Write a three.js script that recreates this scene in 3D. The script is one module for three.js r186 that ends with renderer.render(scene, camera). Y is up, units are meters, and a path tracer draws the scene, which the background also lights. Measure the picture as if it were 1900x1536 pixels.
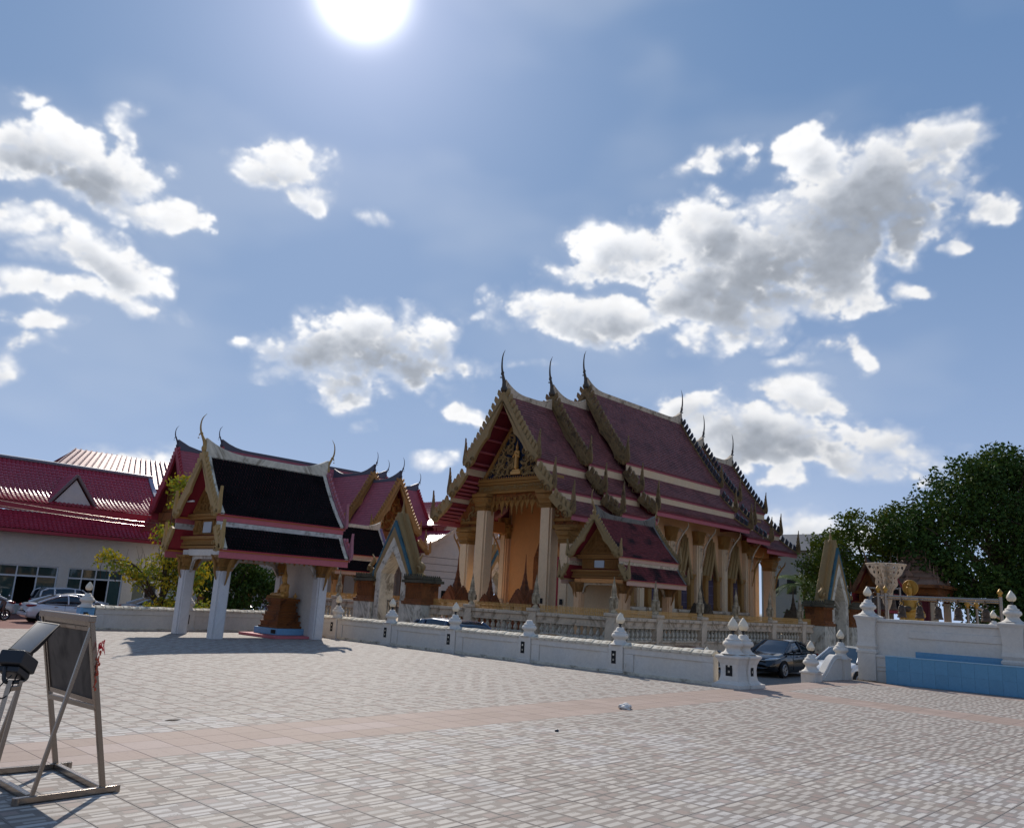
import * as THREE from 'three';
import { mergeGeometries } from 'three/addons/utils/BufferGeometryUtils.js';
import { RoundedBoxGeometry } from 'three/addons/geometries/RoundedBoxGeometry.js';
import { MarchingCubes } from 'three/addons/objects/MarchingCubes.js';
import { ImprovedNoise } from 'three/addons/math/ImprovedNoise.js';

// ------------------------------------------------------------------ camera, sky, sun, exposure
// World: X runs away to the right (the long side of the halls), Z towards the right front, Y up. Metres.
const scene = new THREE.Scene();
const EYE = 1.586, TH = 0.762435, PITCH = 0.22367, ROLL = 0.055984;
const camera = new THREE.PerspectiveCamera(2 * Math.atan(768 / 1515.2) * 180 / Math.PI, 1024 / 827, 0.1, 4000);
{
  const cp = Math.cos(PITCH), sp = Math.sin(PITCH), cr = Math.cos(ROLL), sr = Math.sin(ROLL), s = Math.sin(TH), c = Math.cos(TH);
  const g = (v) => new THREE.Vector3(v[0] * s - v[2] * c, v[1], v[0] * c + v[2] * s);
  const m = new THREE.Matrix4().makeBasis(g([cr, sr * cp, sr * sp]), g([-sr, cr * cp, cr * sp]), g([0, -sp, cp]));
  camera.position.set(0, EYE, 0);
  camera.quaternion.setFromRotationMatrix(m);
}
scene.add(camera);
const renderer = new THREE.WebGLRenderer({ antialias: true });
renderer.setSize(1024, 827);
renderer.toneMapping = THREE.LinearToneMapping;
renderer.toneMappingExposure = 1.18;
renderer.shadowMap.enabled = true;
renderer.shadowMap.type = THREE.PCFSoftShadowMap;

const SUN_AZ = -57.48 * Math.PI / 180, SUN_EL = 38.9 * Math.PI / 180;
const sunDir = new THREE.Vector3(Math.cos(SUN_EL) * Math.cos(SUN_AZ), Math.sin(SUN_EL), Math.cos(SUN_EL) * Math.sin(SUN_AZ));
const sun = new THREE.DirectionalLight(0xfff6ea, 3.5);
sun.position.copy(sunDir).multiplyScalar(150);
sun.castShadow = true;
sun.shadow.mapSize.set(4096, 4096);
Object.assign(sun.shadow.camera, { left: -90, right: 90, top: 90, bottom: -90, near: 1, far: 400 });
scene.add(sun); scene.add(sun.target);

// ------------------------------------------------------------------ small tools
let seedState = 20240611;
function rnd() { seedState = (seedState + 0x6d2b79f5) | 0; let t = Math.imul(seedState ^ (seedState >>> 15), 1 | seedState); t = (t + Math.imul(t ^ (t >>> 7), 61 | t)) ^ t; return ((t ^ (t >>> 14)) >>> 0) / 4294967296; }
const rr = (a, b) => a + (b - a) * rnd();
const lerp = (a, b, t) => a + (b - a) * t;
const clamp = (x, a = 0, b = 1) => Math.min(b, Math.max(a, x));
const smooth = (a, b, x) => { const t = clamp((x - a) / (b - a)); return t * t * (3 - 2 * t); };
const V = (x, y, z) => new THREE.Vector3(x, y, z);
const noise = new ImprovedNoise();
function fbm(x, y, z, o = 5) { let s = 0, a = 0.5; for (let i = 0; i < o; i++) { s += a * noise.noise(x, y, z); x *= 2.03; y *= 2.03; z *= 2.03; a *= 0.5; } return s; }

// ------------------------------------------------------------------ the sky: air and clouds, as directions (azimuth, elevation in degrees)
{
  const W = 4096, H = 2048, data = new Float32Array(W * H * 4);
  // azimuth, elevation, half length, half height, tilt, weight
  const clouds = [[-19.3, 26.3, 5.9, 3.4, 12, 1], [-26.6, 23.2, 6.8, 3.3, 1, 1], [-14.1, 29.1, 3.3, 1.3, -7, 0.9], [-21.9, 20.7, 2.9, 1.5, -5, 0.8], [-37.1, 23.9, 3.8, 1.5, 8, 1], [-30.8, 25.8, 2.8, 1.8, 7, 1], [-38.5, 19.8, 5.8, 1.6, -4, 1], [-30, 20.8, 6, 1.8, -14, 1], [-24.8, 19.2, 1.9, 0.8, -13, 0.8], [-30, 30, 2, 0.9, 11, 0.8], [-24.6, 30.6, 2.3, 0.8, 28, 0.8], [-23.1, 29.4, 1.9, 1.3, -7, 0.8], [-12.3, 25, 1.3, 0.8, 9, 0.6], [-13.9, 23, 0.7, 0.5, -9, 0.7], [-17.4, 20.3, 0.9, 0.6, 14, 0.7],
    [-30, 18, 2.1, 0.8, 14, 0.75], [-23.8, 16.4, 2.2, 0.5, -2, 0.5], [-21.1, 16.6, 1.6, 0.6, -13, 0.6], [-24, 14.5, 3, 1, -7, 0.9], [-31.5, 13.7, 2.9, 1.3, 0, 1], [-26.4, 11.8, 5.9, 1.9, -8, 1], [-18.6, 11.5, 2.7, 1.1, -12, 0.9], [-21.3, 10.2, 6.2, 1.1, -4, 0.9], [-25.7, 9.2, 2.1, 0.7, -5, 0.6], [-22.7, 5.7, 3.6, 1.2, 1, 0.9],
    [-54, 16.3, 6, 2.6, 3, 1], [-55.7, 14, 2.5, 1.5, 6, 0.8], [-48.7, 17.3, 2.2, 1.9, 5, 0.8], [-47.7, 12.3, 1.8, 0.8, 4, 0.8], [-45.4, 16, 1.5, 0.8, -1, 0.5], [-61.5, 27.6, 2.9, 1.4, 2, 1], [-59.6, 26.1, 1.7, 1, -20, 0.9], [-53.2, 25.2, 1.2, 0.5, -3, 0.7], [-48.1, 9, 1.4, 0.7, 14, 0.7], [-62.9, 15.9, 1, 0.5, 9, 0.4],
    [-77.3, 24.9, 3.6, 1.7, 9, 1], [-73.3, 24.6, 3.2, 2.1, -5, 1], [-69.6, 23.2, 1.9, 0.9, -11, 1], [-72.5, 27.4, 1.5, 0.9, 38, 0.7], [-76.5, 20.9, 2.6, 0.8, -1, 0.9], [-71.9, 19.6, 3.3, 1.3, -11, 1], [-70.2, 17.7, 2.8, 0.9, -3, 0.9], [-75, 17.2, 3.4, 0.9, 11, 0.9], [-75.7, 14.7, 2.5, 0.7, 3, 0.8], [-76.1, 11.9, 1.3, 1.1, 11, 0.9], [-75.5, 13.5, 2, 0.6, 7, 0.6], [-78.8, 27.4, 1.5, 0.3, 21, 0.5], [-68.8, 7.5, 2.5, 0.8, 2, 0.8], [-53.6, 11.7, 1.1, 0.4, 5, 0.4], [-41.9, 16.4, 1.5, 0.4, 3, 0.4], [-46.9, 19.5, 1.5, 0.5, 14, 0.4]];
  // unseen fair-weather clouds round the rest of the sky, brightened to lift shade
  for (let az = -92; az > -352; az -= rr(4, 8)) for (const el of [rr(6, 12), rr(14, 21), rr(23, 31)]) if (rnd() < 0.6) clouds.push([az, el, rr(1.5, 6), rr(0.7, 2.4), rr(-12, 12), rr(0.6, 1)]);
  const cellN = 72, cells = Array.from({ length: cellN }, () => []);
  const wrap = (a) => ((a % 360) + 540) % 360 - 180;
  for (const c of clouds) {
    const k = { az: c[0], el: c[1], rx: c[2] * 1.12, ry: c[3] * 1.2, ca: Math.cos(c[4] * Math.PI / 180), sa: Math.sin(c[4] * Math.PI / 180), w: c[5], cel: Math.cos(c[1] * Math.PI / 180), dp: clamp(c[3] / 2.3, 0.28, 1) };
    const reach = (c[2] * 1.9 + 2) / k.cel, a0 = Math.floor((c[0] - reach) / 5), a1 = Math.floor((c[0] + reach) / 5);
    for (let i = a0; i <= a1; i++) cells[((i % cellN) + cellN) % cellN].push(k);
  }
  let deep = 0;
  const blob = (az, el, list) => {
    let s = 0; deep = 0;
    for (const c of list) {
      const de = el - c.el; if (Math.abs(de) > 9) continue;
      const da = wrap(az - c.az) * c.cel, u = (da * c.ca + de * c.sa) / c.rx, v = (-da * c.sa + de * c.ca) / c.ry;
      const d2 = u * u + v * v;
      if (d2 < 3.2) { s = Math.max(s, c.w * (1.05 - d2 * 0.62)) + 0.12 * Math.max(0, 1 - d2); deep = Math.max(deep, c.dp * Math.max(0, 1 - d2 * 0.55)); }
    }
    return s;
  };
  for (let j = 0; j < H; j++) {
    const el = ((j + 0.5) / H - 0.5) * 180, elr = el * Math.PI / 180, y = Math.sin(elr), ce = Math.cos(elr);
    if (el < -1) { for (let i = 0; i < W; i++) { const o = (j * W + i) * 4; data[o] = 0.33; data[o + 1] = 0.36; data[o + 2] = 0.40; data[o + 3] = 1; } continue; }
    for (let i = 0; i < W; i++) {
      const azr = ((i + 0.5) / W - 0.5) * 2 * Math.PI, az = azr * 180 / Math.PI;
      const x = ce * Math.cos(azr), z = ce * Math.sin(azr);
      const cs = clamp(x * sunDir.x + y * sunDir.y + z * sunDir.z, -1, 1), ang = Math.acos(cs) * 180 / Math.PI;
      // clear air: deeper with height, paler to the horizon and towards the sun
      const h = Math.pow(1 - clamp(y, 0, 1), 2.7), fw = Math.exp(-ang / 26);
      let r = lerp(0.080, 0.37, h) + 0.09 * fw, g = lerp(0.172, 0.475, h) + 0.10 * fw, b = lerp(0.355, 0.68, h) + 0.09 * fw;
      // thin high veil
      const veil = smooth(0.02, 0.42, fbm(x * 3.1 + 7, y * 6 + 3, z * 3.1, 4) + 0.10) * 0.16;
      r += (0.62 - r) * veil; g += (0.66 - g) * veil; b += (0.72 - b) * veil;
      const glow = 0.34 * Math.exp(-Math.pow(ang / 7.5, 1.15)), core = 2.0 * Math.exp(-Math.pow(ang / 2.35, 2.6));
      r += glow * 1.08 + core; g += glow * 0.98 + core * 0.97; b += glow * 1.12 + core;
      if (el > 1.5 && el < 42) {
        const list = cells[((Math.floor(az / 5) % cellN) + cellN) % cellN];
        if (list.length) {
          const w1 = fbm(x * 10 + 3, y * 14, z * 10, 3), w2 = fbm(x * 10 + 31, y * 14 + 5, z * 10 + 2, 3), azw = az + w1 * 5.2, elw = el + w2 * 2.3;
          const b0 = blob(azw, elw, list);
          if (b0 > 0.02) {
            const f = 17; let puff = 0, am = 0.5, q = f;
            for (let k = 0; k < 6; k++) { puff += am * (Math.abs(noise.noise(x * q + k * 7.3, y * q * 1.2, z * q)) * 2 - 0.42); q *= 2.1; am *= 0.56; }
            const wisp = fbm(x * 60, y * 90, z * 60, 5), dens = b0 * 0.95 + puff * 0.80 + wisp * 0.24 - 0.36;
            const vl = 0.20 * smooth(-0.30, 0.25, dens); r = lerp(r, 0.60, vl); g = lerp(g, 0.64, vl); b = lerp(b, 0.72, vl);
            if (dens > 0) {
              const soft = smooth(-0.2, 0.3, w1 + wisp * 0.8), a = Math.pow(smooth(0.0, lerp(0.24, 0.95, soft), dens + wisp * 0.10), 1.1);
              const upw = blob(azw + wrap(-57.5 - az) * 0.03, elw + 0.7, list), dp = deep;       // what stands between here and the sun
              const thick = clamp((upw - 0.26) * 0.85 + puff * 0.55 + w2 * 0.30) * smooth(0.05, 0.55, dens) * dp;
              const shade = smooth(0.05, 0.78, thick), lum = lerp(0.83, 0.35, shade) + 0.16 * clamp(puff, -0.5, 0.35) * (1 - shade * 0.5) + 0.08 * wisp - 0.02, away = lerp(1.06, 0.86, smooth(12, 60, ang)) + 0.3 * smooth(75, 130, ang);  // away: extra cloud brightness far from the sun, added to lift shaded walls
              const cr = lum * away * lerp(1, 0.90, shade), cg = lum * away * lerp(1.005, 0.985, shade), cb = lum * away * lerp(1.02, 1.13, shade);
              r = lerp(r, cr, a); g = lerp(g, cg, a); b = lerp(b, cb, a);
            }
          }
        }
      }
      const o = (j * W + i) * 4; data[o] = r; data[o + 1] = g; data[o + 2] = b; data[o + 3] = 1;
    }
  }
  const sky = new THREE.DataTexture(data, W, H, THREE.RGBAFormat, THREE.FloatType);
  sky.mapping = THREE.EquirectangularReflectionMapping; sky.magFilter = sky.minFilter = THREE.LinearFilter; sky.needsUpdate = true;
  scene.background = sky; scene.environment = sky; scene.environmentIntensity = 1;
}

// ------------------------------------------------------------------ geometry tools
const names = new Map();
function numbered(n) { const k = names.get(n) || 0; names.set(n, k + 1); return k ? n + '_' + String(k).padStart(3, '0') : n; }
function tidy(g) {
  let q = g.index ? g.toNonIndexed() : g;
  for (const k of Object.keys(q.attributes)) if (!['position', 'normal', 'uv', 'color'].includes(k)) q.deleteAttribute(k);
  if (!q.attributes.normal) q.computeVertexNormals();
  return q;
}
function metreUV(g) {       // uv in metres from the way each face points
  const p = g.attributes.position.array, n = p.length / 9, uv = new Float32Array(n * 6);
  for (let f = 0; f < n; f++) {
    const o = f * 9, ax = p[o + 3] - p[o], ay = p[o + 4] - p[o + 1], az = p[o + 5] - p[o + 2], bx = p[o + 6] - p[o], by = p[o + 7] - p[o + 1], bz = p[o + 8] - p[o + 2];
    const nx = Math.abs(ay * bz - az * by), ny = Math.abs(az * bx - ax * bz), nz = Math.abs(ax * by - ay * bx);
    for (let k = 0; k < 3; k++) {
      const X = p[o + k * 3], Y = p[o + k * 3 + 1], Z = p[o + k * 3 + 2];
      let a, b; if (ny >= nx && ny >= nz) { a = X; b = Z; } else if (nx >= nz) { a = Z; b = Y; } else { a = X; b = Y; }
      uv[f * 6 + k * 2] = a; uv[f * 6 + k * 2 + 1] = b;
    }
  }
  g.setAttribute('uv', new THREE.BufferAttribute(uv, 2));
  return g;
}
function fuse(list, keepUV) {
  list = (Array.isArray(list) ? list : [list]).filter(Boolean).map(tidy);
  const col = list.some((g) => g.attributes.color);
  for (const g of list) {
    if (!keepUV || !g.attributes.uv) metreUV(g);
    if (col && !g.attributes.color) g.setAttribute('color', new THREE.BufferAttribute(new Float32Array(g.attributes.position.count * 3).fill(1), 3));
  }
  return list.length === 1 ? list[0] : mergeGeometries(list, false);
}
function mesh(name, geo, mat, parent) {
  const m = new THREE.Mesh(geo, mat); m.castShadow = m.receiveShadow = true;
  m.name = parent === scene ? numbered(name) : name; parent.add(m); return m;
}
function part(name, list, mat, parent, keepUV) { return mesh(name, fuse(list, keepUV), mat, parent); }
function tag(o, label, category, group) { o.userData.label = label; o.userData.category = category; if (group) o.userData.group = group; return o; }
function thing(name, label, category, pos = [0, 0, 0], turn = 0, group) {
  const o = new THREE.Group(); o.name = numbered(name); o.position.set(...pos); o.rotation.y = turn; scene.add(o); return tag(o, label, category, group);
}
function struct(name, list, mat, keepUV) { const m = part(name, list, mat, scene, keepUV); m.userData.kind = 'structure'; return m; }
function stuff(m) { m.userData.kind = 'stuff'; return m; }
function copyOf(o, pos, turn, label, scl) {
  const c = o.clone(); c.name = numbered(o.name.replace(/_\d{3}$/, '')); scene.add(c); c.position.set(...pos); c.rotation.y = turn; if (scl) c.scale.set(...scl);
  c.userData = { ...o.userData }; if (label) c.userData.label = label; return c;
}
const bx = (x0, x1, y0, y1, z0, z1) => new THREE.BoxGeometry(x1 - x0, y1 - y0, z1 - z0).translate((x0 + x1) / 2, (y0 + y1) / 2, (z0 + z1) / 2);
const rb = (x0, x1, y0, y1, z0, z1, r = 0.015) => new RoundedBoxGeometry(x1 - x0, y1 - y0, z1 - z0, 1, r).translate((x0 + x1) / 2, (y0 + y1) / 2, (z0 + z1) / 2);
const lathe = (pts, n = 16, x = 0, y = 0, z = 0) => new THREE.LatheGeometry(pts.map((p) => new THREE.Vector2(Math.max(p[0], 0.0005), p[1])), n).translate(x, y, z);
const cyl = (r0, r1, h, n, x, y, z) => new THREE.CylinderGeometry(r1, r0, h, n).translate(x, y + h / 2, z);
// a plate cut to an outline: axis 'z' -> outline in x,y and thickness along z from c; axis 'x' -> outline in z,y, thickness along x
function plate(pts, t, c, axis, holes = [], bevel = 0) {
  const f = axis === 'x' ? -1 : 1, sh = new THREE.Shape(pts.map((p) => new THREE.Vector2(p[0] * f, p[1])));
  for (const h of holes) sh.holes.push(new THREE.Path(h.map((p) => new THREE.Vector2(p[0] * f, p[1]))));
  const g = new THREE.ExtrudeGeometry(sh, { depth: t - 2 * bevel, bevelEnabled: bevel > 0, bevelThickness: bevel, bevelSize: bevel, bevelOffset: -bevel, bevelSegments: 1, curveSegments: 6 });
  if (bevel) g.translate(0, 0, bevel);
  if (axis === 'x') { g.rotateY(Math.PI / 2); g.translate(c, 0, 0); } else g.translate(0, 0, c);
  return g;
}
// a tube that tapers: points, radii at them; flat squeezes it along one axis
function sweep(pts, radii, n = 24, sides = 7, closed = false) {
  const c = new THREE.CatmullRomCurve3(pts.map((p) => (Array.isArray(p) ? V(...p) : p)), closed, 'catmullrom', 0.5), fr = c.computeFrenetFrames(n, closed);
  const pos = [], idx = [];
  for (let i = 0; i <= n; i++) {
    const t = i / n, P = c.getPoint(t), q = t * (radii.length - 1), k = Math.min(Math.floor(q), radii.length - 2), r = radii.length === 1 ? radii[0] : lerp(radii[k], radii[k + 1], q - k);
    for (let s = 0; s < sides; s++) { const a = s / sides * 2 * Math.PI, d = fr.normals[i].clone().multiplyScalar(Math.cos(a) * r).addScaledVector(fr.binormals[i], Math.sin(a) * r); pos.push(P.x + d.x, P.y + d.y, P.z + d.z); }
  }
  for (let i = 0; i < n; i++) for (let s = 0; s < sides; s++) { const a = i * sides + s, b = i * sides + (s + 1) % sides, d = a + sides, e = b + sides; idx.push(a, b, d, b, e, d); }
  const ca = pos.length / 3; pos.push(...c.getPoint(0).toArray()); const cb = ca + 1; pos.push(...c.getPoint(1).toArray());
  if (!closed) for (let s = 0; s < sides; s++) { idx.push(ca, (s + 1) % sides, s); idx.push(cb, n * sides + s, n * sides + (s + 1) % sides); }
  const g = new THREE.BufferGeometry(); g.setAttribute('position', new THREE.Float32BufferAttribute(pos, 3)); g.setIndex(idx); g.computeVertexNormals(); return g;
}
const bar = (a, b, r, sides = 8, r2 = r) => { const A = V(...a), B = V(...b), d = B.clone().sub(A), g = new THREE.CylinderGeometry(r2, r, d.length(), sides); g.applyQuaternion(new THREE.Quaternion().setFromUnitVectors(V(0, 1, 0), d.normalize())); return g.translate((a[0] + b[0]) / 2, (a[1] + b[1]) / 2, (a[2] + b[2]) / 2); };
const sqbar = (a, b, w, h = w) => { const A = V(...a), B = V(...b), d = B.clone().sub(A), L = d.length(); d.normalize(); const m = new THREE.Matrix4(), up = Math.abs(d.y) > 0.95 ? V(1, 0, 0) : V(0, 1, 0), xx = V(0, 0, 0).crossVectors(up, d).normalize(), yy = V(0, 0, 0).crossVectors(d, xx); m.makeBasis(xx, yy, d); m.setPosition(A.add(B).multiplyScalar(0.5)); return new RoundedBoxGeometry(w, h, L, 1, Math.min(w, h) * 0.12).applyMatrix4(m); };

// ------------------------------------------------------------------ materials
function grainTex(w, seed, paint, srgb = true) {
  const d = new Uint8Array(w * w * 4);
  for (let j = 0; j < w; j++) for (let i = 0; i < w; i++) { const c = paint(i / w, j / w, seed), o = (j * w + i) * 4; d[o] = clamp(c[0]) * 255; d[o + 1] = clamp(c[1]) * 255; d[o + 2] = clamp(c[2]) * 255; d[o + 3] = 255; }
  const t = new THREE.DataTexture(d, w, w); t.wrapS = t.wrapT = THREE.RepeatWrapping; t.magFilter = THREE.LinearFilter; t.minFilter = THREE.LinearMipmapLinearFilter; t.generateMipmaps = true; if (srgb) t.colorSpace = THREE.SRGBColorSpace; t.needsUpdate = true; return t;
}
// seamless noise on a torus
function tn(u, v, f, s, o = 4) { const a = u * 2 * Math.PI, b = v * 2 * Math.PI, R = f / (2 * Math.PI); return fbm(Math.cos(a) * R + s, Math.sin(a) * R + Math.cos(b) * R * 0.7 + s * 1.3, Math.sin(b) * R + s * 0.7, o); }
const plasterTex = grainTex(512, 3.1, (u, v, s) => { const a = tn(u, v, 5, s), b = tn(u, v, 22, s + 5, 4), c = tn(u, v, 3, s + 9, 3), d = tn(u, v, 60, s + 17, 3); const k = 0.95 + a * 0.045 + b * 0.05 + d * 0.05; return [k + c * 0.03, k, k - c * 0.04]; });
const wornTex = grainTex(512, 8.4, (u, v, s) => { const a = tn(u, v, 7, s, 5), b = tn(u, v, 26, s + 3, 4), m = smooth(0.0, 0.45, tn(u, v, 8, s + 11, 3) + 0.5 * tn(u, v, 34, s + 2, 4)); const k = 0.94 + a * 0.10 + b * 0.16; return [lerp(k, 0.42, m * 0.55), lerp(k, 0.39, m * 0.55), lerp(k * 0.98, 0.35, m * 0.55)]; });
const carveTex = grainTex(512, 1.7, (u, v) => { let q = 0; for (let k = 0; k < 2; k++) { const f = 6 + 5 * k, X = u * f, Y = v * f, cx = X - Math.floor(X) - 0.5, cy = Y - Math.floor(Y) - 0.5, r = Math.hypot(cx, cy), a = Math.atan2(cy, cx); q += 0.5 + 0.5 * Math.sin(r * 26 + a * (((Math.floor(X) + Math.floor(Y)) & 1) ? 2 : -2)); } q = q / 2; return [q, q, q]; }, false);
const roughTex = grainTex(256, 5.5, (u, v, s) => { const k = 0.5 + 0.5 * tn(u, v, 30, s, 5); return [k, k, k]; }, false);
const scaled = (t, k, l = k) => { const c = t.clone(); c.repeat.set(k, l); c.needsUpdate = true; return c; };
const M = {};
const std = (name, color, o = {}) => { const m = new THREE.MeshPhysicalMaterial({ color, roughness: 0.8, metalness: 0, side: THREE.DoubleSide, ...o }); m.name = name; return (M[name] = m); };
const P1 = scaled(plasterTex, 0.45), P2 = scaled(wornTex, 0.31), CV = scaled(carveTex, 0.9), RG = scaled(roughTex, 1.1), CV2 = scaled(carveTex, 2.2);
std('whiteWall', 0xd2ccc2, { map: P1, bumpMap: RG, bumpScale: 0.004, roughness: 0.85 });
std('wornWhite', 0xd6cdbd, { map: P2, bumpMap: RG, bumpScale: 0.006, roughness: 0.9 });
std('creamWorn', 0xd2bda6, { map: P2, bumpMap: RG, bumpScale: 0.006, roughness: 0.9 });
std('peach', 0xe0b184, { map: P1, roughness: 0.8 });
std('peachDeep', 0xd08f52, { map: P1, roughness: 0.75 });
std('cream', 0xe0c29c, { map: P1, roughness: 0.8 });
std('gold', 0xd19a52, { map: P1, bumpMap: CV2, bumpScale: 0.03, roughness: 0.5, metalness: 0.15 });
std('goldSmooth', 0xcf9d55, { roughness: 0.45, metalness: 0.15, map: P1 });
std('goldDull', 0xd2ad72, { map: P1, bumpMap: CV2, bumpScale: 0.03, roughness: 0.6 });
std('goldBright', 0xa07a30, { roughness: 0.45, metalness: 0.3 });
std('orangeGold', 0xc97a3e, { map: P2, bumpMap: CV2, bumpScale: 0.04, roughness: 0.6 });
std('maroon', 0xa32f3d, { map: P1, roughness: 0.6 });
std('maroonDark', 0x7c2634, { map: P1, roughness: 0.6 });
std('pink', 0xba6269, { map: P1, roughness: 0.7 });
std('orangeTrim', 0xc47a33, { map: P1, roughness: 0.7 });
std('mosaicBlue', 0x1d2c4a, { roughness: 0.25, bumpMap: CV2, bumpScale: 0.01 });
std('mosaicTeal', 0x4a7f92, { roughness: 0.3, map: P2, bumpMap: CV2, bumpScale: 0.02 });
std('darkGlaze', 0x35363d, { roughness: 0.4 });
std('shutter', 0x3d2440, { map: P1, roughness: 0.6 });
std('skyBluePaint', 0x6b9fc4, { map: P1, roughness: 0.6 });
std('blueTile', 0x5793b5, { roughness: 0.28, map: P1 });
std('stainless', 0xb9b2a8, { metalness: 0.9, roughness: 0.32 });
std('blackPlastic', 0x14161c, { roughness: 0.45 });
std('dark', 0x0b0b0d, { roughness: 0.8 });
std('bronze', 0x4a3f38, { roughness: 0.5, metalness: 0.6, map: P2 });
std('globe', 0xe6dcc6, { roughness: 0.35, transmission: 0.25, thickness: 0 });
std('asphalt', 0x77736e, { map: scaled(plasterTex, 0.15), bumpMap: RG, bumpScale: 0.01, roughness: 0.95 });
std('redPaver', 0x7a4a40, { map: scaled(plasterTex, 0.3), roughness: 0.9 });

// ------------------------------------------------------------------ ground and plaza
const LOW = -0.85;
struct('ground', new THREE.PlaneGeometry(3000, 3000).rotateX(-Math.PI / 2).translate(0, LOW, 0), M.asphalt);
struct('paved_yard', bx(-20, 21.5, LOW - 0.1, LOW + 0.006, -56.2, -27.6), M.redPaver);
const T = 0.41, TX = 3.67, TZ = -9.03;
const tileAtlas = (() => {
  const c = document.createElement('canvas'); c.width = 2048; c.height = 1024; const g = c.getContext('2d'); const N = 512;
  const light = ['#b1aca7', '#aaa6a1', '#b7b2ac'], grey = ['#8b847f', '#867f7a', '#908983'], warm = ['#998b85', '#938680', '#9d908a'];
  const pick = (a) => a[Math.floor(rnd() * a.length)];
  const motif = (x, y, s) => {
    g.save(); g.translate(x, y); g.strokeStyle = 'rgba(70,67,64,0.6)'; g.lineWidth = 2.6;
    for (const k of [-1, 1]) { g.beginPath(); g.ellipse(k * s * 0.26, 0, s * 0.16, s * 0.12, 0, 0, 7); g.stroke(); g.beginPath(); g.arc(k * s * 0.52, 0, s * 0.09, 0.6, 5.6); g.stroke(); }
    g.beginPath(); g.moveTo(-s * 0.1, s * 0.07); g.lineTo(s * 0.1, -s * 0.07); g.moveTo(-s * 0.1, -s * 0.07); g.lineTo(s * 0.1, s * 0.07); g.stroke();
    g.lineWidth = 2; for (let i = 0; i < 9; i++) { g.beginPath(); g.arc(rr(-s, s) * 0.8, rr(-s, s) * 0.22, 3, 0, 7); g.stroke(); }
    g.restore();
  };
  const R = (x, y, w, h, col) => { g.fillStyle = col; g.fillRect(x, y, w, h); };
  for (let k = 0; k < 8; k++) {
    const X = (k % 4) * N, Y = Math.floor(k / 4) * N;
    g.save(); g.beginPath(); g.rect(X, Y, N, N); g.clip();
    if (k < 6) {
      R(X, Y, N, N, pick(grey));
      const u = N / 6, fl = k % 2;
      // blocks of the printed weave: light bars, light squares, warm squares
      const list = [[0.2, 0.25, 3.5, 0.8, 0], [4.1, 0.5, 1.5, 1.3, 1], [0.3, 1.6, 1.9, 1.1, 0], [3.1, 2.3, 2.6, 0.9, 0], [0.2, 3.4, 2.2, 1.0, 0], [2.6, 4.0, 3.2, 0.8, 0], [0.4, 4.9, 1.5, 0.9, 1], [2.9, 5.2, 2.0, 0.65, 0]];
      for (const [a, b, w, h, t] of list) { const x = (fl ? 6 - a - w : a) + (k > 3 ? 0.1 : 0), y = k === 2 || k === 3 ? 6 - b - h : b; R(X + x * u, Y + y * u, w * u, h * u, pick(t ? warm : light)); }
      for (const [a, b] of [[3.3, 0.95], [1.9, 2.5], [1.7, 4.15]]) motif(X + (fl ? 6 - a : a) * u, Y + (k === 2 || k === 3 ? 6 - b : b) * u, u * 0.95);
    } else {
      R(X, Y, N, N, k === 6 ? '#a3928a' : '#9d8c83');
      for (let i = 0; i < 60; i++) { g.strokeStyle = rnd() < 0.5 ? 'rgba(170,152,143,0.25)' : 'rgba(120,95,85,0.18)'; g.lineWidth = rr(1, 5); g.beginPath(); const y = Y + rr(0, N); g.moveTo(X, y); g.bezierCurveTo(X + 170, y + rr(-30, 30), X + 340, y + rr(-30, 30), X + N, y + rr(-25, 25)); g.stroke(); }
    }
    for (let i = 0; i < 2600; i++) { g.fillStyle = rnd() < 0.5 ? 'rgba(255,250,245,0.05)' : 'rgba(40,35,30,0.06)'; const s = rr(1, 7); g.fillRect(X + rr(0, N), Y + rr(0, N), s, s * rr(0.4, 1)); }
    for (let i = 0; i < 12; i++) { g.fillStyle = 'rgba(60,52,46,0.10)'; g.beginPath(); g.ellipse(X + rr(0, N), Y + rr(0, N), rr(4, 34), rr(3, 18), rr(0, 3), 0, 7); g.fill(); }
    g.restore();
  }
  const t = new THREE.CanvasTexture(c); t.colorSpace = THREE.SRGBColorSpace; t.anisotropy = 8; return t;
})();
const tileMat = [0xffffff, 0xf3efea, 0xfaf7f2].map((c, i) => std('tile' + i, c, { map: tileAtlas, roughness: 0.72, specularIntensity: 0.35, bumpMap: RG, bumpScale: 0.0008, vertexColors: true }));
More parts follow.
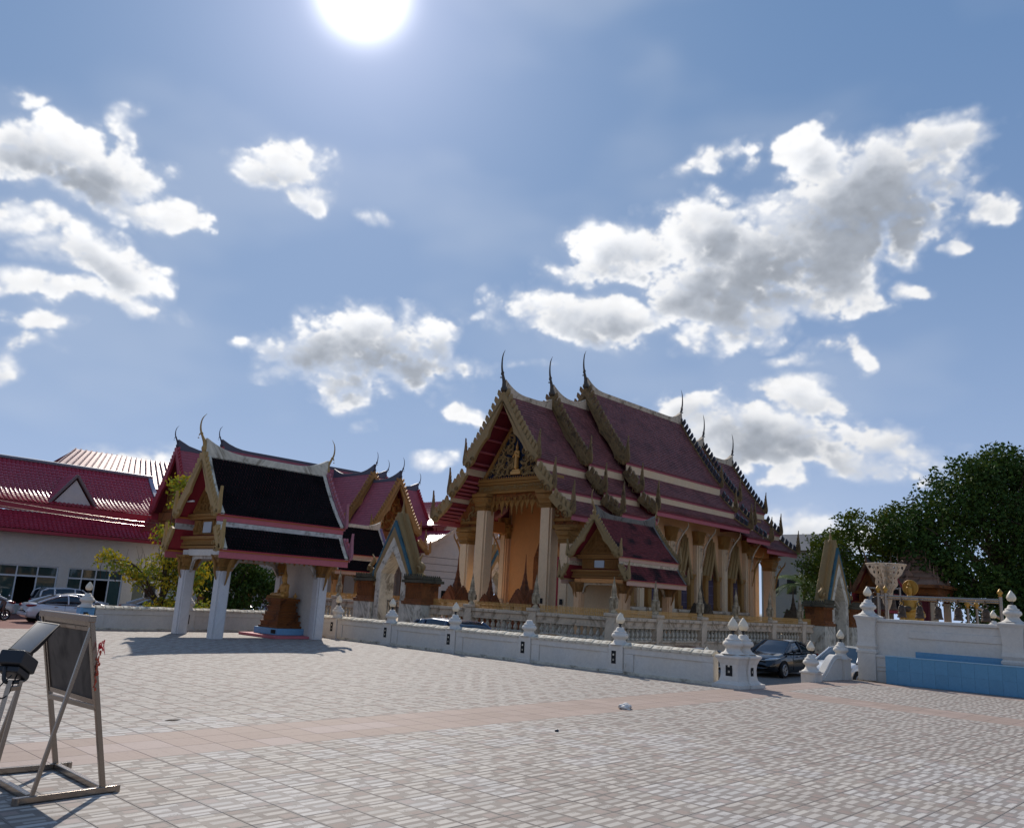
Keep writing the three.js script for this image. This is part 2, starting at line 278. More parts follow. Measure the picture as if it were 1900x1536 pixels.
function tileGeo(v, rot, list, px = 0, py = 0, pz = 0, tint = [1, 1, 1]) {
  // one ceramic tile: top face and four small chamfers
  const s = T / 2 - 0.0015, e = 0.0018, d = 0.004, c = [[-1, -1], [1, -1], [1, 1], [-1, 1]];
  const u0 = (v % 4) / 4, v0 = 1 - Math.floor(v / 4) / 2, uv = (i) => { const q = c[(i + rot) % 4]; return [u0 + (q[0] * 0.492 + 0.5) / 4, v0 - (q[1] * 0.492 + 0.5) / 2]; };
  const P = [], N = [], U = [], C = [];
  const tri = (a, b, c3, n, ua, ub, uc) => { for (const [p, u] of [[a, ua], [b, ub], [c3, uc]]) { P.push(p[0] + px, p[1] + py, p[2] + pz); N.push(...n); U.push(...u); C.push(...tint); } };
  const top = c.map((q) => [q[0] * (s - e), 0, q[1] * (s - e)]), low = c.map((q) => [q[0] * s, -d, q[1] * s]);
  tri(top[0], top[2], top[1], [0, 1, 0], uv(0), uv(2), uv(1)); tri(top[0], top[3], top[2], [0, 1, 0], uv(0), uv(3), uv(2));
  for (let i = 0; i < 4; i++) { const j = (i + 1) % 4, n = V((c[i][0] + c[j][0]) / 2, 0.6, (c[i][1] + c[j][1]) / 2).normalize().toArray(); tri(top[i], top[j], low[j], n, uv(i), uv(j), uv(j)); tri(top[i], low[j], low[i], n, uv(i), uv(j), uv(i)); }
  if (list) { list.P.push(...P); list.N.push(...N); list.U.push(...U); list.C.push(...C); return null; }
  const g = new THREE.BufferGeometry(); g.setAttribute('position', new THREE.Float32BufferAttribute(P, 3)); g.setAttribute('normal', new THREE.Float32BufferAttribute(N, 3)); g.setAttribute('uv', new THREE.Float32BufferAttribute(U, 2)); g.setAttribute('color', new THREE.Float32BufferAttribute(C, 3)); return g;
}
{
  const plaza = new THREE.Group(); plaza.name = numbered('plaza_pavement'); plaza.userData.kind = 'structure'; scene.add(plaza);
  std('grout', 0x5f5a55, { map: P1, roughness: 0.95 });
  part('plaza_slab', [bx(-40, 16.9, LOW - 0.05, -0.008, -27.15, -9.03), bx(-40, 23.3, LOW - 0.05, -0.008, -9.03, 40)], M.grout, plaza);
  const fwd = V(0, 0, -1).applyQuaternion(camera.quaternion), right = V(1, 0, 0).applyQuaternion(camera.quaternion), up = V(0, 1, 0).applyQuaternion(camera.quaternion);
  const all = [];
  for (let i = -30; i < 48; i++) for (let j = -44; j < 48; j++) {
    const x = TX + (i + 0.5) * T, z = TZ + (j + 0.5) * T;
    if (z < -27 || x > 22.98 || (z < TZ && x > 16.72)) continue;
    const warm = (j >= 0 && j <= 2 && x < 17.6) || (i >= 31 && i <= 33 && j >= 0) || (x > 17.6 && j >= 0 && j <= 1) || (x > 22.1 && j >= 0) || (j < -42 && i > 10);
    const h = Math.abs(Math.sin(i * 12.9898 + j * 78.233) * 43758.5453) % 1, h2 = Math.abs(Math.sin(i * 39.3 + j * 11.7) * 2473.13) % 1;
    const v = warm ? 6 + (h > 0.5 ? 1 : 0) : Math.floor(h2 * 6), rot = warm ? Math.floor(h * 4) : (h > 0.5 ? 2 : 0), tone = 0.94 + 0.1 * h2 + 0.05 * fbm(x * 0.4, 0.3, z * 0.4, 3);
    const p = V(x, -EYE, z), dz = p.dot(fwd), sx = p.dot(right) / dz, sy = p.dot(up) / dz, seen = dz > 0.5 && Math.abs(sx) < 0.66 && Math.abs(sy) < 0.53;
    all.push({ x, z, v, rot, tone, near: seen ? Math.hypot(x, z) : 999 });
  }
  all.sort((a, b) => a.near - b.near);
  const shared = new Map(), rest = { P: [], N: [], U: [], C: [] };
  all.forEach((t, n) => {
    const y = (t.tone - 0.97) * 0.006;
    if (n < 300) {
      const k = t.v + '/' + t.rot; if (!shared.has(k)) shared.set(k, tileGeo(t.v, t.rot));
      const m = mesh('floor_tile', shared.get(k), tileMat[n % 3], plaza); m.position.set(t.x, y, t.z);
    } else tileGeo(t.v, t.rot, rest, t.x, y, t.z, [t.tone, t.tone, t.tone]);
  });
  const g = new THREE.BufferGeometry(); g.setAttribute('position', new THREE.BufferAttribute(new Float32Array(rest.P), 3)); g.setAttribute('normal', new THREE.BufferAttribute(new Float32Array(rest.N), 3)); g.setAttribute('uv', new THREE.BufferAttribute(new Float32Array(rest.U), 2)); g.setAttribute('color', new THREE.BufferAttribute(new Float32Array(rest.C), 3));
  stuff(mesh('floor_tiles', g, tileMat[1], plaza));
}

// ------------------------------------------------------------------ plaza walls with lamp posts
const copeGeos = [0, 1, 2, 3].map(() => { const a = rr(-0.012, 0.012), b = rr(-0.01, 0.012); return fuse(plate([[0.07, 0.615], [0.075, 0.665 + b], [-0.05, 0.725 + a], [-0.15, 0.725 + a], [-0.27, 0.66 + b], [-0.27, 0.615]], 0.262, 0, 'x', [], 0.012)); });
function wallBay(t, a, b) {       // a bay of wall from a to b along local x, front at local z = 0
  part('wall_panel', [rb(a, b, -0.02, 0.62, -0.2, 0, 0.01)], M.whiteWall, t);
  part('wall_band', [rb(a, b, 0.47, 0.615, 0, 0.035, 0.008)], M.whiteWall, t);
  part('wall_stile', [rb(a, a + 0.28, 0.06, 0.468, 0, 0.03, 0.008), rb(b - 0.28, b, 0.06, 0.468, 0, 0.03, 0.008)], M.whiteWall, t);
  part('wall_foot', [rb(a, b, -0.02, 0.058, 0, 0.045, 0.008)], M.wornWhite, t);
  const n = Math.round((b - a) / 0.265), w = (b - a) / n;
  for (let i = 0; i < n; i++) { const m = mesh('coping_stone', copeGeos[(i * 7 + n) % 4], M.wornWhite, t); m.position.set(a + i * w + 0.002, 0, 0); m.scale.x = (w - 0.006) / 0.262; }
}
const urnProfile = (k, h0) => [[0.0, h0], [0.26 * k, h0], [0.25 * k, h0 + 0.02], [0.19 * k, h0 + 0.05], [0.155 * k, h0 + 0.10], [0.14 * k, h0 + 0.135], [0.165 * k, h0 + 0.16], [0.205 * k, h0 + 0.19], [0.215 * k, h0 + 0.225], [0.195 * k, h0 + 0.27], [0.155 * k, h0 + 0.295], [0.165 * k, h0 + 0.31], [0.16 * k, h0 + 0.325], [0.115 * k, h0 + 0.345], [0.095 * k, h0 + 0.40], [0.07 * k, h0 + 0.425], [0, h0 + 0.425]];
const budProfile = (k, y) => [[0, y], [0.05 * k, y + 0.002], [0.10 * k, y + 0.03 * k], [0.128 * k, y + 0.085 * k], [0.125 * k, y + 0.13 * k], [0.095 * k, y + 0.20 * k], [0.05 * k, y + 0.265 * k], [0.015 * k, y + 0.31 * k], [0, y + 0.32 * k]];
function lampTop(t, y, k = 1, x = 0, z = 0) {
  part('urn', lathe(urnProfile(k, y), 8).rotateY(Math.PI / 8).translate(x, 0, z), M.whiteWall, t);
  part('lamp_neck', [cyl(0.03, 0.03, 0.09 * k, 10, x, y + 0.42, z), cyl(0.045, 0.05, 0.02, 10, x, y + 0.49, z)], M.blackPlastic, t);
  part('lamp_globe', lathe(budProfile(k * 0.86, y + 0.505), 18, x, 0, z), M.globe, t);
}
function ventPanel(t, x, y, z, h = 0.3, w = 0.13) {
  const v = part('vent_panel', rb(x - w / 2, x + w / 2, y, y + h, z, z + 0.012, 0.004), M.dark, t);
  for (const k of [0.3, 0.7]) part('vent_cell', rb(x - 0.022, x + 0.022, y + h * k - 0.022, y + h * k + 0.022, z + 0.011, z + 0.018, 0.003), M.wornWhite, v);
}
function wallPost(label, pos, turn, o = {}) {
  const t = thing('lamp_post', label, 'lamp post', pos, turn, 'lamp posts along the plaza walls');
  part('pier', [rb(-0.21, 0.21, -0.02, 0.66, -0.26, 0.075, 0.015), rb(-0.25, 0.25, -0.02, 0.05, -0.28, 0.11, 0.012), rb(-0.23, 0.23, 0.05, 0.09, -0.27, 0.092, 0.012)], o.pier || M.whiteWall, t);
  ventPanel(t, -0.05, 0.22, 0.072);
  lampTop(t, 0.655, 1, 0, -0.1);
  return t;
}
const WBX = 16.96, postZ = [-24.02, -21.1, -18.14, -15.2, -12.2];
{
  const t = thing('boundary_wall', 'long low white plaza wall running from the small pavilion to the stair opening', 'wall', [WBX, 0, 0], -Math.PI / 2);
  const zs = [-26.9, ...postZ, -9.35];
  for (let i = 0; i + 1 < zs.length; i++) wallBay(t, zs[i] + (i ? 0.215 : 0.3), zs[i + 1] - 0.215);
  const where = ['just right of the small pavilion', 'second to the right of the small pavilion', 'in front of the dark parked van', 'fourth from the small pavilion, left of the white gate piers', 'with a white cable at its foot, next to the stair opening'];
  postZ.forEach((z, i) => wallPost('white wall post with bud lamp, ' + ['just right of the small pavilion', 'second right of the small pavilion', 'in front of the parked blue van', 'fourth right of the small pavilion, lamp globe missing', 'last before the double post, cable at its foot'][i], [WBX, 0, z], -Math.PI / 2));
  scene.traverse((o) => { if (o.userData.label && /globe missing/.test(o.userData.label)) for (const c of [...o.children]) if (/lamp_(globe|neck)/.test(c.name)) o.remove(c); });
  const a = thing('boundary_wall', 'low white plaza wall with grimy coping behind the small pavilion', 'wall', [0, 0, -27.02], 0);
  wallBay(a, 10.2, 12.98); wallBay(a, 13.42, 16.7);
  wallPost('white wall post with bud lamp behind the columns of the small pavilion', [13.2, 0, -27.02], 0);
  const e = wallPost('blue painted wall post with bud lamp beside the parked white sedan', [9.95, 0, -27.02], 0, { pier: M.skyBluePaint });
  part('notice_card', rb(-0.05, 0.05, 0.34, 0.47, 0.086, 0.09, 0.001), std('cardYellow', 0xd9b45a), e);
  wallPost('white wall post at the corner hidden behind the small pavilion', [WBX, 0, -27.02], -Math.PI / 4);
}
// the double post at the stair opening, on a swelling pedestal
{
  const t = thing('gate_pier', 'thick white gate pier with two bud lamps at the end of the plaza wall', 'gate pier');
  const prof = [[0.36, 0], [0.36, 0.07], [0.30, 0.09], [0.24, 0.14], [0.215, 0.24], [0.21, 0.36], [0.225, 0.48], [0.27, 0.58], [0.31, 0.625], [0.31, 0.66], [0.20, 0.70]];
  const solid = (cx, cz, sx, sz) => { const g = new THREE.LatheGeometry(prof.map((p) => new THREE.Vector2(p[0] * Math.SQRT2, p[1])), 4).rotateY(Math.PI / 4).toNonIndexed(); g.computeVertexNormals(); return g.scale(sx, 1, sz).translate(cx, 0, cz); };
  part('pedestal', [solid(17.02, -9.12, 0.95, 0.95), rb(16.7, 17.3, -0.02, 0.05, -9.44, -8.8, 0.012)], M.whiteWall, t);
  part('pedestal', [solid(17.42, -9.08, 0.9, 0.95), rb(17.303, 17.76, -0.02, 0.045, -9.4, -8.76, 0.012)], M.whiteWall, t);
  for (const [x, z, s] of [[17.0, -9.12, 0], [17.4, -9.08, 0.0]]) {
    const g = new THREE.Group(); g.name = 'lamp'; t.add(g); lampTop(g, 0.69, 1.05, x, z);
  }
  const v = new THREE.Group(); v.name = 'vent'; v.position.set(16.82, 0, -9.12); v.rotation.y = -Math.PI / 2; t.add(v); ventPanel(v, 0.0, 0.24, 0.0, 0.3, 0.16);
  const w = new THREE.Group(); w.name = 'vent'; w.position.set(17.4, 0, -8.885); t.add(w); ventPanel(w, 0.0, 0.24, 0.0, 0.3, 0.13);
}
// stairs down to the lane, and their parapet
{
  const t = struct('stairs', [0, 1, 2, 3].map((i) => rb(17.7, 20.95, LOW, -0.012 - 0.17 * (i + 1), TZ - 0.32 * (i + 1), TZ - 0.32 * i - 0.004, 0.01)), M.creamWorn);
  const p = thing('stair_parapet', 'white stair parapet with a scrolled top and two bud lamps', 'parapet');
  const q = [[21.2, -0.5], [21.2, 0.06]]; for (let i = 0; i <= 14; i++) { const s = i / 14; q.push([21.3 + s * 1.35, 0.12 + 0.5 * smooth(0.05, 0.85, s) + 0.05 * Math.sin(s * Math.PI)]); } q.push([22.75, 0.62], [22.75, -0.5]);
  part('scroll_wall', plate(q, 0.2, -9.2, 'z', [], 0.015), M.whiteWall, p);
  const r = q.slice(2, 17).map(([x, y]) => [x + 0.02, y - 0.09, -8.99]);
  part('scroll_moulding', sweep(r, [0.02, 0.02, 0.02], 20, 6), M.whiteWall, p);
  for (const [x, h] of [[21.02, 0.10], [22.95, 0.40]]) {
    const g = new THREE.Group(); g.name = 'parapet_post'; p.add(g);
    part('pier', [rb(x - 0.2, x + 0.2, -0.85, h + 0.1, -9.3, -8.92, 0.012), rb(x - 0.23, x + 0.23, h + 0.1, h + 0.14, -9.33, -8.89, 0.01)], M.whiteWall, g); lampTop(g, h + 0.135, 0.92, x, -9.11);
  }
  const lo = thing('lamp_post', 'bud lamp rising just above the plaza wall left of the double post', 'lamp post', [18.4, 0, -10.57], 0, 'lamp posts along the plaza walls');
  part('pier', [rb(-0.2, 0.2, LOW, -0.02, -0.2, 0.2, 0.015)], M.whiteWall, lo); lampTop(lo, -0.025, 0.95);
}
// the taller wall on the right with its basin
{
  const XR = 23.62, t = thing('terrace_wall', 'tall white terrace wall with swelling piers behind the blue basin', 'wall');
  part('wall_panel', rb(XR, XR + 0.28, -0.02, 1.56, -8.6, 4, 0.01), M.whiteWall, t);
  part('wall_band', [rb(XR - 0.03, XR, 1.18, 1.36, -7.55, -5.35, 0.006)], M.whiteWall, t);
  part('wall_coping', [rb(XR - 0.06, XR + 0.4, 1.56, 1.645, -8.4, 4, 0.02)], M.whiteWall, t);
  part('plinth', [rb(XR - 0.1, XR, -0.02, 0.62, -8.72, -7.4, 0.012), rb(XR - 0.13, XR + 0.3, 0.62, 0.70, -8.76, -7.4, 0.012), rb(XR - 0.12, XR, 0.28, 0.33, -8.74, -7.9, 0.01), rb(XR - 0.12, XR, 0.38, 0.43, -8.74, -7.9, 0.01)], M.whiteWall, t);
  for (const z of [-8.62, -5.12, -1.62]) {
    const g = new THREE.Group(); g.name = 'wall_pier'; t.add(g);
    const prof = [[0.27, 0.72], [0.27, 0.78], [0.23, 0.82], [0.26, 0.90], [0.235, 1.0], [0.225, 1.15], [0.235, 1.4], [0.26, 1.58], [0.30, 1.66], [0.30, 1.69], [0.2, 1.73]];
    const s = new THREE.LatheGeometry(prof.map((p) => new THREE.Vector2(p[0] * Math.SQRT2, p[1])), 4).rotateY(Math.PI / 4).toNonIndexed(); s.computeVertexNormals();
    part('pier', [s.translate(XR + 0.1, 0, z), rb(XR - 0.16, XR + 0.4, 0.0, 0.72, z - 0.24, z + 0.24, 0.012)], M.whiteWall, g); lampTop(g, 1.72, 1.0, XR + 0.1, z);
  }
  const b = thing('water_basin', 'long blue tiled basin wall in front of the white terrace wall', 'basin');
  part('basin_wall', [rb(23.09, 23.2, -0.02, 0.68, -8.0, 4, 0.004), rb(23.2, XR - 0.005, -0.02, 0.5, -8.0, 4, 0.004)], std('basinGrout', 0x4f8aab, { roughness: 0.7 }), b);
  for (let r = 0; r < 2; r++) for (let i = 0; i < 30; i++) { const m = mesh('wall_tile', (b.userData.geo ||= fuse(rb(0, 0.014, 0.001, 0.339, 0.001, 0.299, 0.0015))), (i * 5 + r * 3) % 4 ? M.blueTile : (M.blueTile2 ||= std('blueTile2', 0x548fb0, { roughness: 0.3, map: P1 })), b); m.position.set(23.078, 0.0 + r * 0.34, -8.0 + i * 0.3); }
  delete b.userData.geo;
  part('basin_rim', [rb(23.07, 23.21, 0.681, 0.705, -8.0, 4, 0.006)], std('paleBlue', 0x8fb3c4, { roughness: 0.4 }), b);
  part('basin_back', [rb(XR - 0.03, XR - 0.002, 0.505, 0.84, -7.4, 4, 0.004)], M.blueTile, b);
  struct('upper_terrace', bx(XR + 0.25, 46, LOW, 0.75, -9.0, 6), M.creamWorn);
}

// ------------------------------------------------------------------ temple roofs
// A roof runs along local X from x0 to x1, ridge over z = 0. A side is a list of slopes {h0,y0,h1,y1,sag}: half width and height at top and bottom.
function slopePt(s, t) { const h = lerp(s.h0, s.h1, t), y = lerp(s.y0, s.y1, t) - (s.sag || 0) * 4 * t * (1 - t); return [h, y]; }
function tileSheet(s, x0, x1, side, o) {
  // overlapping roof tiles one by one: each a face that rises to its lower lip
  const len = Math.hypot(s.h1 - s.h0, s.y1 - s.y0), rows = Math.max(2, Math.round(len / o.th)), cols = Math.max(2, Math.round((x1 - x0) / o.tw)), w = (x1 - x0) / cols, P = [], C = [], ns = o.wave ? 5 : 1;
  const nrm = (t) => { const a = slopePt(s, Math.max(0, t - 0.02)), b = slopePt(s, Math.min(1, t + 0.02)), d = Math.hypot(b[0] - a[0], b[1] - a[1]); return [-(b[1] - a[1]) / d, (b[0] - a[0]) / d]; };
  const dirt = o.dirt || 0;
  for (let r = 0; r < rows; r++) {
    const t0 = r / rows, t1 = Math.min(1, (r + 1.06) / rows), a = slopePt(s, t0), b = slopePt(s, t1), na = nrm(t0), nb = nrm(t1);
    for (let c = 0; c < cols; c++) {
      const off = o.stagger && r % 2 ? w / 2 : 0, xa = x0 + c * w + off, xb = Math.min(x1, xa + w - (o.gap || 0)), lift = o.lift * (0.85 + 0.3 * rnd()), j = (rnd() - 0.5) * (o.jit || 0);
      if (xb - xa < 0.01) continue;
      let k = 1 + (rnd() - 0.5) * (o.vary || 0.3);
      let cr = k, cg = k, cb = k;
      if (dirt) { const d = smooth(-0.08, 0.22, fbm(xa * 0.7 + 3, s.h0 * 2 + t0 * len * 0.8, side * 5 + 1, 4)) * dirt; cr *= 1 - d; cg *= 1 - d * 0.92; cb *= 1 - d * 0.9; }
      for (let q = 0; q < ns; q++) {
        const u0 = q / ns, u1 = (q + 1) / ns, w0 = o.wave ? o.wave * Math.sin(u0 * 2 * Math.PI) : 0, w1 = o.wave ? o.wave * Math.sin(u1 * 2 * Math.PI) : 0, X0 = lerp(xa, xb, u0), X1 = lerp(xa, xb, u1);
        const p = (X, pt, n, l) => [X, pt[1] + n[1] * l, side * (pt[0] + n[0] * l)];
        const A = p(X0, a, na, 0.002 + w0), B = p(X1, a, na, 0.002 + w1), D = p(X0, b, nb, lift + w0 + j), E = p(X1, b, nb, lift + w1 - j), F = p(X0, b, nb, w0 - 0.004), G = p(X1, b, nb, w1 - 0.004);
        const tri = side > 0 ? [A, D, B, B, D, E, D, F, E, E, F, G] : [A, B, D, B, E, D, D, E, F, E, G, F];
        for (const v of tri) { P.push(v[0], v[1], v[2]); C.push(cr, cg, cb); }
      }
    }
  }
  const g = new THREE.BufferGeometry(); g.setAttribute('position', new THREE.Float32BufferAttribute(P, 3)); g.setAttribute('color', new THREE.Float32BufferAttribute(C, 3)); g.computeVertexNormals(); return g;
}
function slopeSheet(s, x0, x1, side, down, t = 0.03) {   // boarded underside
  const out = [], n = 4;
  for (let i = 0; i < n; i++) { const a = slopePt(s, i / n), b = slopePt(s, (i + 1) / n); out.push(plate([[side * a[0], a[1] - down], [side * b[0], b[1] - down], [side * b[0], b[1] - down - t], [side * a[0], a[1] - down - t]], x1 - x0, x0, 'x')); }
  return out;
}
// the horn at a ridge end: dir -1 leans to -X
function chofa(h, dir, lean = 1) {
  const P = [[0.10, -0.16, 0], [0.03, 0.06, 0], [-0.03, 0.2, 0], [-0.12, 0.36, 0], [-0.19, 0.52, 0], [-0.205, 0.7, 0], [-0.17, 0.86, 0], [-0.07, 1.0, 0]].map((p) => [-p[0] * dir * h * lean, p[1] * h, 0]);
  const g = sweep(P, [0.10, 0.115, 0.07, 0.045, 0.036, 0.027, 0.02, 0.004].map((r) => r * h * 0.8), 26, 7).scale(1, 1, 0.7);
  const beak = sweep([[0, 0, 0], [dir * 0.07 * h * lean, -0.02 * h, 0], [dir * 0.10 * h * lean, -0.09 * h, 0]], [0.04 * h, 0.022 * h, 0.004 * h], 6, 6).translate(dir * 0.12 * h * lean, 0.42 * h, 0);
  const belly = lathe([[0, -0.06 * h], [0.09 * h, 0], [0.1 * h, 0.07 * h], [0.05 * h, 0.17 * h], [0, 0.2 * h]], 8).scale(1, 1, 0.8).translate(0, -0.04 * h, 0);
  const bell = lathe([[0, 0], [0.018 * h, -0.004 * h], [0.022 * h, -0.03 * h], [0, -0.032 * h]], 6).translate(dir * 0.22 * h * lean, 0.30 * h, 0);
  return [g, beak, belly, bell];
}
// flame-like prong at the foot of a bargeboard, out = direction of the outer edge in z
function prong(h, out) {
  const q = [[0.16, -0.14], [0.24, 0.0], [0.23, 0.16], [0.18, 0.34], [0.14, 0.52], [0.10, 0.74], [0.085, 1.0], [0.02, 0.80], [-0.015, 0.81], [-0.03, 0.64], [-0.075, 0.66], [-0.075, 0.48], [-0.13, 0.50], [-0.11, 0.32], [-0.18, 0.33], [-0.15, 0.16], [-0.24, 0.12], [-0.26, -0.06], [-0.1, -0.16]];
  return plate(q.map((p) => [p[0] * h * 0.66 * out, p[1] * h * 1.22]), 0.10, -0.05, 'x', [], 0.012);
}
function curl(r, out, turns = 1.15, tube = 0.05) {
  const p = []; for (let i = 0; i <= 16; i++) { const t = i / 16, a = -0.6 + t * turns * 2 * Math.PI, q = r * (1 - 0.78 * t); p.push([0, Math.sin(a) * q, out * Math.cos(a) * q]); }
  return sweep(p, [tube, tube * 0.9, tube * 0.7, tube * 0.4], 26, 5).scale(1.2, 1, 1);
}
function gable(t, o) {   // bargeboards, fins, prongs and horn at x, facing dir; mats: barge, fin, prong
  const { x, dir, segs, width = 0.3, th = 0.12, step = 0.3, finH = 0.26, pr = 0.9, ch = 1.6, lean = 1, rise = 0.1 } = o;
  for (const side of [-1, 1]) {
    segs.forEach((s, si) => {
      const n = 18, topL = [], botL = [], len0 = Math.hypot(s.h1 - s.h0, s.y1 - s.y0);
      for (let i = 0; i <= n; i++) {
        const k = i / n, a = slopePt(s, Math.max(0, k - 0.03)), b = slopePt(s, Math.min(1, k + 0.03)), d = Math.hypot(b[0] - a[0], b[1] - a[1]), nx = -(b[1] - a[1]) / d, ny = (b[0] - a[0]) / d, p = slopePt(s, k);
        const bulge = width * (si ? 0.72 : 1) * (0.62 + 0.22 * Math.sin(k * Math.PI) + 0.42 * Math.exp(-Math.pow((k - 0.88) / 0.09, 2)) + (len0 > 2 ? 0.35 * Math.exp(-Math.pow((k - 0.5) / 0.05, 2)) : 0));
        topL.push([side * (p[0] + nx * rise), p[1] + ny * rise]); botL.push([side * Math.max(0.0, p[0] - nx * bulge), p[1] - ny * bulge]);
      }
      if (si === 0) { topL[0] = [0, s.y0 + rise + 0.08]; botL[0] = [0, s.y0 - width * 1.3]; }
      const board = plate([...topL, ...botL.reverse()], th, x - th / 2, 'x', [], 0.014);
      const bar = part('bargeboard', [board], o.barge, t);
      // fins
      const len = Math.hypot(s.h1 - s.h0, s.y1 - s.y0), cnt = Math.floor((len - 0.15) / step), fins = [];
      for (let i = 0; i < cnt; i++) {
        const k = (0.12 + (i + 0.3) * step) / len; if (k > 0.95) continue; const p = slopePt(s, k), q = slopePt(s, Math.min(1, k + 0.02)), d = Math.hypot(q[0] - p[0], q[1] - p[1]), ux = (q[0] - p[0]) / d, uy = (q[1] - p[1]) / d, nx = -uy, ny = ux, e = step * 0.37;
        const at = (u, v) => [side * (p[0] + ux * u + nx * v), p[1] + uy * u + ny * v];
        fins.push(plate([at(-e, rise - 0.02), at(e * 0.7, rise - 0.02), at(e * 0.55 - finH * 0.30, rise + finH * 0.8), at(-e * 0.6 - finH * 0.55, rise + finH * 1.05)], th * 0.7, x - th * 0.35, 'x'));
      }
      if (fins.length) part('fin_row', fins, o.fin, bar);
      // curl and prong at the foot
      const e = slopePt(s, 1), last = si === segs.length - 1, kx = pr * (last ? 1 : 0.95);
      const pg = part('roof_prong', prong(kx, side).translate(x, e[1] + 0.16 * kx, side * (e[0] + 0.02)), o.prong || o.barge, t);
      part('curl', curl(0.19 * kx, side, 1.15, 0.04 * kx).translate(x + dir * th * 0.6, e[1] - 0.02, side * (e[0] - 0.34 * kx)), o.prong || o.barge, pg);
      part('curl', curl(0.13 * kx, -side, 1.1, 0.032 * kx).translate(x + dir * th * 0.6, e[1] + 0.26 * kx, side * (e[0] - 0.56 * kx)), o.prong || o.barge, pg);
    });
  }
  part('roof_horn', chofa(ch, dir, lean).map((g) => g.translate(x, segs[0].y0 + rise + 0.05, 0)), o.horn || o.barge, t);
}
function ridgeCap(x0, x1, y, endRise, w = 0.2, h = 0.2, reach = 0.25, low = 0.12) {
  const p = [], n = 28; for (let i = 0; i <= n; i++) { const u = i / n, e = Math.min(u, 1 - u) / reach, k = e < 1 ? Math.pow(1 - e, 2.2) : 0; p.push([lerp(x0, x1, u), y + h + k * endRise]); }
  return plate([...p, [x1, y - low], [x0, y - low]], w, -w / 2, 'z', [], 0.012);
}
function fasciaSet(t, s, x0, x1, side, o, next) {
  // boards below the lower edge of a slope: a coloured strip and, down to the next slope, a pale band
  const z = side * (s.h1 - 0.03), e = slopePt(s, 1)[1] - 0.012, b = (a, c, d) => side > 0 ? rb(x0, x1, a, c, z - 0.06, z - d, 0.006) : rb(x0, x1, a, c, z + d, z + 0.06, 0.006);
  part('eave_fascia', b(e - o.strip, e, 0), o.stripMat, t);
  if (o.band) part('eave_band', b(e - o.strip - o.band, e - o.strip - 0.002, 0.02), o.bandMat, t);
}
// carved scrollwork in the plane x = const, inside a triangle or box, standing proud towards dir
function scroll(r, hand, rot, tube, turns = 1.35) {
  const p = []; for (let i = 0; i <= 14; i++) { const t = i / 14, a = rot + hand * t * turns * 2 * Math.PI, q = r * Math.pow(1 - t * 0.93, 0.9); p.push([0, Math.sin(a) * q, Math.cos(a) * q]); }
  return sweep(p, [tube * 1.1, tube, tube * 0.8, tube * 0.5], 20, 5);
}
function flame(r, ang) { const c = Math.cos(ang), s = Math.sin(ang), q = [[-0.3, 0], [-0.34, 0.35], [-0.12, 0.62], [0.05, 1.0], [0.2, 0.62], [0.34, 0.3], [0.26, 0]].map((p) => [(p[0] * c - p[1] * s) * r, (p[0] * s + p[1] * c) * r]); return plate(q, 0.05, -0.025, 'x'); }
function triScrolls(x, y0, half, hgt, r, tube, gap = 0) {
  const out = []; let row = 0;
  for (let y = y0 + r * 1.05; y < y0 + hgt - r * 0.8; y += r * 1.75, row++) {
    const w = half * (1 - (y - y0) / hgt) - r * 0.9;
    for (let z = gap + r * 0.9; z < w + r * 0.35; z += r * 1.85) for (const s of [-1, 1]) {
      const q = r * rr(0.85, 1.05), k = rr(0, 6.28);
      out.push(scroll(q, s * ((row & 1) ? 1 : -1), s > 0 ? k : Math.PI - k, tube).translate(x, y, s * z), flame(q * 0.75, s * -0.9 + rr(-0.5, 0.5)).translate(x, y + q * 0.3, s * (z + q * 0.45)));
    }
  }
  return out;
}
function boxScrolls(x, z0, z1, y0, y1, r, tube) {
  const out = [], n = Math.max(1, Math.round((z1 - z0) / (r * 1.9))), m = Math.max(1, Math.round((y1 - y0) / (r * 1.9)));
  for (let i = 0; i < n; i++) for (let j = 0; j < m; j++) { const z = z0 + (i + 0.5) * (z1 - z0) / n, y = y0 + (j + 0.5) * (y1 - y0) / m; out.push(scroll(r, (i + j) & 1 ? 1 : -1, rr(0, 6.28), tube, 1.2).translate(x, y, z), flame(r * 0.7, rr(-1.2, 1.2)).translate(x, y, z + r * 0.4)); }
  return out;
}
// hanging lace along z
function lace(x, z0, z1, y, n, d, t = 0.06) {
  const out = []; for (let i = 0; i < n; i++) { const w = (z1 - z0) / n, c = z0 + (i + 0.5) * w, k = d * ((i % 2) ? 0.62 : 1) * (Math.abs(i - (n - 1) / 2) < 0.6 ? 1.6 : 1); out.push(plate([[c - w * 0.52, y], [c + w * 0.52, y], [c + w * 0.34, y - k * 0.35], [c + w * 0.2, y - k * 0.42], [c + w * 0.1, y - k * 0.7], [c, y - k], [c - w * 0.1, y - k * 0.7], [c - w * 0.2, y - k * 0.42], [c - w * 0.34, y - k * 0.35]], t, x - t / 2, 'x')); }
  return out;
}
const petals = (cx, cz, y, r, h, n, w) => { const o = []; for (let i = 0; i < n; i++) { const a = i / n * 2 * Math.PI; o.push(plate([[-w, 0], [w, 0], [w * 0.9, h * 0.55], [0, h], [-w * 0.9, h * 0.55]], 0.035, r, 'z').rotateX(0).applyMatrix4(new THREE.Matrix4().makeRotationY(a)).translate(cx, y, cz)); } return o; };
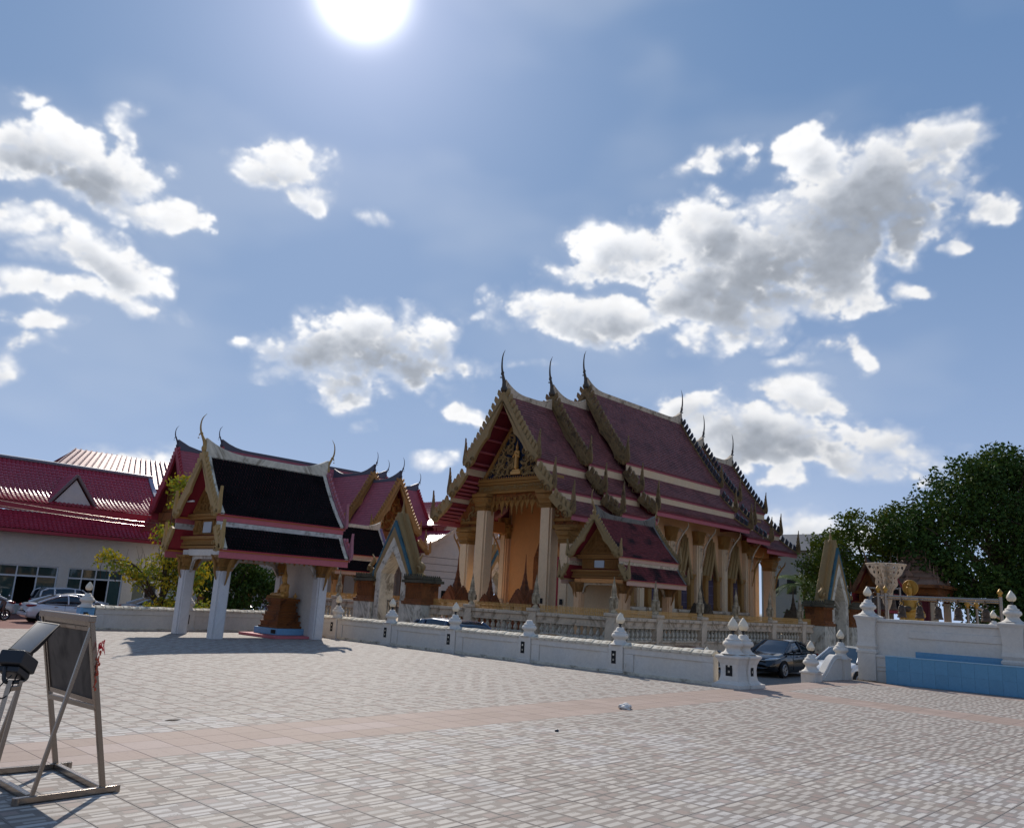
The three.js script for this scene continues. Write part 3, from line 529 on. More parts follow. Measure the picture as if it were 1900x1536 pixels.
function squareColumn(t, x, z, w, y0, y1, o) {   // shaft with stepped corners, gilded head
  const g = new THREE.Group(); g.name = 'column'; t.add(g); const h = w / 2, k = w * 0.13;
  part('shaft', [rb(x - h, x + h, y0, y1 - o.cap, z - h + k, z + h - k, 0.01), rb(x - h + k, x + h - k, y0, y1 - o.cap, z - h, z + h, 0.01)], o.shaft, g);
  if (o.base) part('column_base', [rb(x - h * 1.25, x + h * 1.25, y0, y0 + o.base * 0.4, z - h * 1.25, z + h * 1.25, 0.015), rb(x - h * 1.12, x + h * 1.12, y0 + o.base * 0.4 + 0.001, y0 + o.base, z - h * 1.12, z + h * 1.12, 0.015)], o.baseMat || o.shaft, g);
  const yc = y1 - o.cap, out = [];
  for (let i = 0; i < 3; i++) out.push(rb(x - h * (1.06 + 0.05 * i), x + h * (1.06 + 0.05 * i), yc + o.cap * 0.07 * i, yc + o.cap * (0.07 * i + 0.055), z - h * (1.06 + 0.05 * i), z + h * (1.06 + 0.05 * i), 0.008));
  const fr = new THREE.CylinderGeometry(h * 1.5 * 1.41, h * 1.02 * 1.41, o.cap * 0.55, 4, 1).rotateY(Math.PI / 4).translate(x, yc + o.cap * 0.5, z); out.push(fr);
  for (let r = 0; r < 2; r++) for (let s = 0; s < 4; s++) for (let i = -1; i <= 1; i++) { const q = h * (1.04 + 0.24 * r), pw = h * 0.34; out.push(plate([[-pw, 0], [pw, 0], [pw * 0.85, o.cap * 0.2], [0, o.cap * 0.34], [-pw * 0.85, o.cap * 0.2]], 0.04, q, 'z').translate(i * pw * 2.0, 0, 0).applyMatrix4(new THREE.Matrix4().makeRotationY(s * Math.PI / 2)).translate(x, yc + o.cap * (0.24 + 0.27 * r), z)); }
  out.push(rb(x - h * 1.5, x + h * 1.5, y1 - o.cap * 0.18, y1, z - h * 1.5, z + h * 1.5, 0.01));
  part('capital', out, o.capMat || M.gold, g);
  return g;
}
// naga bracket under an eave: from (z, y) on a wall or column up and outwards; outline in z,y at x
function bracket(x, z, y0, y1, out, side, mat, t) {
  const H = y1 - y0, p = [[0, y0, 0.0], [0, y0 + H * 0.25, 0.18 * out], [0, y0 + H * 0.5, 0.30 * out], [0, y0 + H * 0.72, 0.62 * out], [0, y0 + H * 0.88, 0.95 * out], [0, y1, 1.0 * out]].map((q) => [x, q[1], z + side * q[2]]);
  part('eave_bracket', [sweep(p, [0.02, 0.04, 0.055, 0.05, 0.04, 0.015], 20, 6), curl(0.12, side, 1.1, 0.035).translate(x, y1 - H * 0.20, z + side * out * 0.45), curl(0.09, -side, 1.1, 0.03).translate(x, y0 + H * 0.45, z + side * out * 0.12)], mat, t);
}

// ------------------------------------------------------------------ small open pavilion (used for the one on the plaza and the two beside the main temple)
std('roofBlack', 0x181213, { vertexColors: true, roughness: 0.9, specularIntensity: 0.2, map: P1 });
std('roofRed', 0x6e3231, { vertexColors: true, roughness: 0.75, specularIntensity: 0.3, map: P1 });
std('roofTemple', 0x81504c, { vertexColors: true, roughness: 0.55, specularIntensity: 0.4 });
std('roofHall', 0x9c3040, { vertexColors: true, roughness: 0.24 });
std('roofPink', 0xa05058, { vertexColors: true, roughness: 0.6 });
function pavilion(t, c) {
  // local frame: columns at x 0..3.45 (long side along X), z -1.15..1.15; gables face -X and +X
  const Y = 2.5, segs = [{ h0: 0, y0: 5.55, h1: 1.42, y1: 3.62, sag: 0.12 }, { h0: 1.40, y0: 3.25, h1: 1.85, y1: 2.58, sag: 0.03 }];
  const xa = -0.55, xb = 4.02, tl = { tw: 0.105, th: 0.115, lift: 0.018, jit: 0.012, vary: 0.5, stagger: true, gap: 0.004, dirt: c.dirt };
  for (const side of [1, -1]) {
    segs.forEach((s) => stuff(part('roof_tiles', tileSheet(s, xa + (s === segs[1] ? 0.05 : 0.04), xb - 0.04, side, tl), c.roof, t)));
    for (const s of segs) part('soffit', slopeSheet(s, xa, xb, side, 0.015), M.maroon, t);
    fasciaSet(t, segs[0], xa + 0.02, xb - 0.02, side, { strip: 0.055, stripMat: c.trim, band: 0.15, bandMat: c.board });
    part('eave_band', side > 0 ? rb(xa + 0.04, xb - 0.04, 3.21, 3.395, 1.33, 1.375, 0.006) : rb(xa + 0.04, xb - 0.04, 3.21, 3.395, -1.375, -1.33, 0.006), c.pale, t);
    fasciaSet(t, segs[1], xa + 0.02, xb - 0.02, side, { strip: 0.06, stripMat: c.trim, band: 0.19, bandMat: c.board });
    // pale verge boards lying on the tiles at both ends
    for (const s of segs) for (const x of [xa + 0.08, xb - 0.2]) { const q = []; for (let i = 0; i < 5; i++) { const a = slopePt(s, i / 5), b = slopePt(s, (i + 1) / 5); q.push(plate([[side * a[0], a[1] + 0.05], [side * b[0], b[1] + 0.05], [side * b[0], b[1] - 0.02], [side * a[0], a[1] - 0.02]], 0.13, x, 'x')); } part('verge_board', q, c.verge, t); }
  }
  part('ridge_cap', ridgeCap(xa + 0.02, xb - 0.02, 5.52, 0.36, 0.16, 0.14, 0.3, 0.16), c.verge, t);
  for (const [x, dir] of [[xa, -1], [xb, 1]]) {
    gable(t, { x, dir, segs, width: 0.2, th: 0.1, step: 0.17, finH: 0.12, pr: 0.62, ch: 1.12, lean: 1.0, rise: 0.07, barge: dir < 0 ? c.barge : c.bargeBack, fin: dir < 0 ? c.barge : c.bargeBack, prong: dir < 0 ? c.barge : c.bargeBack, horn: c.barge });
    const xp = dir < 0 ? -0.02 : 3.47, f = xp + dir * 0.07;
    // pediment with scrolls, frieze with a blank panel, cornices
    const pd = part('pediment', [plate([[-1.02, 3.74], [1.02, 3.74], [0, 5.05]], 0.08, xp - 0.04, 'x')], c.gold, t);
    part('pediment_scrolls', triScrolls(f, 3.76, 0.98, 1.22, 0.13, 0.03), c.gold, pd);
    part('pediment_rim', [-1, 1].map((s) => sqbar([f, 3.74, s * 1.05], [f, 5.1, s * 0.02], 0.07, 0.1)), c.gold, pd);
    const fz = part('frieze', [rb(xp - 0.05, xp + 0.05, 3.05, 3.5, -0.98, 0.98, 0.008)], c.gold, t);
    part('frieze_scrolls', [...boxScrolls(f, -0.92, -0.32, 3.1, 3.45, 0.12, 0.026), ...boxScrolls(f, 0.32, 0.92, 3.1, 3.45, 0.12, 0.026)], c.gold, fz);
    part('frieze_panel', rb(Math.min(f, f + dir * 0.03), Math.max(f, f + dir * 0.03), 3.1, 3.44, -0.26, 0.26, 0.006), std('greyPanel', 0x9aa0a4, { roughness: 0.35 }), fz);
    part('cornice', [rb(xp - 0.12, xp + 0.12, 3.52, 3.72, -1.2, 1.2, 0.012), rb(xp - 0.16, xp + 0.16, 3.62, 3.7, -1.3, 1.3, 0.01), rb(xp - 0.14, xp + 0.14, 2.72, 2.98, -1.42, 1.42, 0.012), rb(xp - 0.2, xp + 0.2, 2.90, 3.0, -1.5, 1.5, 0.01), rb(xp - 0.18, xp + 0.18, 2.62, 2.70, -1.46, 1.46, 0.01), ...Array.from({ length: 22 }, (_, i) => rb(xp - 0.19, xp + 0.19, 2.72, 2.80, -1.4 + i * 0.13, -1.33 + i * 0.13, 0.006))], c.gold, t);
  }
  // beams and arches between the columns
  part('beam', [rb(-0.16, 3.61, 2.40, 2.58, 0.99, 1.31, 0.01), rb(-0.16, 3.61, 2.40, 2.58, -1.31, -0.99, 0.01), rb(-0.15, 0.15, 2.40, 2.60, -0.985, 0.985, 0.01), rb(3.30, 3.60, 2.40, 2.60, -0.985, 0.985, 0.01)], c.beam, t);
  const arch = (a, b) => { const q = [[a, 2.4], [b, 2.4]], n = 12; for (let i = 0; i <= n; i++) { const u = i / n, e = Math.min(u, 1 - u) * 2, k = e < 0.24 ? 0.42 * Math.pow(1 - e / 0.24, 1.6) : 0; q.push([lerp(b, a, u), 2.31 - k]); } return q; };
  for (const z of [1.15, -1.15]) part('arch_board', plate(arch(0.21, 3.24), 0.08, z - 0.04, 'z'), c.pale, t);
  part('arch_board', plate(arch(-0.94, 0.94), 0.08, -0.04, 'x'), c.pale, t);
  for (const z of [1.2, -1.2]) part('arch_trim', [...Array.from({ length: 16 }, (_, i) => plate([[0.3 + i * 0.18, 2.41], [0.46 + i * 0.18, 2.41], [0.38 + i * 0.18, 2.30 - (i % 2) * 0.03]], 0.05, z, 'z'))], c.gold, t);
  for (const x of [0, 3.45]) for (const z of [-1.15, 1.15]) {
    squareColumn(t, x, z, 0.38, c.foot || 0, 2.42, { shaft: c.col, cap: 0.46, capMat: c.gold, base: 0 });
    const s = Math.sign(z);
    part('eave_bracket', [sweep([[x, 1.55, z + s * 0.2], [x, 1.85, z + s * 0.3], [x, 2.1, z + s * 0.34], [x, 2.32, z + s * 0.52], [x, 2.42, z + s * 0.62]], [0.015, 0.045, 0.06, 0.05, 0.02], 16, 6), curl(0.1, s, 1.1, 0.03).translate(x, 2.24, z + s * 0.3)], c.gold, t);
    const e = x ? 1 : -1; part('eave_bracket', [sweep([[x + e * 0.2, 1.7, z], [x + e * 0.28, 1.95, z], [x + e * 0.3, 2.2, z], [x + e * 0.44, 2.42, z]], [0.015, 0.04, 0.05, 0.02], 14, 6)], c.gold, t);
  }
}
// seated and standing figures are one continuous skin: tapered capsules joined smoothly
function skin(bones, cell, blend) {
  const lo = V(1e9, 1e9, 1e9), hi = V(-1e9, -1e9, -1e9);
  for (const b of bones) for (const k of [0, 1]) { const p = b[k], r = b[2 + k] + blend; lo.min(V(p[0] - r, p[1] - r, p[2] - r)); hi.max(V(p[0] + r, p[1] + r, p[2] + r)); }
  const c = lo.clone().add(hi).multiplyScalar(0.5), half = Math.max(hi.x - lo.x, hi.y - lo.y, hi.z - lo.z) / 2 + cell * 3, n = Math.min(110, Math.ceil(2 * half / cell));
  const mc = new MarchingCubes(n, new THREE.MeshStandardMaterial(), false, false, 400000); mc.isolation = 0; mc.reset();
  const B = bones.map((b) => ({ a: b[0], d: [b[1][0] - b[0][0], b[1][1] - b[0][1], b[1][2] - b[0][2]], r0: b[2], r1: b[3] }));
  for (const b of B) b.l2 = b.d[0] ** 2 + b.d[1] ** 2 + b.d[2] ** 2 || 1e-9;
  for (let k = 0; k < n; k++) for (let j = 0; j < n; j++) for (let i = 0; i < n; i++) {
    const x = c.x + (i / n * 2 - 1) * half, y = c.y + (j / n * 2 - 1) * half, z = c.z + (k / n * 2 - 1) * half; let s = 1e3;
    for (const b of B) { const px = x - b.a[0], py = y - b.a[1], pz = z - b.a[2], t = clamp((px * b.d[0] + py * b.d[1] + pz * b.d[2]) / b.l2), d = Math.hypot(px - b.d[0] * t, py - b.d[1] * t, pz - b.d[2] * t) - lerp(b.r0, b.r1, t), h = clamp(0.5 + 0.5 * (s - d) / blend); s = lerp(s, d, h) - blend * h * (1 - h); }
    mc.field[k * n * n + j * n + i] = -s;
  }
  mc.update();
  const g = new THREE.BufferGeometry(), cnt = mc.count; g.setAttribute('position', new THREE.BufferAttribute(mc.positionArray.slice(0, cnt * 3), 3)); g.setAttribute('normal', new THREE.BufferAttribute(mc.normalArray.slice(0, cnt * 3), 3));
  return g.scale(half, half, half).translate(c.x, c.y, c.z);
}
const plazaSkin = { roof: M.roofBlack, dirt: 0.5, trim: M.orangeTrim, board: M.pink, pale: std('paleBoard', 0xc4bfbc, { map: P2, roughness: 0.8 }), verge: M.wornWhite, barge: std('bargeGold', 0xdcb573, { map: P1, bumpMap: CV2, bumpScale: 0.02, roughness: 0.55 }), bargeBack: std('bargeRose', 0xa66a74, { map: P1, roughness: 0.7 }), gold: M.gold, beam: M.whiteWall, col: std('colWhite', 0xcdcac8, { map: P1, roughness: 0.7 }) };
{
  const t = thing('pavilion', 'small open pavilion with black mossy roof and golden gable on white columns', 'pavilion', [12.25, 0, -24.4]);
  pavilion(t, plazaSkin);
  // closed white end wall behind the figure, and a rosy platform
  part('end_wall', rb(3.36, 3.5, 0, 2.4, -0.95, 0.95, 0.006), M.whiteWall, t);
  part('soffit_lamp', [rb(-0.42, -0.36, 4.05, 4.1, -1.02, -0.55, 0.01)], std('tubeWhite', 0xd8d8d8, { roughness: 0.4 }), t);
  const p = struct('pavilion_step', [rb(14.25, 15.9, 0, 0.085, -25.5, -23.28, 0.015)], M.pink);
  const ped = thing('statue_pedestal', 'stepped gilded pedestal on a light blue base inside the small pavilion', 'pedestal', [15.15, 0.086, -24.5]);
  part('blue_base', [rb(-0.52, 0.5, 0, 0.2, -0.72, 0.72, 0.01)], M.skyBluePaint, ped);
  part('base_plaque', rb(-0.532, -0.521, 0.04, 0.16, 0.35, 0.62, 0.003), M.dark, ped);
  const st = [[0.50, 0.2, 0.27], [0.45, 0.271, 0.36], [0.47, 0.361, 0.42], [0.40, 0.421, 0.56], [0.44, 0.561, 0.62], [0.38, 0.621, 0.72], [0.33, 0.721, 0.84], [0.36, 0.841, 0.90], [0.31, 0.901, 1.0], [0.36, 1.001, 1.06], [0.40, 1.061, 1.14]];
  part('stepped_plinth', st.map(([h, a, b]) => rb(-h * 0.95, h * 0.95, a, b, -h * 1.15, h * 1.15, 0.02)), std('pedGold', 0xb0682c, { map: P2, bumpMap: CV2, bumpScale: 0.03, roughness: 0.55 }), ped);
  // the figure sits cross-legged, facing -X
  const b = thing('buddha_statue', 'seated golden buddha statue with tall pointed crown in the small pavilion', 'statue', [15.12, 1.228, -24.5]);
  const S = skin([[[0.06, 0.10, 0], [0.04, 0.38, 0], 0.15, 0.125], [[0.04, 0.36, 0], [0.035, 0.50, 0], 0.13, 0.075], [[0.05, 0.40, -0.13], [0.05, 0.40, 0.13], 0.075, 0.075], [[0.03, 0.50, 0], [0.02, 0.58, 0], 0.05, 0.045], [[0.02, 0.60, 0], [0.01, 0.69, 0], 0.082, 0.088],
    [[0.05, 0.10, -0.10], [-0.20, 0.085, -0.30], 0.11, 0.075], [[-0.20, 0.085, -0.30], [-0.20, 0.07, 0.02], 0.072, 0.05], [[0.05, 0.10, 0.10], [-0.20, 0.085, 0.30], 0.11, 0.075], [[-0.20, 0.085, 0.30], [-0.24, 0.10, -0.02], 0.072, 0.05],
    [[0.05, 0.41, -0.17], [-0.02, 0.22, -0.24], 0.058, 0.045], [[-0.02, 0.22, -0.24], [-0.16, 0.18, -0.05], 0.043, 0.033], [[0.05, 0.41, 0.17], [0.0, 0.22, 0.25], 0.058, 0.045], [[0.0, 0.22, 0.25], [-0.19, 0.17, 0.24], 0.043, 0.032], [[-0.19, 0.165, 0.24], [-0.27, 0.10, 0.235], 0.03, 0.016]], 0.012, 0.03);
  part('body', S, M.goldSmooth, b);
  part('nose', [sweep([[-0.07, 0.68, 0], [-0.095, 0.655, 0], [-0.078, 0.645, 0]], [0.008, 0.014, 0.008], 6, 6), sweep([[-0.068, 0.625, -0.025], [-0.077, 0.622, 0], [-0.068, 0.625, 0.025]], [0.005, 0.009, 0.005], 6, 5)], M.goldSmooth, b);
  part('ear', [-1, 1].map((s) => sweep([[0.02, 0.7, s * 0.092], [0.015, 0.65, s * 0.098], [0.01, 0.585, s * 0.09]], [0.012, 0.018, 0.012], 8, 6)), M.goldSmooth, b);
  part('crown', [lathe([[0, 0.72], [0.098, 0.725], [0.09, 0.755], [0.075, 0.76], [0.078, 0.785], [0.06, 0.79], [0.062, 0.82], [0.045, 0.825], [0.046, 0.87], [0.03, 0.88], [0.022, 0.97], [0.008, 1.08], [0, 1.1]], 14, 0.015, 0, 0)], M.goldSmooth, b);
  part('lotus_seat', [rb(-0.33, 0.28, -0.0, 0.03, -0.4, 0.4, 0.012), ...Array.from({ length: 9 }, (_, i) => flame(0.09, 0).translate(-0.33, 0.0, -0.36 + i * 0.09))], M.gold, b);
  for (const z of [-0.16, 0.18]) { const k = thing('incense_pot', z < 0 ? 'small golden offering pot left of the seated buddha' : 'small golden offering pot right of the seated buddha', 'pot', [15.42, 1.228, -24.5 + z * 1.6], 0); part('bowl', lathe([[0, 0], [0.05, 0], [0.035, 0.03], [0.07, 0.09], [0.055, 0.12], [0, 0.11]], 12), M.goldSmooth, k); part('lid', lathe([[0, 0.11], [0.05, 0.112], [0.02, 0.16], [0.008, 0.2], [0, 0.2]], 10), M.goldSmooth, k); }
}

// ------------------------------------------------------------------ the main temple
const FLOOR = 0.4;
std('templeGoldDull', 0xb08c5a, { map: P2, bumpMap: CV2, bumpScale: 0.03, roughness: 0.6 });
{
  const t = thing('temple_hall', 'large peach temple hall with stacked purple-brown roofs and golden gables', 'temple', [40.2, 0, -27.95]);
  // local x = 0 at the middle of the hall
  const tiers = [
    { a: -5.0, b: 5.0, y: 13.45, segs: [{ h0: 0, y0: 13.45, h1: 2.95, y1: 9.05, sag: 0.22 }, { h0: 2.86, y0: 8.55, h1: 3.9, y1: 7.5, sag: 0.06 }, { h0: 3.8, y0: 7.1, h1: 4.9, y1: 6.45, sag: 0.05 }] },
    { a: -7.9, b: 7.8, y: 12.35, segs: [{ h0: 0, y0: 12.35, h1: 2.72, y1: 8.55, sag: 0.2 }, { h0: 2.62, y0: 8.1, h1: 3.72, y1: 7.05, sag: 0.06 }, { h0: 3.62, y0: 6.68, h1: 4.82, y1: 5.98, sag: 0.05 }] },
    { a: -11.6, b: 11.8, y: 11.75, segs: [{ h0: 0, y0: 11.75, h1: 2.5, y1: 8.22, sag: 0.19 }, { h0: 2.42, y0: 7.78, h1: 3.55, y1: 6.75, sag: 0.06 }, { h0: 3.45, y0: 6.4, h1: 4.72, y1: 5.52, sag: 0.05 }] }];
  const tl = { tw: 0.15, th: 0.165, lift: 0.03, vary: 0.4, jit: 0.012, stagger: true, gap: 0.006, dirt: 0.25 };
  tiers.forEach((q, k) => {
    const runs = k === 0 ? [[q.a, q.b]] : [[q.a, tiers[k - 1].a + 0.25], [tiers[k - 1].b - 0.25, q.b]];
    for (const [x0, x1] of runs) {
      q.segs.forEach((s, si) => {
        for (const side of [1, -1]) {
          stuff(part('roof_tiles', tileSheet(s, x0 + 0.02, x1 - 0.02, side, tl), M.roofTemple, t));
          fasciaSet(t, s, x0 + 0.04, x1 - 0.04, side, si < 2 ? { strip: 0.12, stripMat: M.pink, band: q.segs[si].y1 - q.segs[si + 1].y0 - 0.10, bandMat: M.cream } : { strip: 0.07, stripMat: M.maroon, band: 0.2, bandMat: M.pink });
        }
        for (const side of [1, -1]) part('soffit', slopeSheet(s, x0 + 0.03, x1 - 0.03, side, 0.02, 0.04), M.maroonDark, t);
      });
      part('ridge_cap', ridgeCap(x0, x1, q.y - 0.02, 0.55, 0.24, 0.15, Math.min(0.5, 1.6 / (x1 - x0)), 0.14), M.creamWorn, t);
    }
    const back = [M.templeGoldDull, M.darkGlaze];
    for (const [x, dir] of [[q.a, -1], [q.b, 1]]) {
      const front = dir < 0 && k === 2;
      gable(t, { x, dir, segs: q.segs, width: 0.36, th: 0.2, step: 0.34, finH: 0.3, pr: 1.1, ch: 2.1, lean: 0.62, rise: 0.1, barge: front ? M.goldDull : M.templeGoldDull, fin: front ? M.goldDull : (dir > 0 ? M.darkGlaze : M.templeGoldDull), prong: M.templeGoldDull, horn: std('hornDark' + k + dir, 0x3f3428, { roughness: 0.5 }) });
      // gable filling set back inside the bargeboards
      const xi = x - dir * 0.75;
      if (!front) { const w = plate([...q.segs.flatMap((s) => [[s.h0 - 0.12, s.y0 - 0.3], [s.h1 - 0.35, s.y1 - 0.22]]).map(([h, y]) => [Math.max(h, 0), y]), ...q.segs.slice().reverse().flatMap((s) => [[-(s.h1 - 0.35), s.y1 - 0.22], [-Math.max(s.h0 - 0.12, 0), s.y0 - 0.3]])], 0.1, xi - 0.05, 'x'); part('gable_wall', w, M.maroonDark, t); }
    }
  });
  // purlins under the front overhang
  const fx = -11.6; for (const s of tiers[2].segs) for (const k of [0.18, 0.36, 0.54, 0.72, 0.9]) for (const side of [1, -1]) { const p = slopePt(s, k); if (p[0] > 0.3) part('purlin', rb(fx + 0.1, fx + 1.5, p[1] - 0.17, p[1] - 0.07, side * p[0] - 0.05, side * p[0] + 0.05, 0.008), M.pink, t); }
  // front gable: pediment, scrolls, figure, cornice, frieze, lace
  for (const [xf, dir] of [[-10.2, -1], [10.4, 1]]) {
    const f = xf + dir * 0.12;
    const pd = part('pediment', [plate([[-2.25, 7.62], [2.25, 7.62], [0, 10.75]], 0.12, xf - 0.06, 'x')], M.mosaicBlue, t);
    part('pediment_scrolls', [...triScrolls(f, 7.7, 2.12, 2.95, 0.30, 0.075, 0.22), ...triScrolls(f + dir * 0.03, 7.72, 2.2, 3.0, 0.19, 0.05, 0.3)], M.goldDull, pd);
    part('pediment_rim', [-1, 1].flatMap((s) => [sqbar([f, 7.6, s * 2.32], [f, 10.85, s * 0.03], 0.13, 0.16), ...Array.from({ length: 16 }, (_, i) => flame(0.16, s * 0.6).translate(f, lerp(7.75, 10.7, i / 16), s * lerp(2.3, 0.12, i / 16)))]), M.gold, pd);
    const gf = part('gilt_figure', [skin([[[f + dir * 0.08, 8.18, 0], [f + dir * 0.08, 8.75, 0], 0.14, 0.11], [[f + dir * 0.08, 8.75, 0], [f + dir * 0.08, 9.1, 0], 0.11, 0.14], [[f + dir * 0.08, 9.1, -0.13], [f + dir * 0.08, 9.1, 0.13], 0.07, 0.07], [[f + dir * 0.08, 9.16, 0], [f + dir * 0.08, 9.28, 0], 0.05, 0.05], [[f + dir * 0.08, 9.34, 0], [f + dir * 0.08, 9.40, 0], 0.085, 0.08], [[f + dir * 0.08, 9.1, 0.16], [f + dir * 0.14, 8.8, 0.24], 0.055, 0.045], [[f + dir * 0.14, 8.8, 0.24], [f + dir * 0.22, 8.95, 0.06], 0.045, 0.035], [[f + dir * 0.08, 9.1, -0.16], [f + dir * 0.14, 8.8, -0.24], 0.055, 0.045], [[f + dir * 0.14, 8.8, -0.24], [f + dir * 0.22, 8.95, -0.06], 0.045, 0.035]], 0.024, 0.05), lathe([[0, 9.42], [0.09, 9.42], [0.06, 9.5], [0.04, 9.58], [0.015, 9.75], [0, 9.8]], 10, f + dir * 0.08, 0, 0), rb(f - 0.16, f + 0.16, 7.75, 7.95, -0.42, 0.42, 0.02), rb(f - 0.13, f + 0.13, 7.951, 8.06, -0.3, 0.3, 0.02)], M.goldSmooth, pd); gf.scale.set(1, 0.86, 0.8); gf.position.y = 1.1;
    part('cornice', [rb(xf - 0.3, xf + 0.3, 7.45, 7.6, -2.75, 2.75, 0.015), rb(xf - 0.25, xf + 0.25, 7.3, 7.44, -2.68, 2.68, 0.015), rb(xf - 0.2, xf + 0.2, 6.98, 7.29, -2.6, 2.6, 0.015), rb(xf - 0.27, xf + 0.27, 6.85, 6.97, -2.66, 2.66, 0.015), ...Array.from({ length: 34 }, (_, i) => flame(0.1, 0).translate(xf + dir * 0.31, 7.58, -2.64 + i * 0.16))], M.gold, t);
    part('cornice_roses', boxScrolls(xf + dir * 0.21, -2.5, 2.5, 7.0, 7.28, 0.12, 0.028), M.goldDull, t);
    const fz = part('frieze', [rb(xf - 0.07, xf + 0.07, 6.5, 6.84, -2.0, 2.0, 0.01)], M.orangeGold, t);
    part('frieze_scrolls', boxScrolls(xf + dir * 0.1, -1.95, 1.95, 6.28, 6.85, 0.2, 0.035), M.gold, fz);
    part('hanging_lace', lace(xf, -1.9, 1.9, 6.5, 11, 0.75), M.gold, t);
    // side pieces over the outer columns
    for (const s of [-1, 1]) {
      const w = part('wing_gable', [plate([[s * 2.55, 7.3], [s * 3.0, 6.95], [s * 4.0, 5.75], [s * 4.0, 5.2], [s * 2.55, 5.2]], 0.12, xf - 0.06, 'x')], M.orangeGold, t);
      part('wing_scrolls', [...boxScrolls(f, s > 0 ? 2.6 : -3.3, s > 0 ? 3.3 : -2.6, 5.6, 6.7, 0.2, 0.04), ...boxScrolls(f, s > 0 ? 3.2 : -3.9, s > 0 ? 3.9 : -3.2, 5.25, 5.7, 0.16, 0.035)], M.goldDull, w);
      part('wing_beam', [rb(xf - 0.2, xf + 0.2, 5.0, 5.18, s > 0 ? 2.5 : -4.1, s > 0 ? 4.1 : -2.5, 0.012), rb(xf - 0.14, xf + 0.14, 5.35, 5.5, s > 0 ? 2.5 : -3.9, s > 0 ? 3.9 : -2.5, 0.012)], M.gold, t);
    }
    for (const z of [-2.2, 2.2]) squareColumn(t, xf, z, 0.72, FLOOR, 6.85, { shaft: M.cream, cap: 0.85, base: 0.5, baseMat: M.creamWorn, capMat: M.gold });
    for (const z of [-3.4, 3.4]) { squareColumn(t, xf, z, 0.62, FLOOR, 5.05, { shaft: M.cream, cap: 0.75, base: 0.5, baseMat: M.creamWorn, capMat: M.gold }); bracket(xf, z + Math.sign(z) * 0.34, 3.1, 4.9, 0.75, Math.sign(z), M.gold, t); }
    // plaques on the column feet
    for (const z of [-2.2, 2.2, 3.4]) part('plaque', rb(xf + dir * 0.37 - 0.008, xf + dir * 0.37 + 0.008, 1.5, 1.75, z - 0.09, z + 0.09, 0.004), M.dark, t);
    // porch side columns
    const xs = xf - dir * 3.0; for (const z of [-3.4, 3.4]) { squareColumn(t, xs, z, 0.6, FLOOR, 5.6, { shaft: M.peach, cap: 0.75, base: 0.5, baseMat: M.creamWorn, capMat: M.gold }); bracket(xs, z + Math.sign(z) * 0.32, 3.2, 5.3, 0.8, Math.sign(z), M.gold, t); }
    for (const z of [3.2, -3.6]) part('porch_beam', rb(Math.min(xf, xs) + 0.4, Math.max(xf, xs) - 0.4, 5.1, 5.7, z, z + 0.4, 0.01), M.peachDeep, t);
  }
  // body
  const bxr = 7.25, hw = 3.3;
  for (const z of [hw - 0.25, -hw]) part('wall', bx(-bxr, bxr, FLOOR, 6.9, z, z + 0.25), M.peach, t);
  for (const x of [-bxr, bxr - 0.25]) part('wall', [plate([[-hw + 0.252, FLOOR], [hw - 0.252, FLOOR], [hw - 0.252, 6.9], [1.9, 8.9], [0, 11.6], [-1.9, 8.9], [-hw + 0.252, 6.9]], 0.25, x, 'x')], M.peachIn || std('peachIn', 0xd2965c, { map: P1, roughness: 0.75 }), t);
  part('plinth', [rb(-bxr - 0.15, bxr + 0.15, FLOOR, 1.0, -hw - 0.35, hw + 0.35, 0.03), rb(-bxr - 0.1, bxr + 0.1, 1.001, 1.2, -hw - 0.22, hw + 0.22, 0.03), rb(-bxr - 0.05, bxr + 0.05, 1.201, 1.45, -hw - 0.12, hw + 0.12, 0.03)], M.creamWorn, t);
  // side pilasters with brackets, windows with spired frames
  for (const side of [1, -1]) {
    for (let i = 0; i < 6; i++) {
      const x = -7.25 + i * 2.9, zz = side * (hw + 0.12), g = new THREE.Group(); g.name = 'pilaster'; t.add(g);
      part('shaft', [rb(x - 0.30, x + 0.30, 1.46, 5.2, zz - 0.14, zz + 0.14, 0.012), rb(x - 0.2, x + 0.2, 1.46, 5.2, zz - 0.2, zz + 0.2, 0.012)], M.cream, g);
      part('pilaster_base', [rb(x - 0.42, x + 0.42, 1.2, 1.44, zz - 0.3, zz + 0.3, 0.02), rb(x - 0.36, x + 0.36, 1.445, 1.62, zz - 0.24, zz + 0.24, 0.02)], M.creamWorn, g);
      part('capital', [rb(x - 0.33, x + 0.33, 5.2, 5.28, zz - 0.23, zz + 0.23, 0.01), rb(x - 0.36, x + 0.36, 5.34, 5.42, zz - 0.26, zz + 0.26, 0.01), rb(x - 0.3, x + 0.3, 5.282, 5.338, zz - 0.2, zz + 0.2, 0.01), new THREE.CylinderGeometry(0.46 * 1.41, 0.3 * 1.41, 0.55, 4).rotateY(Math.PI / 4).scale(1, 1, 0.7).translate(x, 5.7, zz), ...[-1, 0, 1].map((k) => plate([[-0.1, 0], [0.1, 0], [0.09, 0.2], [0, 0.4], [-0.09, 0.2]], 0.05, 0, 'z').translate(x + k * 0.2, 5.45, zz + side * 0.26 - 0.025))], M.gold, g);
      bracket(x, zz + side * 0.2, 3.9, 6.2, 0.95, side, M.creamWorn, t);
    }
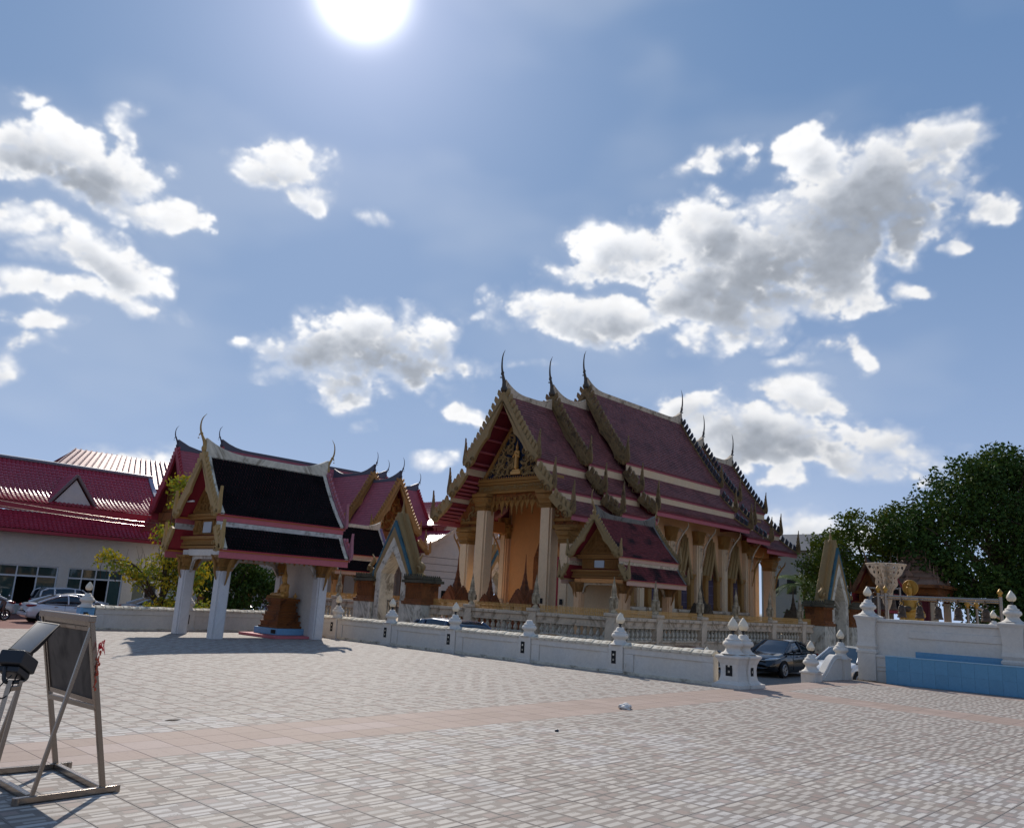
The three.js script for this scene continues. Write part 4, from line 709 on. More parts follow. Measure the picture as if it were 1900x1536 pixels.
    for (let i = 0; i < 5; i++) {
      const x = -5.8 + i * 2.9, zz = side * hw, o = (a, b, c, d, z0, z1, r = 0.012) => side > 0 ? rb(a, b, c, d, zz + z0, zz + z1, r) : rb(a, b, c, d, zz - z1, zz - z0, r);
      const w = new THREE.Group(); w.name = 'window'; t.add(w);
      const pts = (k) => [[-0.86 * k, 3.55], [-0.62 * k, 3.55], [-0.3 * k, 4.15], [-0.1 * k, 4.55], [0, 4.7 + 0.2 * k], [0.1 * k, 4.55], [0.3 * k, 4.15], [0.62 * k, 3.55], [0.86 * k, 3.55], [0.52 * k, 4.3], [0.22 * k, 5.0], [0.08 * k, 5.35 + 0.2 * k], [0, 5.55 + 0.35 * k], [-0.08 * k, 5.35 + 0.2 * k], [-0.22 * k, 5.0], [-0.52 * k, 4.3]];
      const z0 = (d, th) => side > 0 ? zz + d : zz - d - th;
      part('window_spire', [plate(pts(1).map(([a, b]) => [x + a, b]), 0.12, z0(0.05, 0.12), 'z', [], 0.02), plate(pts(0.82).map(([a, b]) => [x + a, b - 0.12]), 0.12, z0(0.165, 0.12), 'z', [], 0.02), plate(pts(0.62).map(([a, b]) => [x + a, b - 0.25]), 0.12, z0(0.28, 0.12), 'z', [], 0.02), ...[-1, 1].flatMap((s) => Array.from({ length: 9 }, (_, j) => { const u = j / 9, q = plate([[-0.05, -0.04], [0.05, -0.04], [0.03, 0.14], [0, 0.2], [-0.03, 0.14]], 0.06, 0, 'z').rotateZ(-s * 0.5); return q.translate(x + s * lerp(0.82, 0.08, Math.pow(u, 0.8)), lerp(3.65, 5.5, u), z0(0.08, 0.06)); }))], M.goldDull, w);
      part('window_tympanum', plate([[x - 0.42, 3.5], [x + 0.42, 3.5], [x, 4.6]], 0.04, z0(0.01, 0.04), 'z'), M.maroon, w);
      for (const s of [-1, 1]) part('window_jamb', [o(x + s * 0.66 - 0.16, x + s * 0.66 + 0.16, 1.62, 3.3, 0.02, 0.28), o(x + s * 0.66 - 0.2, x + s * 0.66 + 0.2, 3.3, 3.42, 0.02, 0.34), o(x + s * 0.66 - 0.24, x + s * 0.66 + 0.24, 3.43, 3.55, 0.02, 0.38), o(x + s * 0.66 - 0.2, x + s * 0.66 + 0.2, 1.62, 1.8, 0.281, 0.36)], M.gold, w);
      part('window_sill', [o(x - 1.0, x + 1.0, 1.46, 1.6, 0.2, 0.46), o(x - 0.85, x + 0.85, 1.25, 1.45, 0.2, 0.36)], M.creamWorn, w);
      part('shutter', [o(x - 0.48, x - 0.01, 1.62, 3.5, -0.06, 0.03), o(x + 0.01, x + 0.48, 1.62, 3.5, -0.06, 0.03)], M.shutter, w);
      part('grille', [...[-0.36, -0.24, -0.12, 0, 0.12, 0.24, 0.36].map((k) => bar([x + k, 1.62, zz + side * 0.06], [x + k, 3.45, zz + side * 0.06], 0.008, 5)), ...[2.0, 2.5, 3.0].map((y) => bar([x - 0.48, y, zz + side * 0.06], [x + 0.48, y, zz + side * 0.06], 0.008, 5))], std('grilleBar' + i + side, 0x8f8796, { roughness: 0.5 }), w);
    }
  }
  // doors in both end walls
  for (const [xd, dir] of [[-bxr, -1], [bxr, 1]]) {
    const d = new THREE.Group(); d.name = 'door'; t.add(d);
    part('door_leaf', [rb(xd + dir * 0.03 - 0.03, xd + dir * 0.03 + 0.03, FLOOR + 0.9, 3.9, -0.7, -0.01, 0.01), rb(xd + dir * 0.03 - 0.03, xd + dir * 0.03 + 0.03, FLOOR + 0.9, 3.9, 0.01, 0.7, 0.01)], M.maroon, d);
    part('door_spire', [plate([[-1.1, 3.9], [-0.75, 3.9], [0, 5.6], [0.75, 3.9], [1.1, 3.9], [0.45, 5.4], [0.06, 6.9], [-0.06, 6.9], [-0.45, 5.4]], 0.2, xd + (dir < 0 ? -0.25 : 0.05), 'x', [], 0.02), rb(xd + dir * 0.15 - 0.12, xd + dir * 0.15 + 0.12, FLOOR + 0.9, 3.88, -1.1, -0.72, 0.02), rb(xd + dir * 0.15 - 0.12, xd + dir * 0.15 + 0.12, FLOOR + 0.9, 3.88, 0.72, 1.1, 0.02)], M.orangeGold, d);
  }
  // porch floors
  for (const [a, b] of [[-10.8, -bxr - 0.16], [bxr + 0.16, 11.0]]) part('porch_floor', [rb(a, b, FLOOR, 1.0, -3.75, 3.75, 0.02), rb(a + 0.08, b, 1.001, 1.15, -3.6, 3.6, 0.02)], M.creamWorn, t);
  part('ceiling', bx(-10.2, 10.4, 6.95, 7.0, -3.2, 3.2), M.maroonDark, t);
}

// ------------------------------------------------------------------ the raised temple court: terrace, balustrade, posts with finials
const XF = 23.5, ZR = -17.2, ZL = -38.7;
struct('temple_terrace', bx(XF + 0.1, 58, LOW - 0.02, FLOOR, ZL, ZR - 0.1), M.creamWorn);
const balGeo = fuse(lathe([[0, 0], [0.075, 0], [0.075, 0.05], [0.045, 0.07], [0.06, 0.1], [0.085, 0.17], [0.075, 0.24], [0.04, 0.31], [0.055, 0.34], [0.075, 0.36], [0.075, 0.41], [0, 0.41]], 10));
const pickMat = M.goldSmooth;
function balBay(t, a, b, o = {}) {       // along local x, face at local z = 0
  part('court_wall', rb(a, b, LOW, 0.34, -0.26, -0.02, 0.012), M.creamWorn, t);
  part('court_wall_panel', [rb(a + 0.3, b - 0.3, -0.6, 0.1, -0.021, 0.012, 0.008), rb(a + 0.45, b - 0.45, -0.5, 0.0, 0.012, 0.03, 0.008)], M.creamWorn, t);
  part('bottom_rail', [rb(a, b, 0.342, 0.42, -0.3, 0.03, 0.012)], M.creamWorn, t);
  const n = Math.round((b - a) / 0.29), w = (b - a) / n;
  for (let i = 0; i < n; i++) { const m = mesh('baluster', balGeo, M.wornWhite, t); m.position.set(a + (i + 0.5) * w, 0.42, -0.14); }
  part('top_rail', [rb(a, b, 0.832, 0.9, -0.3, 0.02, 0.012), rb(a, b, 0.901, 1.08, -0.26, -0.02, 0.012), rb(a, b, 1.081, 1.2, -0.32, 0.05, 0.015)], M.creamWorn, t);
  if (o.picket !== false) {
    const pk = [rb(a, b, 1.24, 1.26, -0.15, -0.13, 0.004), rb(a, b, 1.36, 1.38, -0.15, -0.13, 0.004)], k = Math.round((b - a) / 0.075);
    for (let i = 0; i < k; i++) { const x = a + (i + 0.5) * (b - a) / k; pk.push(plate([[x - 0.014, 1.2], [x + 0.014, 1.2], [x + 0.014, 1.41], [x + 0.022, 1.43], [x, 1.48], [x - 0.022, 1.43], [x - 0.014, 1.41]], 0.014, -0.147, 'z')); }
    stuff(part('picket_rail', pk, pickMat, t));
  }
}
const finProf = [[0, 0], [0.13, 0], [0.13, 0.05], [0.085, 0.09], [0.07, 0.16], [0.085, 0.26], [0.125, 0.42], [0.15, 0.5], [0.135, 0.53], [0.10, 0.55], [0.105, 0.63], [0.09, 0.66], [0.095, 0.73], [0.08, 0.76], [0.083, 0.83], [0.068, 0.86], [0.07, 0.92], [0.05, 0.95], [0.04, 1.05], [0.02, 1.14], [0.006, 1.24], [0, 1.25]];
function balPost(label, x, z) {
  const t = thing('court_post', label, 'post', [x, 0, z], 0, 'posts with stone finials round the temple court');
  part('post_shaft', [rb(-0.21, 0.21, LOW, 1.22, -0.21, 0.21, 0.015), rb(-0.25, 0.25, 1.221, 1.34, -0.25, 0.25, 0.02), rb(-0.24, 0.24, LOW, 0.3, -0.24, 0.24, 0.015)], M.creamWorn, t);
  const f = part('finial', lathe(finProf, 8, 0, 1.335, 0), std('finialStone', 0xbda98c, { map: P2, roughness: 0.85 }), t);
  part('finial_leaf', [0, 1, 2, 3].map((i) => plate([[-0.05, 0], [0.05, 0], [0.085, 0.25], [0.05, 0.36], [-0.05, 0.36], [-0.085, 0.25]], 0.025, 0.115, 'z').rotateY(i * Math.PI / 2).translate(0, 1.5, 0)), M.finialStone, f);
}
const GATE_Z = -29.0, frontPosts = [-17.2, -20.8, -24.25, -33.4, -36.6], sidePosts = [26.45, 29.65, 32.6, 35.75, 38.9];
{
  const t = thing('court_balustrade', 'weathered cream balustrade with gold picket rail before the temple front', 'balustrade', [XF, 0, 0], -Math.PI / 2);
  const zs = [-24.25, -20.8, -17.2];
  balBay(t, -26.55, -24.46); balBay(t, -24.04, -21.01); balBay(t, -20.59, -17.41); balBay(t, -33.19, -31.45); balBay(t, -36.39, -33.61); balBay(t, ZL, -36.81);
  const u = thing('court_balustrade', 'weathered cream balustrade with gold picket rail along the side of the temple', 'balustrade', [0, 0, ZR], 0);
  const xs = [XF, ...sidePosts]; for (let i = 0; i + 1 < xs.length; i++) balBay(u, xs[i] + 0.21, xs[i + 1] - 0.21);
  balBay(u, 39.11, 40.1); balBay(u, 45.3, 48.5);
  const v = thing('court_balustrade', 'cream balustrade on the far side of the temple court', 'balustrade', [0, 0, ZL + 0.3], 0); balBay(v, XF + 0.2, 29.5); balBay(v, 29.7, 36.8); balBay(v, 42.5, 48);
  const fl = ['at the corner of the court nearest the plaza', 'in front of the right porch columns', 'in front of the left porch columns', 'left of the front court gate', 'at the far left end of the front balustrade'];
  frontPosts.forEach((z, i) => balPost('cream post with tiered stone finial ' + fl[i], XF + 0.14, z));
  const sl = ['in front of the red-roofed pavilion columns', 'where the red-roofed pavilion ends', 'before the first clear temple window', 'before the rear porch pillar', 'last before the side court gate'];
  sidePosts.forEach((x, i) => balPost('cream post with tiered stone finial ' + sl[i], x, ZR - 0.14));
}
// ------------------------------------------------------------------ court gates: two carved piers and a steep pointed arch; opening faces local +Z
function courtGate(label, pos, turn, k = 1) {
  const t = thing('court_gate', label, 'gate', pos, turn, 'pointed gates of the temple court');
  const G0 = LOW;
  for (const s of [-1, 1]) {
    const g = new THREE.Group(); g.name = 'gate_pier'; t.add(g); const c = s * 1.72, b = (h, y0, y1, d) => rb(c - h, c + h, y0, y1, -d, d, 0.015);
    part('pier_base', [b(0.62, G0, 1.18, 0.55), b(0.68, G0, -0.4, 0.6), rb(c - 0.45, c + 0.45, 0.0, 0.95, 0.551, 0.575, 0.01), rb(c - 0.3, c + 0.3, 0.12, 0.83, 0.575, 0.6, 0.01), rb(c + s * 0.621 - 0.02, c + s * 0.621 + 0.02, 0.0, 0.95, -0.35, 0.35, 0.01)], M.wornWhite, g);
    part('pier_block', [b(0.66, 1.181, 1.32, 0.58), b(0.58, 1.321, 1.42, 0.5), b(0.54, 1.421, 1.98, 0.46), b(0.6, 1.981, 2.08, 0.52), ...Array.from({ length: 9 }, (_, i) => rb(c - 0.52 + i * 0.12, c - 0.46 + i * 0.12, 1.45, 1.95, 0.455, 0.49, 0.01))], M.orangeGold, g);
    part('pier_cap', [b(0.7, 2.081, 2.2, 0.62), b(0.62, 2.201, 2.3, 0.54), ...Array.from({ length: 9 }, (_, i) => flame(0.16, 0).translate(0.6, 2.25, -0.45 + i * 0.11).rotateY(0).translate(c - 0.6 + s * 0.55, 0, 0)), ...Array.from({ length: 10 }, (_, i) => plate([[-0.06, 0], [0.06, 0], [0, 0.2]], 0.05, 0.55, 'z').translate(c - 0.55 + i * 0.12, 2.25, 0))], std('mossStone', 0x57503f, { map: P2, roughness: 0.9 }), g);
    // small serpents climbing beside the arch
    part('serpent', [sweep([[c + s * 0.2, 2.3, 0.1], [c - s * 0.1, 2.5, 0.15], [c + s * 0.15, 2.75, 0.15], [c - s * 0.15, 3.0, 0.15], [c + s * 0.05, 3.3, 0.15]], [0.14, 0.12, 0.10, 0.08, 0.02], 20, 7), sweep([[c - s * 0.35, 2.3, 0.0], [c - s * 0.5, 2.7, 0], [c - s * 0.45, 3.1, 0], [c - s * 0.6, 3.5, 0]], [0.10, 0.09, 0.07, 0.01], 16, 6), curl(0.16, s, 1.2, 0.05).rotateY(Math.PI / 2).translate(c - s * 0.05, 2.65, 0.3)], M.goldDull, g);
  }
  const vee = (w, knee, apex, th, foot, thA) => [[-w, foot], [-w, knee], [-w * 0.5, lerp(knee, apex, 0.52)], [0, apex], [w * 0.5, lerp(knee, apex, 0.52)], [w, knee], [w, foot], [w - th, foot], [w - th, knee - th * 0.3], [(w - th) * 0.5, lerp(knee - th * 0.3, apex - thA, 0.52)], [0, apex - thA], [-(w - th) * 0.5, lerp(knee - th * 0.3, apex - thA, 0.52)], [-(w - th), knee - th * 0.3], [-(w - th), foot]];
  const L = (n, w, knee, apex, th, foot, thA, z0, d, m) => part(n, plate(vee(w, knee, apex * k, th, foot, thA), d, z0, 'z', [], 0.015), m, t);
  L('arch_frame', 1.06, 2.55, 4.45, 0.34, G0, 0.72, -0.4, 0.8, M.wornWhite);
  L('arch_band_gold', 1.22, 2.5, 4.85, 0.17, 1.9, 0.45, -0.42, 0.84, M.goldDull);
  L('arch_band_teal', 1.32, 2.5, 5.15, 0.10, 2.0, 0.30, -0.36, 0.78, M.mosaicTeal);
  L('arch_band_gold', 1.46, 2.45, 5.55, 0.15, 2.1, 0.42, -0.3, 0.6, M.goldDull);
  const fl = []; for (const s of [-1, 1]) for (let i = 0; i < 15; i++) { const u = i / 15, y = u < 0.52 ? lerp(2.45, lerp(2.45, 5.55 * k, 0.52), u / 0.52) : lerp(lerp(2.45, 5.55 * k, 0.52), 5.45 * k, (u - 0.52) / 0.48), x = u < 0.52 ? lerp(1.44, 0.73, u / 0.52) : lerp(0.73, 0.04, (u - 0.52) / 0.48); fl.push(plate([[-0.06, -0.06], [0.06, -0.06], [0.05, 0.1], [-0.01, 0.26], [-0.06, 0.1]], 0.09, -0.045, 'z').rotateZ(-s * 0.45).translate(s * x, y, 0.1)); }
  part('arch_flames', fl, M.goldDull, t);
  part('arch_spire', [lathe([[0, 0], [0.16, 0], [0.1, 0.18], [0.12, 0.22], [0.06, 0.36], [0.07, 0.4], [0.03, 0.62], [0.008, 1.0], [0, 1.0]], 8, 0, 5.25 * k, 0)], M.goldDull, t);
  for (const s of [-1, 1]) part('gate_leaf', [...Array.from({ length: 5 }, (_, i) => bar([s * 0.68, LOW + 0.15, -0.1 - i * 0.13], [s * 0.68, 1.3, -0.1 - i * 0.13], 0.014, 6)), bar([s * 0.68, 1.25, -0.08], [s * 0.68, 1.25, -0.66], 0.016, 6), bar([s * 0.68, 0, -0.08], [s * 0.68, 0, -0.66], 0.016, 6)], M.blackPlastic, t);
}
courtGate('front court gate with teal and gold pointed arch on carved piers', [XF + 0.1, 0, GATE_Z], -Math.PI / 2, 0.93);
courtGate('side court gate with tall spired arch right of the temple', [42.7, 0, ZR - 0.1], 0, 1.0);
courtGate('far court gate glimpsed between the temple porch columns', [39.6, 0, ZL - 0.1], 0, 0.93);

// ------------------------------------------------------------------ little boundary-stone shrines
function shrine(label, x, z, k, mat) {
  const t = thing('stone_shrine', label, 'shrine', [x, FLOOR, z], 0, 'spired shrines on the temple court'); t.scale.set(k, k, k);
  part('shrine_base', [rb(-0.5, 0.5, 0, 0.3, -0.5, 0.5, 0.02), rb(-0.42, 0.42, 0.301, 0.55, -0.42, 0.42, 0.02), rb(-0.5, 0.5, 0.551, 0.68, -0.5, 0.5, 0.02), rb(-0.54, 0.54, 1.0, 1.09, -0.54, 0.54, 0.02)], mat, t);
  for (const a of [-0.36, 0.36]) for (const b of [-0.36, 0.36]) part('shrine_pillar', rb(a - 0.07, a + 0.07, 0.681, 0.999, b - 0.07, b + 0.07, 0.01), mat, t);
  for (let s = 0; s < 4; s++) { const R = new THREE.Matrix4().makeRotationY(s * Math.PI / 2); part('shrine_gable', [plate([[-0.5, 1.09], [0.5, 1.09], [0.12, 1.62], [0, 1.8], [-0.12, 1.62]], 0.09, 0.38, 'z'), plate([[-0.3, 1.09], [0.3, 1.09], [0, 1.5]], 0.05, 0.471, 'z'), ...[-1, 1].flatMap((e) => Array.from({ length: 5 }, (_, i) => plate([[-0.04, 0], [0.04, 0], [0, 0.17]], 0.05, 0.4, 'z').rotateZ(0).translate(e * lerp(0.5, 0.06, i / 5), lerp(1.1, 1.68, i / 5), 0)))].map((g) => g.applyMatrix4(R)), mat, t); }
  part('shrine_spire', lathe([[0, 1.2], [0.34, 1.2], [0.28, 1.45], [0.3, 1.5], [0.2, 1.75], [0.22, 1.8], [0.14, 2.0], [0.15, 2.05], [0.09, 2.25], [0.10, 2.3], [0.05, 2.55], [0.03, 2.9], [0.008, 3.35], [0, 3.36]], 8), mat, t);
}
std('shrineOrange', 0xb4642e, { map: P2, bumpMap: CV2, bumpScale: 0.03, roughness: 0.55 });
std('shrineMossy', 0x7d6448, { map: P2, bumpMap: CV2, bumpScale: 0.03, roughness: 0.75 });
shrine('orange spired shrine before the left outer porch column', 26.3, -28.0, 0.95, M.shrineOrange);
shrine('orange spired shrine between the left porch column and the doorway', 26.3, -25.85, 0.78, M.shrineOrange);
shrine('orange spired shrine beside the right porch column', 26.3, -23.8, 0.93, M.shrineOrange);
shrine('mossy spired shrine in front of the temple side windows', 33.3, -19.4, 0.85, M.shrineMossy);
shrine('mossy spired shrine by the rear porch of the temple', 43.6, -19.8, 0.85, M.shrineMossy);

// ------------------------------------------------------------------ two more small pavilions in and by the court
{
  const skinR = { ...plazaSkin, roof: M.roofRed, dirt: 0.9, trim: std('trimCream', 0xd0a878, { map: P1, roughness: 0.7 }), board: std('boardRose', 0xc9a28c, { map: P1, roughness: 0.7 }), pale: std('paleCream', 0xcbb59b, { map: P2, roughness: 0.8 }), verge: std('vergeGrey', 0x75706a, { map: P2, roughness: 0.9 }), barge: M.goldDull, bargeBack: M.goldDull, col: M.peach, beam: M.peachDeep, gold: std('sideGold', 0xc88a48, { map: P1, bumpMap: CV2, bumpScale: 0.03, roughness: 0.55 }) };
  const a = thing('pavilion', 'small pavilion with dark red mossy roof and gilded gable beside the temple', 'pavilion', [26.75, FLOOR, -20.15]); a.scale.set(0.94, 0.85, 0.92); pavilion(a, skinR);
  part('rear_wall', rb(0.1, 3.4, 0, 2.4, -1.2, -1.1, 0.006), M.cream, a);
  const skinB = { ...skinR, roof: M.roofBlack, dirt: 0.4, verge: M.wornWhite, col: M.peachDeep, barge: M.gold, bargeBack: std('bargeLilac', 0x8d7da0, { map: P1, roughness: 0.7 }) };
  const b = thing('pavilion', 'pavilion with black roof and orange columns left of the front court gate', 'pavilion', [27.7, FLOOR, -40.6]); b.scale.set(0.9, 0.9, 0.9); pavilion(b, skinB);
  part('pavilion_platform', rb(-1.2, 4.8, -1.4, -0.002, -2.2, 2.2, 0.02), M.creamWorn, b);
  const st = (label, x, z, h) => { const s = thing('praying_statue', label, 'statue', [x, FLOOR, z]); part('statue_body', skin([[[0, 0.25, 0], [0, 0.75, 0], 0.17, 0.14], [[0, 0.75, 0], [0, 0.95, 0], 0.12, 0.06], [[0, 1.02, 0], [0, 1.1, 0], 0.09, 0.085], [[0, 0.2, -0.12], [-0.32, 0.12, -0.14], 0.13, 0.09], [[0, 0.2, 0.12], [-0.32, 0.12, 0.14], 0.13, 0.09], [[0, 0.82, 0.15], [-0.14, 0.62, 0.2], 0.06, 0.05], [[-0.14, 0.62, 0.2], [-0.28, 0.78, 0.02], 0.05, 0.035], [[0, 0.82, -0.15], [-0.14, 0.62, -0.2], 0.06, 0.05], [[-0.14, 0.62, -0.2], [-0.28, 0.78, -0.02], 0.05, 0.035]], 0.03, 0.05).scale(h, h, h), M.wornWhite, s); part('statue_plinth', rb(-0.4, 0.3, 0, 0.12, -0.35, 0.35, 0.02), M.creamWorn, s); };
  st('pale seated statue inside the red-roofed pavilion', 28.2, -20.3, 1.0); st('pale statue on the right inside the red-roofed pavilion', 29.6, -20.3, 0.85);
}

// ------------------------------------------------------------------ red-roofed hall on the left
{
  const t = thing('monastery_hall', 'long grey hall with glossy red two-tier tile roof on the left', 'building', [0, 0, -57]);
  const X0 = -2, X1 = 25.7, up = { h0: 0, y0: 8.95, h1: 4.15, y1: 5.95, sag: 0.42 }, lo = { h0: 4.0, y0: 5.35, h1: 5.35, y1: 4.2, sag: 0.08 }, zc = -4.4, tl = { tw: 0.27, th: 0.27, lift: 0.035, wave: 0.03, vary: 0.16, gap: 0 };
  const R = (g) => (Array.isArray(g) ? g.map((q) => q.translate(0, 0, zc)) : g.translate(0, 0, zc));
  for (const side of [1, -1]) { stuff(part('roof_tiles', R(tileSheet(up, X0, X1 - 0.25, side, tl)), M.roofHall, t)); stuff(part('roof_tiles', R(tileSheet(lo, X0, X1 - 0.6, side, tl)), M.roofHall, t)); }
  part('eave_fascia', rb(X0, X1 - 0.2, 5.38, 5.92, zc + 4.0, zc + 4.1, 0.01), M.maroon, t);
  part('gutter', [rb(X0, X1 - 0.5, 3.96, 4.16, zc + 5.22, zc + 5.38, 0.02)], M.maroon, t);
  part('soffit', rb(X0, X1 - 0.6, 3.98, 4.02, 0, zc + 5.2, 0.01), M.maroonDark, t);
  part('ridge_cap', sweep([[X0, 9.0, zc], [10, 9.0, zc], [X1, 9.0, zc]], [0.14, 0.14, 0.14], 10, 8), std('ridgeGrey', 0x6d7078, { roughness: 0.4 }), t);
  { const q = []; for (let i = 0; i < 10; i++) { const a = slopePt(up, i / 10), b = slopePt(up, (i + 1) / 10); q.push(plate([[a[0] + zc, a[1] + 0.12], [b[0] + zc, b[1] + 0.12], [b[0] + zc, b[1] - 0.2], [a[0] + zc, a[1] - 0.2]], 0.3, X1 - 0.3, 'x')); } part('verge_board', q, std('vergePale', 0x8a93a4, { roughness: 0.5 }), t); }
  // dormer
  const d = new THREE.Group(); d.name = 'dormer'; t.add(d); const dx = 19.3;
  part('dormer_gable', plate([[dx - 1.2, 6.05], [dx + 1.2, 6.05], [dx, 7.72]], 0.12, -0.92, 'z'), M.whiteWall, d);
  for (const s of [-1, 1]) part('dormer_board', sqbar([dx + s * 1.52, 5.98, -0.78], [dx, 8.02, -0.78], 0.26, 0.16), std('boardTaupe', 0x7b6a68, { map: P1, roughness: 0.7 }), d);
  for (const s of [-1, 1]) stuff(part('dormer_tiles', fuse(tileSheet({ h0: 0, y0: 8.05, h1: 1.55, y1: 6.0, sag: 0.02 }, 0, 2.6, s, tl)).rotateY(Math.PI / 2).translate(dx, 0.05, -0.72), M.roofHall, d));
  // wall and windows
  const wins = [[14.2, 18.9], [19.5, 22.95], [23.65, 25.4]], pane = std('tealPane', 0x24403f, { roughness: 0.06, specularIntensity: 1, clearcoat: 0.6 }), fr = std('frameWhite', 0xc8ccd0, { roughness: 0.5 });
  part('wall', plate([[X0, LOW], [X1, LOW], [X1, 4.6], [X0, 4.6]], 0.25, -0.25, 'z', [...wins, [7.5, 13.3]].map(([a, b]) => [[a, -0.35], [b, -0.35], [b, 2.06], [a, 2.06]])), M.whiteWall, t);
  part('side_wall', rb(X1 - 0.25, X1, LOW, 6.0, -8.8, -0.26, 0.01), M.whiteWall, t);
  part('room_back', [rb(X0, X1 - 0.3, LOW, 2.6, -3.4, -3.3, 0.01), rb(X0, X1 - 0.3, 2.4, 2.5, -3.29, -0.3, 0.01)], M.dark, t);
  wins.forEach(([a, b], k) => {
    const w = new THREE.Group(); w.name = 'window'; t.add(w); const n = b - a > 2.5 ? 4 : 2, s = (b - a) / n, f = [];
    for (let i = 0; i <= n; i++) f.push(rb(clamp(a + i * s - 0.04, a, b - 0.08), clamp(a + i * s + 0.04, a + 0.08, b), -0.35, 2.06, -0.16, -0.08, 0.006));
    f.push(rb(a, b, 1.98, 2.06, -0.162, -0.078, 0.006), rb(a, b, 1.36, 1.46, -0.162, -0.078, 0.006), rb(a, b, -0.35, -0.28, -0.162, -0.078, 0.006));
    part('window_frame', f, fr, w);
    for (let i = 0; i < n; i++) { part('pane', bx(a + i * s + 0.04, a + (i + 1) * s - 0.04, 1.46, 1.98, -0.125, -0.115), pane, w); if (!((k === 0 && i === 2) || (k === 1 && (i === 1 || i === 2)) || (k === 2 && i === 1))) part('pane', bx(a + i * s + 0.04, a + (i + 1) * s - 0.04, -0.28, 1.36, -0.125, -0.115), pane, w); }
  });
}
// ------------------------------------------------------------------ shiny metal roof behind it
{
  const t = thing('warehouse', 'building with shining pale sheet-metal hip roof behind the red hall', 'building', [0, 0, -72]);
  const q = (a, b, n, y0, y1, z0, z1, x0b, x1b) => { const P = []; const g = []; for (let i = 0; i < n; i++) { const u = i / n, v = (i + 1) / n; const A = [lerp(a, b, u), y0, z0], B = [lerp(a, b, v), y0, z0], C = [lerp(x0b, x1b, v), y1, z1], D = [lerp(x0b, x1b, u), y1, z1]; const rib = 0.06; for (const [p, r, s2] of [[A, D, rib], [A, D, 0]]) { } P.push(...A, ...D, ...B, ...B, ...D, ...C); g.push(bar([A[0], A[1] + 0.05, A[2]], [D[0], D[1] + 0.05, D[2]], 0.06, 5)); } const m = new THREE.BufferGeometry(); m.setAttribute('position', new THREE.Float32BufferAttribute(P, 3)); m.computeVertexNormals(); return [m, ...g]; };
  part('metal_roof', q(20.5, 34, 24, 9.0, 11.9, 3.4, -1.0, 23.9, 34), std('sheetMetal', 0x9d7a74, { metalness: 0.25, roughness: 0.28 }), t, false);
  part('metal_roof', [plate([[20.5, 9.0], [23.9, 11.9], [23.9, 9.0]], 0.05, -1.05, 'z'), rb(20.5, 34, 8.7, 9.0, -6, 3.4, 0.02)], M.maroonDark, t);
  part('wall', bx(21, 34, LOW, 8.7, -6, 3.2), M.whiteWall, t);
}
